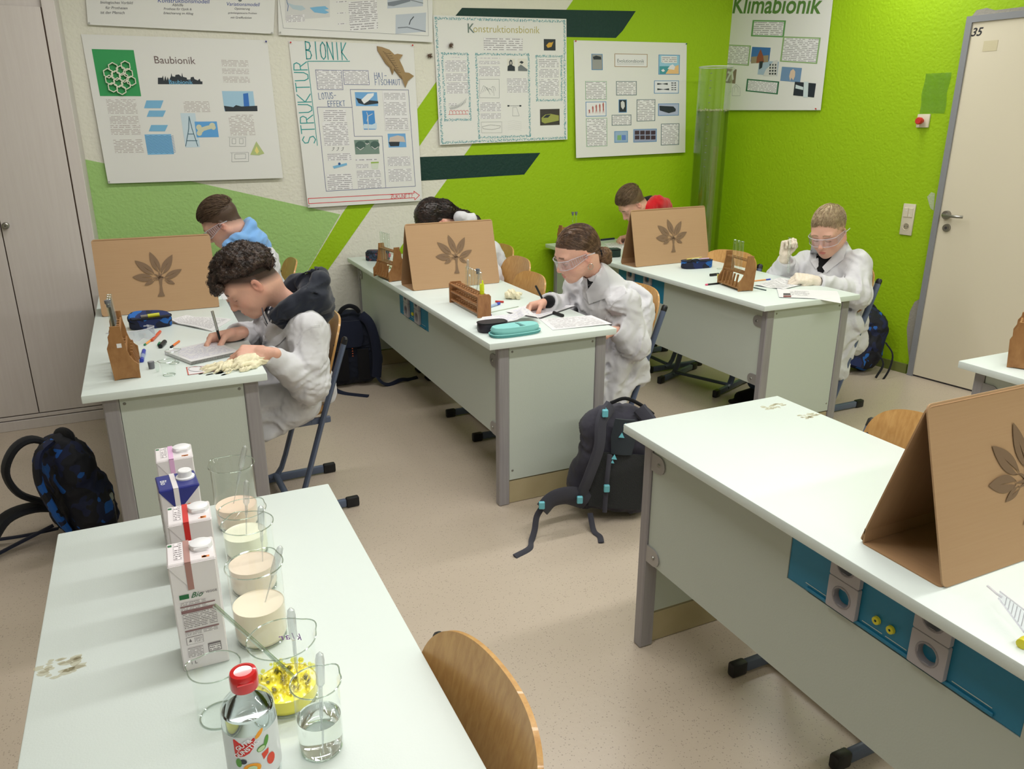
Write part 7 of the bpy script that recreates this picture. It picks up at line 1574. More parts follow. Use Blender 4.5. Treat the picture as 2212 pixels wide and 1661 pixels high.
# ================= dark haired girl bent behind the middle screen
def girl_b2():
    f0 = hdir(5, 62, 0); hd = Head(J(940, 478, 4.62), f0[0], f0[1], 1.02); nb = J(1000, 488, 4.66); pel = V3((2.03, 4.76, .57)); shL, shR = J(1040, 545, 4.48), J(1000, 520, 4.84); elL, elR = J(1060, 600, 4.40), J(1000, 560, 4.9)
    cL = JZ(1000, 600, .80); wL = JZ(985, 600, .79); cR = JZ(960, 570, .80); wR = JZ(950, 570, .79)
    scalp = lambda L: ((L[:, 2] > .0+.5*(L[:, 0]+.02)) & (L[:, 0] < .085))*1.
    def ex(S): S.cone(J(1062, 545, 4.56), J(1082, 600, 4.56), .07, .075, .05); S.cone(nb+V3((-.01, 0, .0)), nb+V3((.02, 0, -.03)), .062, .07, .02); S.cone(J(992, 470, 4.50), J(1020, 474, 4.50), .032, .036, .02)
    hands = [dict(w=wL, d=(-.9, .1, -.1), b=(0, 0, 1), c=RELAX, t=TH_R, e=elL), dict(w=wR, d=(-.9, -.1, -.1), b=(0, 0, 1), c=RELAX, t=TH_R, side=-1, e=elR)]
    o, ht, ct = body('person with long dark hair bent low behind the middle cardboard screen', hd, (34, 24, 22), scalp, None, nb, (.042, .048), pel, (shL, shR), (elL, elR), (wL, wR), (cL, cR), hands, knees=((1.62, 4.68, .54), (1.62, 4.88, .54)), extra=ex, res=.009, headres=.0035)
    hm = hair_m('dark_hair', (34, 26, 24), (66, 48, 42), .35); rs = np.random.RandomState(15)
    S = SDF(); S.ell(hd.W(-.020, 0, .056), V3((.104, .082, .087))*hd.s, hd.R, .01); S.ell(hd.W(-.07, 0, .01), V3((.05, .06, .06))*hd.s, hd.R, .03); S.ell(hd.W(-.085, .03, -.02), (.055, .055, .055), None, .03); pts = [hd.W(-.10, .02, 0), J(985, 462, 4.6), J(1005, 466, 4.58), J(1028, 476, 4.56), J(1040, 500, 4.54)]
    S.chain(pts, [.045, .034, .030, .026, .02], .02)
    V, Fc = S.mesh(.004, lambda P: .002*np.sin(noise3(P, .04, 5)*7)); add_child(o, 'hair', V, Fc, hm); hb = bvh(V, Fc); K = 9; out = np.zeros((700, K, 3)); tgt = pts[2]
    for i in range(700):
        p = V[rs.randint(len(V))]; 
        for k in range(K): d = nrm(tgt-p+V3((.02, 0, 0))); p = p+d*.012; h = hb.find_nearest(Vector(p)); p = V3(h[0]); out[i, k] = p+V3(h[1])*.002+.0015*rs.normal(size=3)*(k > 0)
    st = strands('hair_strands', out-V3(o.location), .0011, hm, o); st['kind'] = 'stuff'
girl_b2()
# ================= boy with red hood (far corner)
def boy_c2():
    hd = ear_head(1381, 443, 4.68, hdir(-6, 46, 0), 1.0); nb = J(1412, 464, 4.78); pel = V3((3.56, 4.84, .57)); shL, shR = J(1440, 500, 4.66), J(1400, 490, 4.98); elL, elR = V3((3.46, 4.60, .74)), J(1385, 520, 5.02)
    wR = JZ(1356, 513, .795); cR = JZ(1367, 512, .80); cL = V3((3.26, 4.62, .80)); wL = V3((3.24, 4.62, .79))
    notear = lambda L: ~((np.abs(L[:, 1]) > .0775) & (np.abs(L[:, 0]+.012) < .02) & (L[:, 2] < .032))
    scalp = lambda L: (L[:, 2] > fade_line(L)+.03)*(L[:, 0] < .085)*1.; fade = lambda L: np.clip((L[:, 2]-fade_line(L)+.004)/.05, 0, .72)*(L[:, 0] < .07)*notear(L)
    hands = [dict(w=wR, d=(-.85, -.1, -.1), b=(-.2, .62, .75), c=WRITE, t=TH_W, e=elR, s=1.02), dict(w=wL, d=(-.9, .3, -.05), b=(0, 0, 1), c=RELAX, t=TH_R, e=elL, s=.95)]
    o, ht, ct = body('brown haired person with red and black hood, writing in the far corner', hd, (104, 84, 64), scalp, fade, nb, (.042, .048), pel, (shL, shR), (elL, elR), (wL, wR), (cL, cR), hands, knees=((3.12, 4.76, .54), (3.12, 4.96, .54)), col=False, res=.010, headres=.0035)
    S = SDF()
    S.cone(J(1398, 452, 4.72), J(1418, 438, 4.74), .045, .05, .02); S.cone(J(1418, 440, 4.74), J(1438, 446, 4.80), .055, .05, .03); S.cone(J(1410, 450, 4.9), J(1435, 442, 4.88), .05, .05, .03); V, Fc = S.mesh(.007, lambda P: folds(P, .005, .08, 2)); add_child(o, 'hoodie', V, Fc, M['redc'])
    S = SDF(); S.cone(J(1391, 436, 4.86), J(1405, 432, 4.90), .034, .034, .02); V, Fc = S.mesh(.007); add_child(o, 'hood_lining', V, Fc, M['blackc'])
    hm = hair_m('brown_crew_hair', (106, 86, 64), (146, 122, 94), .45); rs = np.random.RandomState(18)
    S = SDF(); S.ell(hd.W(-.014, 0, .066), V3((.098, .070, .080))*hd.s, hd.R, .01); S.box(hd.W(.105, 0, -.03), V3((.10, .12, .10))*hd.s, np.stack([nrm(hd.R@V3((.80, 0, -.6))), hd.l, nrm(hd.R@V3((.6, 0, .80)))], 1), .01, .01, True); S.box(hd.W(0, 0, -.01), V3((.13, .12, .07))*hd.s, hd.R, .01, .01, True)
    V, Fc = S.mesh(.0035); add_child(o, 'hair_cap', V, Fc, hm); hb = bvh(V, Fc)
    short_hair(o, hd, hb, rs, hm, lambda p: p[2] > .060+.15*p[0], lambda p: V3((.9, .15, .2-1.3*max(0, p[0]-.03)/.06)), 1300, .042, .012, .0013, .45, 6)
    pen_at(JZ(1352, 517, .768), J(1360, 488, 4.72), 'dark pen in the red hooded student\'s hand', M['black'], L=.12)
boy_c2()
# ------------------------------------------------------------------ papers and small things on the desks
def sheet(label, px, lines=22, z=.7612, m='tx', lift=None, th=.0006, cat='paper', group='worksheets on the desks', name='worksheet', margin=(.08, .07, .08, .1), block=True):
    """px: far-left, far-right, near-right, near-left corners in the picture, on the desk plane"""
    P = [at(u, v, z=z) for u, v in px]; c = sum(P, Vector())/4; e = empty(name, (c.x, c.y, HT), 0, label, cat, group); L = Vector(e.location)
    def f(u, v):
        p = P[0].lerp(P[1], u).lerp(P[3].lerp(P[2], u), v)-L
        if lift: p = p+lift(u, v)
        return p
    MB().slab(lambda u, v: f(u, 1-v), 14, 8, th).build('paper_sheet', M['paper'], e)
    if block:
        a, b, c_, d = margin; n = 10; me = bpy.data.meshes.new('print'); V = []; F = []; U = []
        w = (P[1]-P[0]).length*(1-a-c_); h = (P[3]-P[0]).length*(1-b-d)
        for j in range(n+1):
            for i in range(n+1): u = a+(1-a-c_)*i/n; v = b+(1-b-d)*j/n; V.append(tuple(f(u, v)+Vector((0, 0, th/2+.0005)))); U.append((w*i/n/(h/lines), lines*(1-j/n)))
        for j in range(n):
            for i in range(n): q = j*(n+1)+i; F.append((q, q+n+1, q+n+2, q+1))
        me.from_pydata(V, [], F); me.materials.append(M[m]); uv = me.uv_layers.new(name='uv')
        for l in me.loops: uv.data[l.index].uv = U[l.vertex_index]
        link('print', me, e)
    return e
PAPER_D = .0
sheet('folded worksheet stack behind the spiral pad on the left desk', [(398, 687), (502, 690), (458, 716), (365, 697)], 20, lift=lambda u, v: Vector((0, 0, .012*math.exp(-((u-.05)/.12)**2)+.006*math.sin(u*PI))), th=.004)
sheet('blank sheet right of the left cardboard screen', [(470, 622), (494, 621), (505, 643), (482, 648)], block=False)
sp = sheet('spiral writing pad under the hands of the curly haired student', [(356, 762), (460, 739), (517, 761), (413, 784)], 25, z=.768, m='hand', th=.012, name='spiral_pad', cat='notebook', group='notebooks')
b = MB(); a_, c_ = at(413, 785, z=.768)-Vector(sp.location), at(517, 762, z=.768)-Vector(sp.location)
for i in range(44): p = a_.lerp(c_, (i+.5)/44); d = (c_-a_).normalized(); n_ = Vector((-d.y, d.x, 0)); b.tube([p+n_*.004*math.cos(t)+Vector((0, 0, .0055*math.sin(t))) for t in [k*PI/4 for k in range(8)]], .0008, 4, closed=True)
b.build('spiral_binding', M['screw'], sp)
cd = sheet('small card with a red edge and round emblem beside the latex gloves', [(402, 793), (455, 790), (471, 800), (406, 810)], block=False, name='card', cat='card', group='cards')
L_ = Vector(cd.location); bb_ = MB(); Q = [at(u, v, z=.7618)-L_ for u, v in ((402, 793), (455, 790), (471, 800), (406, 810))]
for i in range(4):
    p, q = Q[i], Q[(i+1) % 4]; d = (q-p).normalized(); n_ = Vector((-d.y, d.x, 0))*.0035; c0 = sum(Q, Vector())/4; n_ = n_ if n_.dot(c0-p) > 0 else -n_; bb_._add([p, q, q+n_, p+n_], [(0, 1, 2, 3)], False)
bb_.build('red_edge', flat('card_red', (206, 96, 84)), cd, sharp=0); MB().tube([at(424+17*math.cos(t), 797+5.5*math.sin(t), z=.762)-L_ for t in [k*PI/12 for k in range(24)]], .0008, 4, closed=True).build('oval_emblem', pmid, cd)
sheet('writing sheet under the ponytailed student\'s pen', [(1146, 657), (1242, 660), (1166, 686), (1092, 673)], 22, m='hand')
b = empty('clipboard', tuple(at(1205, 675, z=HT)), 0, 'dark edged pad lying under the writing sheet on the middle desk', 'clipboard'); L_ = Vector(b.location)
MB().slab(lambda u, v: at(1095, 675, z=.7606).lerp(at(1243, 662, z=.7606), u).lerp(at(1100, 677, z=.7606).lerp(at(1168, 689, z=.7606), u), v)-L_, 4, 2, .0008).build('board', flat('dark_board', (60, 62, 66)), b)
sheet('curled handwritten sheet draped over the black pencil case', [(1042, 680), (1150, 673), (1166, 687), (1024, 698)], 14, z=.785, m='hand', lift=lambda u, v: Vector((0, 0, .022*math.exp(-((u-.82)/.13)**2)-.01*(1-u)-.008*max(0, (u-.93)/.07))))
sheet('printed sheet at the front corner of the middle desk, near the teal pencil case', [(1165, 689), (1277, 681), (1322, 701), (1194, 713)], 22, lift=lambda u, v: Vector((0, 0, .004*u*v)))
sheet('worksheet lying between the far cardboard screen and the writing hand', [(1304, 526), (1346, 521), (1352, 527), (1338, 546)], 14)
sheet('crumpled worksheet in front of the blond student', [(1683, 601), (1746, 613), (1692, 626), (1629, 617)], 17, lift=lambda u, v: Vector((0, 0, .003+.003*math.sin(u*9))))
e = sheet('printed sheet with two small photos hanging over the desk corner', [(1678, 624), (1808, 630), (1818, 648), (1683, 643)], 6, margin=(.2, .2, .48, .25), lift=lambda u, v: Vector((0, 0, .003-.020*max(0, u*v-.55)/.45)))
L_ = Vector(e.location)
for k in (0, 1):
    MB().slab(lambda u, v: at(1692+17*u, 633.5+4.6*k+3.8*v, z=.7645)-L_, 2, 2, .0003).build('printed_photo', flat('photo_maroon' if k else 'photo_umber', (120, 66, 66) if k else (60, 54, 58)), e)
def stick(label, a, b, r, mats, z=None, cat='pen', name='pen', cuts=(.78,), group='loose pens'):
    """pen lying on the desk from pixel a to pixel b"""
    A, B = at(*a, z=HT+r), at(*b, z=HT+r); e = empty(name, A, 0, label, cat, group); D = B-A; L = D.length; D.normalize(); ks = [0]+list(cuts)+[1]
    for i, m in enumerate(mats):
        s0, s1 = ks[i]*L, ks[i+1]*L; MB().tube([D*s0, D*(s0+.0008), D*(s1-.0008), D*s1], [r*.75, r, r, r*.75], 12).build(['barrel', 'pen_end', 'tip'][i], m, e)
    return e
OR, GR, BLU, NV = flat('pen_orange', (226, 120, 50), .4), flat('pen_green', (40, 130, 90), .4), flat('pen_blue_plastic', (50, 70, 180), .35), flat('pen_navy', (28, 36, 60), .4)
stick('orange fineliner with green end on the left desk', (331, 731), (312, 745), .004, [flat('pen_amber', (240, 160, 80), .4), GR], cuts=(.88,))
stick('thicker orange red pen lying across the green ended one', (346, 716), (328, 735), .006, [flat('pen_redorange', (214, 92, 56), .4)], cuts=())
stick('short orange pen with dark tip next to the spiral pad', (387, 737), (369, 750), .0045, [OR, M['black']], cuts=(.78,))
stick('black pen cap on the left desk', (356, 738), (346, 748), .009, [M['black']], cuts=(), cat='pen cap', name='pen_top')
stick('small green cap beside the black pen cap', (345, 741), (343, 745), .006, [GR], cuts=(), cat='pen cap', name='pen_top')
stick('blue correction pen beside the left test tube rack', (311, 757), (306, 779), .0075, [BLU, flat('clear_blue', (150, 170, 210), .3), BLU], cuts=(.45, .82))
stick('blue and white correction pen right of the long rack', (1052, 664), (1079, 655), .007, [flat('pen_white_blue', (170, 190, 220), .3), BLU], cuts=(.75,))
stick('red clip of a pen next to the blue correction pen', (1070, 651), (1088, 652), .005, [flat('clip_red', (190, 50, 40), .4)], cuts=())
stick('clear ruler in front of the long rack', (1058, 675), (1120, 662), .0018, [flat('ruler_clear', (178, 190, 168), .3)], cuts=(), cat='ruler', name='ruler')
stick('black marker cap on the printed sheet of the middle desk', (1196, 675), (1216, 682), .008, [M['black']], cuts=(), cat='pen cap', name='pen_top')
stick('purple pen end peeking out behind the curled sheet', (1051, 677), (1060, 681), .006, [flat('pen_purple', (96, 60, 160), .4)], cuts=())
stick('dark pen at the far end of the right desk', (1298, 518), (1327, 515), .007, [NV], cuts=())
stick('black pencil with pink tip before the weathered rack', (1552, 612), (1524, 615), .005, [M['black'], flat('pen_pink', (226, 90, 130), .4)], cuts=(.84,))
stick('orange pen with blue end beside the worksheets', (1628, 607), (1664, 603), .004, [flat('pen_peach', (232, 160, 100), .4), BLU], cuts=(.72,))
stick('dark green ruler by the weathered rack', (1628, 621), (1655, 627), .003, [flat('ruler_dark', (70, 92, 90), .4)], cuts=(), cat='ruler', name='ruler')
stick('black pen cap behind the small beaker on the right desk', (1534, 594), (1552, 592), .008, [M['black']], cuts=(), cat='pen cap', name='pen_top')
def plug(label, u, v, r=.011, h=.022, rot=None):
    p = at(u, v, z=HT); e = empty('rubber_stopper', p, 0, label, 'stopper', 'rubber stoppers'); MB().lathe([(0, 0), (r*.85, 0), (r, h), (0, h)], 18).build('plug', M['grey'], e); MB().lathe([(0, h+.0002), (r*.7, h+.0002)], 14).build('plug_face', flat('grey_light', (150, 153, 158)), e)
plug('grey rubber stopper beside the small glass tube on the left desk', 328, 796, .0115, .026); plug('grey rubber stopper before the rack behind the middle screen', 848, 601, .010, .016)
test_tube(tuple(at(341, 803, z=HT)), .035, r=.0075, label='tiny glass vial next to the grey stopper', group='small vials')
beaker(tuple(at(366, 810, z=HT)), .0235, .052, 'small empty beaker at the front of the left desk', 'small beakers on the left desk', spout=2.8)
beaker(tuple(at(376, 785, z=HT)), .0215, .050, 'small empty beaker behind the other, touching the spiral pad', 'small beakers on the left desk', spout=.2)
beaker(tuple(at(1553, 601, z=HT)), .0135, .055, 'little beaker with yellow liquid left of the weathered rack', 'small beakers on the right desk', fill=.02, fillmat=M['oil'])
# latex gloves lying about
def limp(label, wr, d, seed, s=1.0, ball=False):
    p = V3(at(*wr, z=HT+.012)); e = empty('latex_glove', (p[0], p[1], HT), 0, label, 'glove', 'loose latex gloves'); S = SDF(); rs = np.random.RandomState(seed)
    if ball:
        for _ in range(16): q = p+rs.normal(0, 1, 3)*V3((.014, .014, .008))+V3((0, 0, .008)); S.ell(q, rs.uniform(.008, .02, 3), None, .004)
        V, Fc = S.mesh(.0028, lambda P: folds(P, .004, .022, seed))
    else:
        hand_geo(S, p, V3(d), V3((0, 0, 1)), 1 if seed % 2 else -1, [(14, 8, 12, 10), (5, 12, 20, 5), (-6, 5, 25, 10), (-16, 15, 10, 5)], [(.04, .05, -.002), (.07, .06, -.004), (.095, .055, -.006)], s, infl=-.001); S.cone(p, p-nrm(d)*.05, .024, .03, .02)
        V, Fc = S.mesh(.003, lambda P: folds(P, .0035, .028, seed)); 
    V = V.copy(); V[:, 2] = np.maximum(V[:, 2], HT+.001); 
    me = np_mesh('latex_skin', V-V3(e.location), Fc, [M['latex']]); link('latex_skin', me, e)
limp('cream latex glove at the right front corner of the left desk', (556, 779), (-.95, -.32, 0), 1, .95); limp('second cream latex glove lying under the first, fingers to the left', (520, 785), (-.95, -.12, 0), 2, .9)
limp('crumpled latex glove ball on the middle desk before the empty chairs', (1110, 640), None, 3, ball=True); limp('crumpled latex glove at the rack behind the middle screen', (846, 574), None, 4, ball=True)
e = empty('plastic_wrap', at(836, 579, z=HT), 0, 'clear crinkled plastic wrap at the back of the middle desk', 'plastic wrap'); MB().slab(lambda u, v: ((u-.5)*.10, (v-.5)*.07, .006+.005*math.sin(19*u+7*v)+.003*math.sin(31*v)), 14, 12, .0005).build('film', bpy.data.materials['clear_film'], e)
# goggles lying on desks
def loose_goggles(label, u, v, fwd): p = V3(at(u, v, z=HT+.030)); return goggles(Head(p-V3(fwd)*.05, fwd, (0, 0, 1), .92), label, 'safety goggles left on the desks')
loose_goggles('clear safety goggles lying behind the left test tube rack', 296, 722, (.45, -.9, 0))
loose_goggles('clear safety goggles at the right edge, beside the large cardboard screen', 2292, 1342, (-.5, -.8, 0))
stick('yellow cap at the right edge on the empty foreground desk', (2206, 1392), (2216, 1384), .009, [M['yellow']], cuts=(), cat='bottle top', name='bottle_top')
hl = empty('highlighter', (1.376, 3.27, HT+.02), 0, 'yellow highlighter standing upright in the near end of the long rack', 'highlighter'); MB().box((-.009, -.006, 0), (.009, .006, .075), .003, seg=2).build('barrel', M['black'], hl); MB().box((-.010, -.0065, .075), (.010, .0065, .125), .003, seg=2).build('cap', flat('highlighter_yellow', (220, 236, 40), .35), hl); MB().box((-.004, -.009, .09), (.004, -.006, .142), .001).build('clip', M['highlighter_yellow'], hl)
# ------------------------------------------------------------------ pencil cases
def camo(name, a, b, c, sc=14):
    N = NT(name); p = N.n('ShaderNodeBsdfPrincipled', i={'Roughness': .75}); o = N.n('ShaderNodeOutputMaterial'); N.l(p.outputs[0], o.inputs[0]); tc = N.n('ShaderNodeTexCoord')
    no = N.n('ShaderNodeTexNoise', i={'Scale': sc*.8, 'Detail': 1.}); N.l(tc.outputs['Object'], no.inputs[0]); ad = N.n('ShaderNodeMix', data_type='VECTOR', i={0: .12}); N.l(tc.outputs['Object'], ad.inputs[4]); N.l(no.outputs['Color'], ad.inputs[5])
    v = N.n('ShaderNodeTexVoronoi', i={'Scale': float(sc)}); N.l(ad.outputs[1], v.inputs[0]); s = N.n('ShaderNodeSeparateColor'); N.l(v.outputs['Color'], s.inputs[0])
    r = N.n('ShaderNodeValToRGB'); r.color_ramp.interpolation = 'CONSTANT'; r.color_ramp.elements[0].color = srgb(a); r.color_ramp.elements[1].position = .55; r.color_ramp.elements[1].color = srgb(b); q = r.color_ramp.elements.new(.87); q.color = srgb(c); N.l(s.outputs[0], r.inputs[0]); N.l(r.outputs[0], p.inputs['Base Color'])
    n2 = N.n('ShaderNodeTexNoise', i={'Scale': 400.}); N.l(tc.outputs['Object'], n2.inputs[0]); bp = N.n('ShaderNodeBump', i={'Strength': .2, 'Distance': .002}); N.l(n2.outputs[0], bp.inputs['Height']); N.l(bp.outputs[0], p.inputs['Normal']); return N.m
M['camoblue'] = camo('blue_camouflage', (18, 24, 50), (24, 40, 92), (28, 96, 176), 22); M['camopack'] = camo('blue_camouflage_bag', (14, 17, 30), (20, 30, 66), (24, 88, 170), 20); M['camodark'] = camo('dark_patterned_cloth', (26, 34, 48), (40, 58, 80), (120, 60, 70), 40)
def oval_prism(w, d, z0, z1, m, name, parent, n=28, pw=3., Mx=None, rnd=.006):
    pts = []
    for i in range(n): t = 2*PI*i/n; c, s = math.cos(t), math.sin(t); k = (abs(c)**pw+abs(s)**pw)**(-1/pw); pts.append((w/2*c*k, d/2*s*k))
    b = MB(); R = [(.94, z0), (1, z0+rnd), (1, z1-rnd), (.94, z1)]; vs = [Vector((x*k, y*k, z)) for k, z in R for x, y in pts]
    if Mx is not None: vs = [Mx @ v for v in vs]
    b._add(vs, [(j*n+i, j*n+(i+1) % n, (j+1)*n+(i+1) % n, (j+1)*n+i) for j in range(3) for i in range(n)]+[tuple(range(n-1, -1, -1)), tuple(3*n+i for i in range(n))]); return b.build(name, m, parent)
def ring_at(w, d, z, r, m, name, parent, n=36, pw=3., Mx=None):
    P = []
    for i in range(n): t = 2*PI*i/n; c, s = math.cos(t), math.sin(t); k = (abs(c)**pw+abs(s)**pw)**(-1/pw); v = Vector((w/2*c*k, d/2*s*k, z)); P.append(Mx @ v if Mx is not None else v)
    MB().tube(P, r, 6, closed=True).build(name, m, parent)
NVY = cloth('navy_lining', (14, 16, 26)); 
pc = empty('pencil_case', at(327, 708, z=HT), math.radians(4), 'open blue camouflage pencil case with a yellow highlighter inside, left desk', 'pencil case', 'pencil cases')
pc.location.y += .02
oval_prism(.172, .085, .0, .046, M['camoblue'], 'case_body', pc); oval_prism(.160, .073, .0455, .0468, NVY, 'inside', pc, rnd=.0005); ring_at(.174, .087, .045, .0025, NVY, 'zip', pc)
Mx = Matrix.Translation((0, .038, .046)) @ Matrix.Rotation(math.radians(24), 4, 'X') @ Matrix.Translation((0, -.036, .014)) @ Matrix.Rotation(math.radians(5), 4, 'Y'); oval_prism(.172, .085, -.008, .008, M['camoblue'], 'lid', pc, Mx=Mx); ring_at(.174, .087, -.008, .0025, NVY, 'lid_zip', pc, Mx=Mx)
hh = empty('highlighter', Vector(pc.location)+Vector((-.035, -.020, .052)), 0, 'yellow highlighter lying in the open blue pencil case', 'highlighter'); MB().tube([(0, 0, 0), (.028, .0, .001)], .008, 12).build('cap', flat('smoke_grey', (120, 116, 110), .3), hh); MB().tube([(.028, 0, .001), (.075, .002, .003)], .009, 12).build('barrel', flat('marker_yellow', (196, 196, 40), .35), hh)
pd = empty('pencil_case', at(818, 563, z=HT)+Vector((.0, .02, 0)), math.radians(-28), 'small dark patterned pencil case at the back of the middle desk', 'pencil case', 'pencil cases'); oval_prism(.15, .09, 0, .058, M['camodark'], 'case_body', pd, pw=5); oval_prism(.135, .078, .058, .064, M['camodark'], 'lid', pd, pw=5); ring_at(.148, .089, .052, .002, M['blackc'], 'zip', pd, pw=5); MB().box((.072, -.015, .02), (.086, .015, .045), .004).build('pull_tab', flat('coral_tab', (190, 90, 100)), pd)
pb = empty('pencil_case', at(1060, 719, z=HT)+Vector((.02, .03, 0)), 0, 'black pencil case half hidden under the curled sheet', 'pencil case', 'pencil cases'); oval_prism(.13, .075, 0, .042, mat('black_leather', (40, 36, 46), .45), 'case_body', pb); ring_at(.131, .076, .040, .0022, M['blackc'], 'zip', pb)
M['teal'] = cloth('turquoise_fabric', (138, 206, 204), .8); M['teald'] = cloth('turquoise_dark', (92, 160, 160), .8)
pt_ = empty('pencil_case', at(1119, 725, z=HT)+Vector((0, .03, 0)), math.radians(3), 'turquoise pencil case with grey logo band at the front of the middle desk', 'pencil case', 'pencil cases'); oval_prism(.235, .095, .0, .012, M['teald'], 'case_base', pt_); oval_prism(.22, .088, .014, .040, M['teal'], 'case_body', pt_, rnd=.012); ring_at(.232, .093, .013, .003, M['teal'], 'zip', pt_)
b = MB(); 
for i in range(6): b.box((.012+.002*i-.014*abs(i-2.5)/2.5*.3, -.030+i*.010, .040), (.034-.001*i, -.026+i*.010, .0408))
b.box((.016, -.034, .0402), (.019, .030, .0411)); b.build('logo_marks', flat('logo_teal', (70, 120, 120)), pt_)
pg = empty('pencil_case', at(1322, 556, z=HT)+Vector((0, .03, 0)), math.radians(-10), 'dark green pencil case behind the ponytailed student, on the far desk', 'pencil case', 'pencil cases'); oval_prism(.14, .08, 0, .055, cloth('dark_green_cloth', (38, 58, 52)), 'case_body', pg, pw=5); ring_at(.14, .08, .05, .002, M['blackc'], 'zip', pg, pw=5)
pq = empty('pencil_case', at(1512, 580, z=HT)+Vector((0, .035, 0)), math.radians(-6), 'blue camouflage pencil case with pens on top, right of the far cardboard screen', 'pencil case', 'pencil cases'); oval_prism(.205, .085, 0, .048, M['camoblue'], 'case_body', pq); oval_prism(.19, .07, .047, .049, NVY, 'inside', pq, rnd=.0005); ring_at(.206, .086, .046, .0025, NVY, 'zip', pq)
MB().tube([(-.03+.03*math.cos(t), -.03, .046+.012*math.sin(t)) for t in [k*PI/8 for k in range(9)]], .003, 6).build('handle', NVY, pq)
for k, (x0, y0, x1, y1, m_, lb) in enumerate(((-.07, .01, .055, .028, flat('pencil_yellow', (224, 206, 120), .5), 'yellow pencil on the blue pencil case of the far desk'), (-.005, -.015, .075, -.02, flat('pen_lilac', (206, 180, 210), .4), 'lilac pen on the blue pencil case of the far desk'), (-.05, -.018, .0, -.016, flat('eraser_pale', (190, 200, 206), .5), 'pale eraser on the blue pencil case of the far desk'))):
    e = empty('pen' if k < 2 else 'eraser', Vector(pq.location)+Vector((x0, y0, .055)), 0, lb, 'pen' if k < 2 else 'eraser'); MB().tube([(0, 0, 0), (x1-x0, y1-y0, 0)], .0042 if k < 2 else .006, 8).build('barrel', m_, e)
# ------------------------------------------------------------------ tall clear tube in the corner
c = at(1547, 145, y=4.93); R0 = .5*(at(1576, 145, y=4.93)-at(1518, 145, y=4.93)).length; zl = at(1540, 240, y=4.93).z
tb = empty('clear_column', (c.x, 4.93, 0), 0, 'tall clear acrylic column part filled with greenish water in the room corner', 'acrylic column')
MB().lathe([(0, .001), (R0, .001), (R0, c.z), (R0-.005, c.z), (R0-.005, .01), (0, .01)], 48).build('column_wall', thin_glass('acrylic', (250, 252, 248), .5, .04, .1), tb)
MB().tube([((R0-.002)*math.cos(t), (R0-.002)*math.sin(t), c.z) for t in [k*PI/24 for k in range(48)]], .004, 8, closed=True).build('rim', M['gogrim'], tb)
MB().lathe([(R0-.008, .012), (R0-.008, zl), (0, zl)], 40).build('water_body', thin_glass('green_water', (234, 238, 208), .35, .05, .2), tb)
fb = MB(); rg = random.Random(8)
for _ in range(70): t = rg.uniform(0, 6.28); r = rg.uniform(.003, .008); q = (R0-.012)*math.sqrt(rg.random()); fb.lathe([(0, -r), (r*.7, -r*.7), (r, 0), (r*.7, r*.7), (0, r)], 7, Matrix.Translation((q*math.cos(t), q*math.sin(t), zl+rg.uniform(0, .012))))
fb = fb.build('foam', mat('pale_foam', (196, 196, 160), .5, alpha=.7), tb); fb['kind'] = 'stuff'
MB().grid(lambda u, v: ((R0-.0095)*math.cos(-2.05+.35*u+.04*math.sin(7*v)), (R0-.0095)*math.sin(-2.05+.35*u+.04*math.sin(7*v)), .1+(zl-.35)*v), 4, 24).build('algae_streak', mat('algae_film', (150, 140, 96), .6, alpha=.38), tb)
b = MB()
for i in range(14): a0 = -2.55; z = c.z-.05-i*.05; b.grid(lambda u, v: ((R0+.0006)*math.cos(a0+.10*u), (R0+.0006)*math.sin(a0+.10*u), z+.004*v), 2, 1)
b.build('scale_marks', pmid, tb, sharp=0)
# ------------------------------------------------------------------ backpacks
def pack(label, loc, rz, w, d, h, m, lean=0, tilt=0, trim=None, res=.008, seed=0, group='school backpacks on the floor'):
    e = empty('backpack', loc, math.radians(rz), label, 'backpack', group); S = SDF(); k = .04
    S.box((0, 0, h*.44), (w*.5, d*.36, h*.42), None, .07, k); S.ell((0, 0, h*.72), (w*.45, d*.36, h*.26), None, k); S.box((0, d*.30, h*.34), (w*.40, d*.22, h*.28), None, .05, .03)
    for q in (-1, 1): S.ell((q*w*.48, d*.05, h*.28), (.035, d*.30, h*.20), None, .02)
    V, Fc = S.mesh(res, lambda P: folds(P, .007, .11, seed)+folds(P, .002, .04, seed+2))
    A = Matrix.Rotation(math.radians(lean), 3, 'X') @ Matrix.Rotation(math.radians(tilt), 3, 'Y'); An = np.array(A); V = V@An.T; V[:, 2] -= V[:, 2].min(); dz = 0
    me = np_mesh('bag_body', V, Fc, [m]); link('bag_body', me, e); T = lambda p: A @ Vector(p); return e, T, (V, Fc)
def strap(e, pts, m, w=.022, th=.005, name='strap', n=5, up=(0, 0, 1)):
    P = catmull(pts, n); MB().tube(P, w, 8, flat=th/w, up=up).build(name, m, e)
NS = cloth('navy_webbing', (26, 32, 52), .8); DS = cloth('black_webbing', (18, 20, 26), .8); GS = cloth('grey_webbing', (62, 62, 72), .8); TQ = flat('turquoise_plastic', (110, 190, 206), .4)
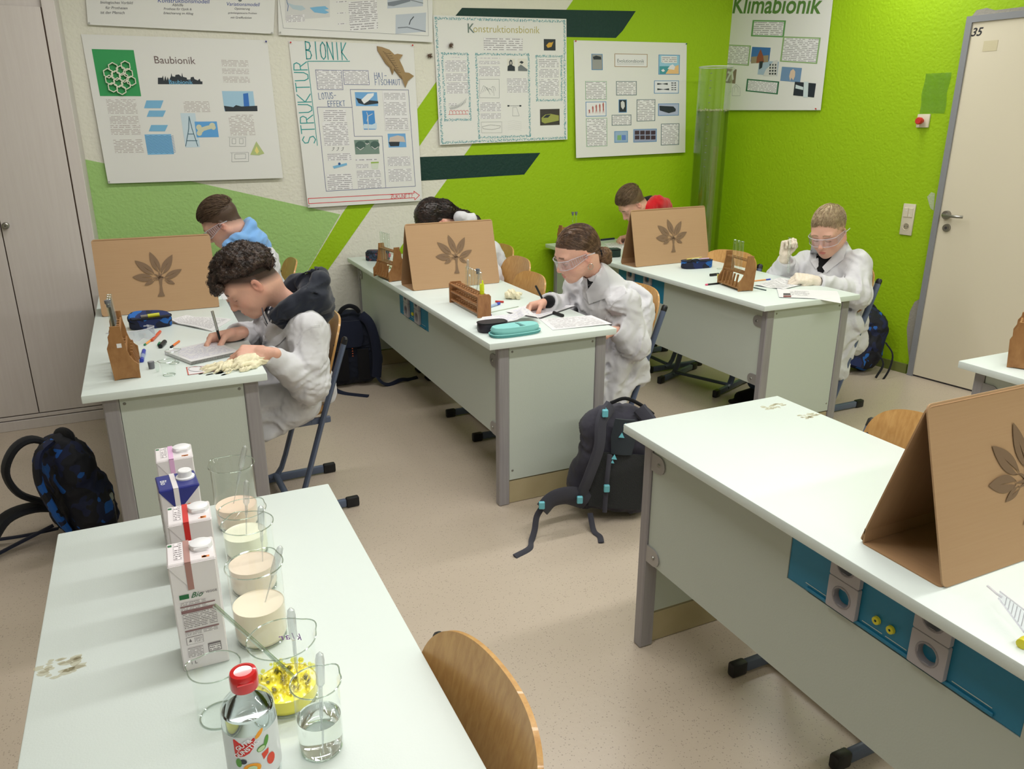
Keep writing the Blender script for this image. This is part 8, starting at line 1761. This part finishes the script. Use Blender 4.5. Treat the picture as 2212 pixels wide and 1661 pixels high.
# navy pack leaning on the middle desk: padded back toward us
e, T, _ = pack('dark navy backpack standing against the middle desk, straps toward us', (1.10, 4.80, 0), -8, .33, .22, .50, cloth('navy_bag', (22, 27, 42), .8), seed=1)
for q in (-1, 1):
    strap(e, [(q*.07, -.075, .47), (q*.115, -.11, .42), (q*.145, -.115, .30), (q*.15, -.105, .16), (q*.14, -.10, .06)], NS, .030, .012, 'shoulder_strap', up=(0, -1, 0))
strap(e, [(-.06, -.06, .485), (-.04, -.07, .515), (.0, -.07, .53), (.04, -.07, .515), (.06, -.06, .485)], DS, .014, .010, 'top_handle', up=(0, -1, 0))
b = MB(); b.slab(lambda u, v: ((u-.5)*(.11+.07*v*(1-v)*2), -.088-.012*math.sin(u*PI), .27+.17*v), 6, 6, .012); b.build('back_pad', NS, e)
for q in (-1, 1): b = MB(); b.slab(lambda u, v: (q*(.03+.07*u), -.086-.010*math.sin(u*PI)*math.sin(v*PI), .05+.20*v), 5, 6, .014); b.build('back_pad', M['blackc'], e)
b = MB()
for i in range(4): b.prism([(-.006, .40-i*.012), (.006, .40-i*.012), (0, .408-i*.012)], 0, .002, frame((0, -.103, 0), (1, 0, 0), (0, 0, 1)))
for i in range(4): b.prism([(-.005, .26-i*.016), (.005, .26-i*.016), (0, .268-i*.016)], 0, .002, frame((0, -.103, 0), (1, 0, 0), (0, 0, 1)))
b.build('orange_marks', flat('orange_thread', (190, 96, 56)), e)
strap(e, [(-.14, -.10, .06), (-.13, -.14, .02), (-.08, -.20, .006), (.0, -.26, .005), (.06, -.30, .005)], NS, .016, .004, 'strap_end'); strap(e, [(.14, -.10, .07), (.17, -.13, .03), (.22, -.12, .008), (.30, -.08, .02), (.36, -.05, .006), (.42, -.02, .006)], NS, .014, .004, 'strap_end')
# grey pack with turquoise buckles, tipped on its base before the middle desk
e, T, _ = pack('dark grey backpack with turquoise buckles at the end of the middle desk', (1.665, 2.56, 0), -24, .33, .21, .50, cloth('grey_bag', (60, 59, 70), .8), lean=-6, tilt=5, seed=4)
strap(e, [T((-.06, -.06, .49)), T((-.10, -.12, .44)), T((-.10, -.135, .33)), T((-.125, -.12, .20)), T((-.15, -.10, .09))], GS, .030, .014, 'shoulder_strap', up=(0, -1, 0)); strap(e, [T((.06, -.06, .49)), T((.12, -.10, .42)), T((.14, -.12, .30)), T((.145, -.10, .14))], GS, .030, .014, 'shoulder_strap', up=(0, -1, 0))
b = MB(); b.slab(lambda u, v: T(((u-.5)*(.10-.04*abs(v-.5)), -.100-.010*math.sin(u*PI), .30+.15*v)), 6, 6, .014); b.build('back_pad', cloth('grey_pad', (48, 54, 60)), e)
b = MB(); b.slab(lambda u, v: T(((u-.5)*.22, -.088-.008*math.sin(u*PI), .06+.24*v)), 8, 8, .010); b.build('mesh_panel', mat('mesh_dark', (46, 48, 50), .9, bump=(300, .5)), e)
b = MB()
for i, (x, z, s_) in enumerate(((.0, .43, .008), (.004, .41, .011), (-.01, .385, .012), (-.03, .29, .012), (-.035, .27, .008))): b.prism([(x-s_, z-s_*.8), (x+s_, z-s_*.8), (x, z+s_)], -.001, .003, Matrix.Translation((0, 0, 0)) @ frame(T((0, -.118, 0)), T((1, 0, 0)), T((0, 0, 1))))
b.build('turquoise_marks', TQ, e)
strap(e, [T((-.12, -.08, .08)), T((-.20, -.12, .11)), T((-.27, -.15, .10)), T((-.31, -.17, .06))], GS, .045, .018, 'hip_pad', up=(0, -1, 0))
strap(e, [T((-.31, -.17, .07)), T((-.33, -.18, .03)), T((-.335, -.20, -.02)), (-.35, -.24, .004), (-.36, -.30, .004), (-.42, -.36, .004)], GS, .013, .004, 'strap_end', up=(0, -1, 0)); strap(e, [T((-.10, -.10, .03)), (-.09, -.17, .01), (-.07, -.21, .005), (-.07, -.26, .004)], GS, .012, .004, 'strap_end')
for p in ((-.315, -.19, .085), (-.155, -.135, .10), (-.05, -.14, .16), (-.09, -.13, .475)): MB().box(*[tuple(T(p)+Vector(d)) for d in ((-.012, -.008, -.016), (.012, .008, .016))], .003).build('buckle', TQ, e)
strap(e, [T((-.085, -.095, .49)), T((-.095, -.10, .42)), T((-.09, -.11, .36))], TQ, .006, .003, 'turquoise_tape'); strap(e, [T((-.05, -.12, .30)), T((-.05, -.128, .17)), T((-.045, -.128, .05))], GS, .010, .004, 'webbing', up=(0, -1, 0)); strap(e, [T((-.06, -.05, .50)), T((0, -.05, .525)), T((.07, -.04, .50)), T((.13, -.02, .46))], M['blackc'], .008, .008, 'piping')
# camouflage pack on the floor left of the left desk
e, T, _ = pack('blue camouflage backpack lying by the left desk with a looped strap standing up', (-.38, 3.32, 0), -62, .31, .21, .46, M['camopack'], lean=4, tilt=-4, seed=7)
strap(e, [T((-.04, .0, .38)), T((-.05, -.07, .445)), T((-.06, -.14, .43)), T((-.07, -.19, .35)), T((-.07, -.17, .25)), T((-.07, -.09, .17))], DS, .030, .014, 'shoulder_strap', up=(0, 0, 1))
strap(e, [T((.07, -.05, .45)), T((.08, -.11, .42)), T((.09, -.14, .32)), T((.09, -.12, .18)), T((.08, -.09, .08))], M['camopack'], .032, .016, 'shoulder_strap', up=(0, -1, 0))
strap(e, [T((-.08, -.04, .12)), T((-.08, -.14, .17)), T((-.08, -.24, .17)), T((-.08, -.32, .10))], DS, .042, .018, 'hip_pad', up=(0, 0, 1)); strap(e, [T((-.05, .0, .39)), T((-.04, .02, .44)), T((.04, .03, .44)), T((.05, .02, .38))], DS, .018, .012, 'top_handle')
strap(e, [T((-.04, -.10, .08)), (-.07, -.22, .04), (-.10, -.34, .01), (-.16, -.44, .005)], NS, .016, .004, 'strap_end'); strap(e, [T((-.06, -.08, .05)), (-.14, -.20, .03), (-.24, -.30, .02), (-.34, -.36, .006), (-.48, -.42, .005), (-.62, -.50, .005)], NS, .014, .004, 'strap_end')
bt = empty('water_bottle', at(232, 1108, z=.10)+Vector((0, -.02, -.09)), 0, 'small bottle with pale lid in the side pocket of the left backpack', 'bottle'); MB().lathe([(0, .0), (.032, .002), (.034, .14), (.028, .155)], 20).build('bottle_wall', thin_glass('bottle_clear', (200, 216, 220), .6, .1), bt); MB().lathe([(.030, .155), (.034, .158), (.034, .178), (.03, .184), (0, .184)], 20).build('lid', flat('lid_pale', (176, 186, 180), .4), bt); MB().box((-.012, -.012, .184), (.012, .012, .20), .004).build('spout', flat('lid_blue', (40, 90, 160), .4), bt)
# camouflage pack by the door wall
e, T, _ = pack('blue camouflage backpack slumped against the green wall by the door', (4.23, 3.63, 0), -38, .30, .24, .44, M['camopack'], lean=-12, tilt=16, seed=9)
strap(e, [T((-.06, -.06, .40)), T((-.10, -.11, .36)), T((-.12, -.12, .22)), T((-.11, -.10, .08))], NS, .028, .014, 'shoulder_strap', up=(0, -1, 0)); strap(e, [T((.05, .02, .43)), T((.0, .03, .47)), T((-.05, .02, .43))], DS, .014, .010, 'top_handle')
strap(e, [T((.15, -.06, .26)), T((.21, -.10, .20)), T((.22, -.13, .10)), T((.20, -.15, .0))], DS, .008, .003, 'strap_end'); strap(e, [T((.12, -.10, .18)), T((.17, -.14, .12)), T((.15, -.18, .02))], DS, .008, .003, 'strap_end')
b = MB(); b.slab(lambda u, v: T((-.03+.10*u, -.108-.006*math.sin(u*PI), .05+.16*v)), 5, 5, .014); b.build('front_pocket', M['camoblue'], e); MB().slab(lambda u, v: T((-.11+.04*u, -.115, .04+.05*v)), 2, 2, .004).build('grey_patch', flat('reflective_grey', (150, 142, 136)), e)
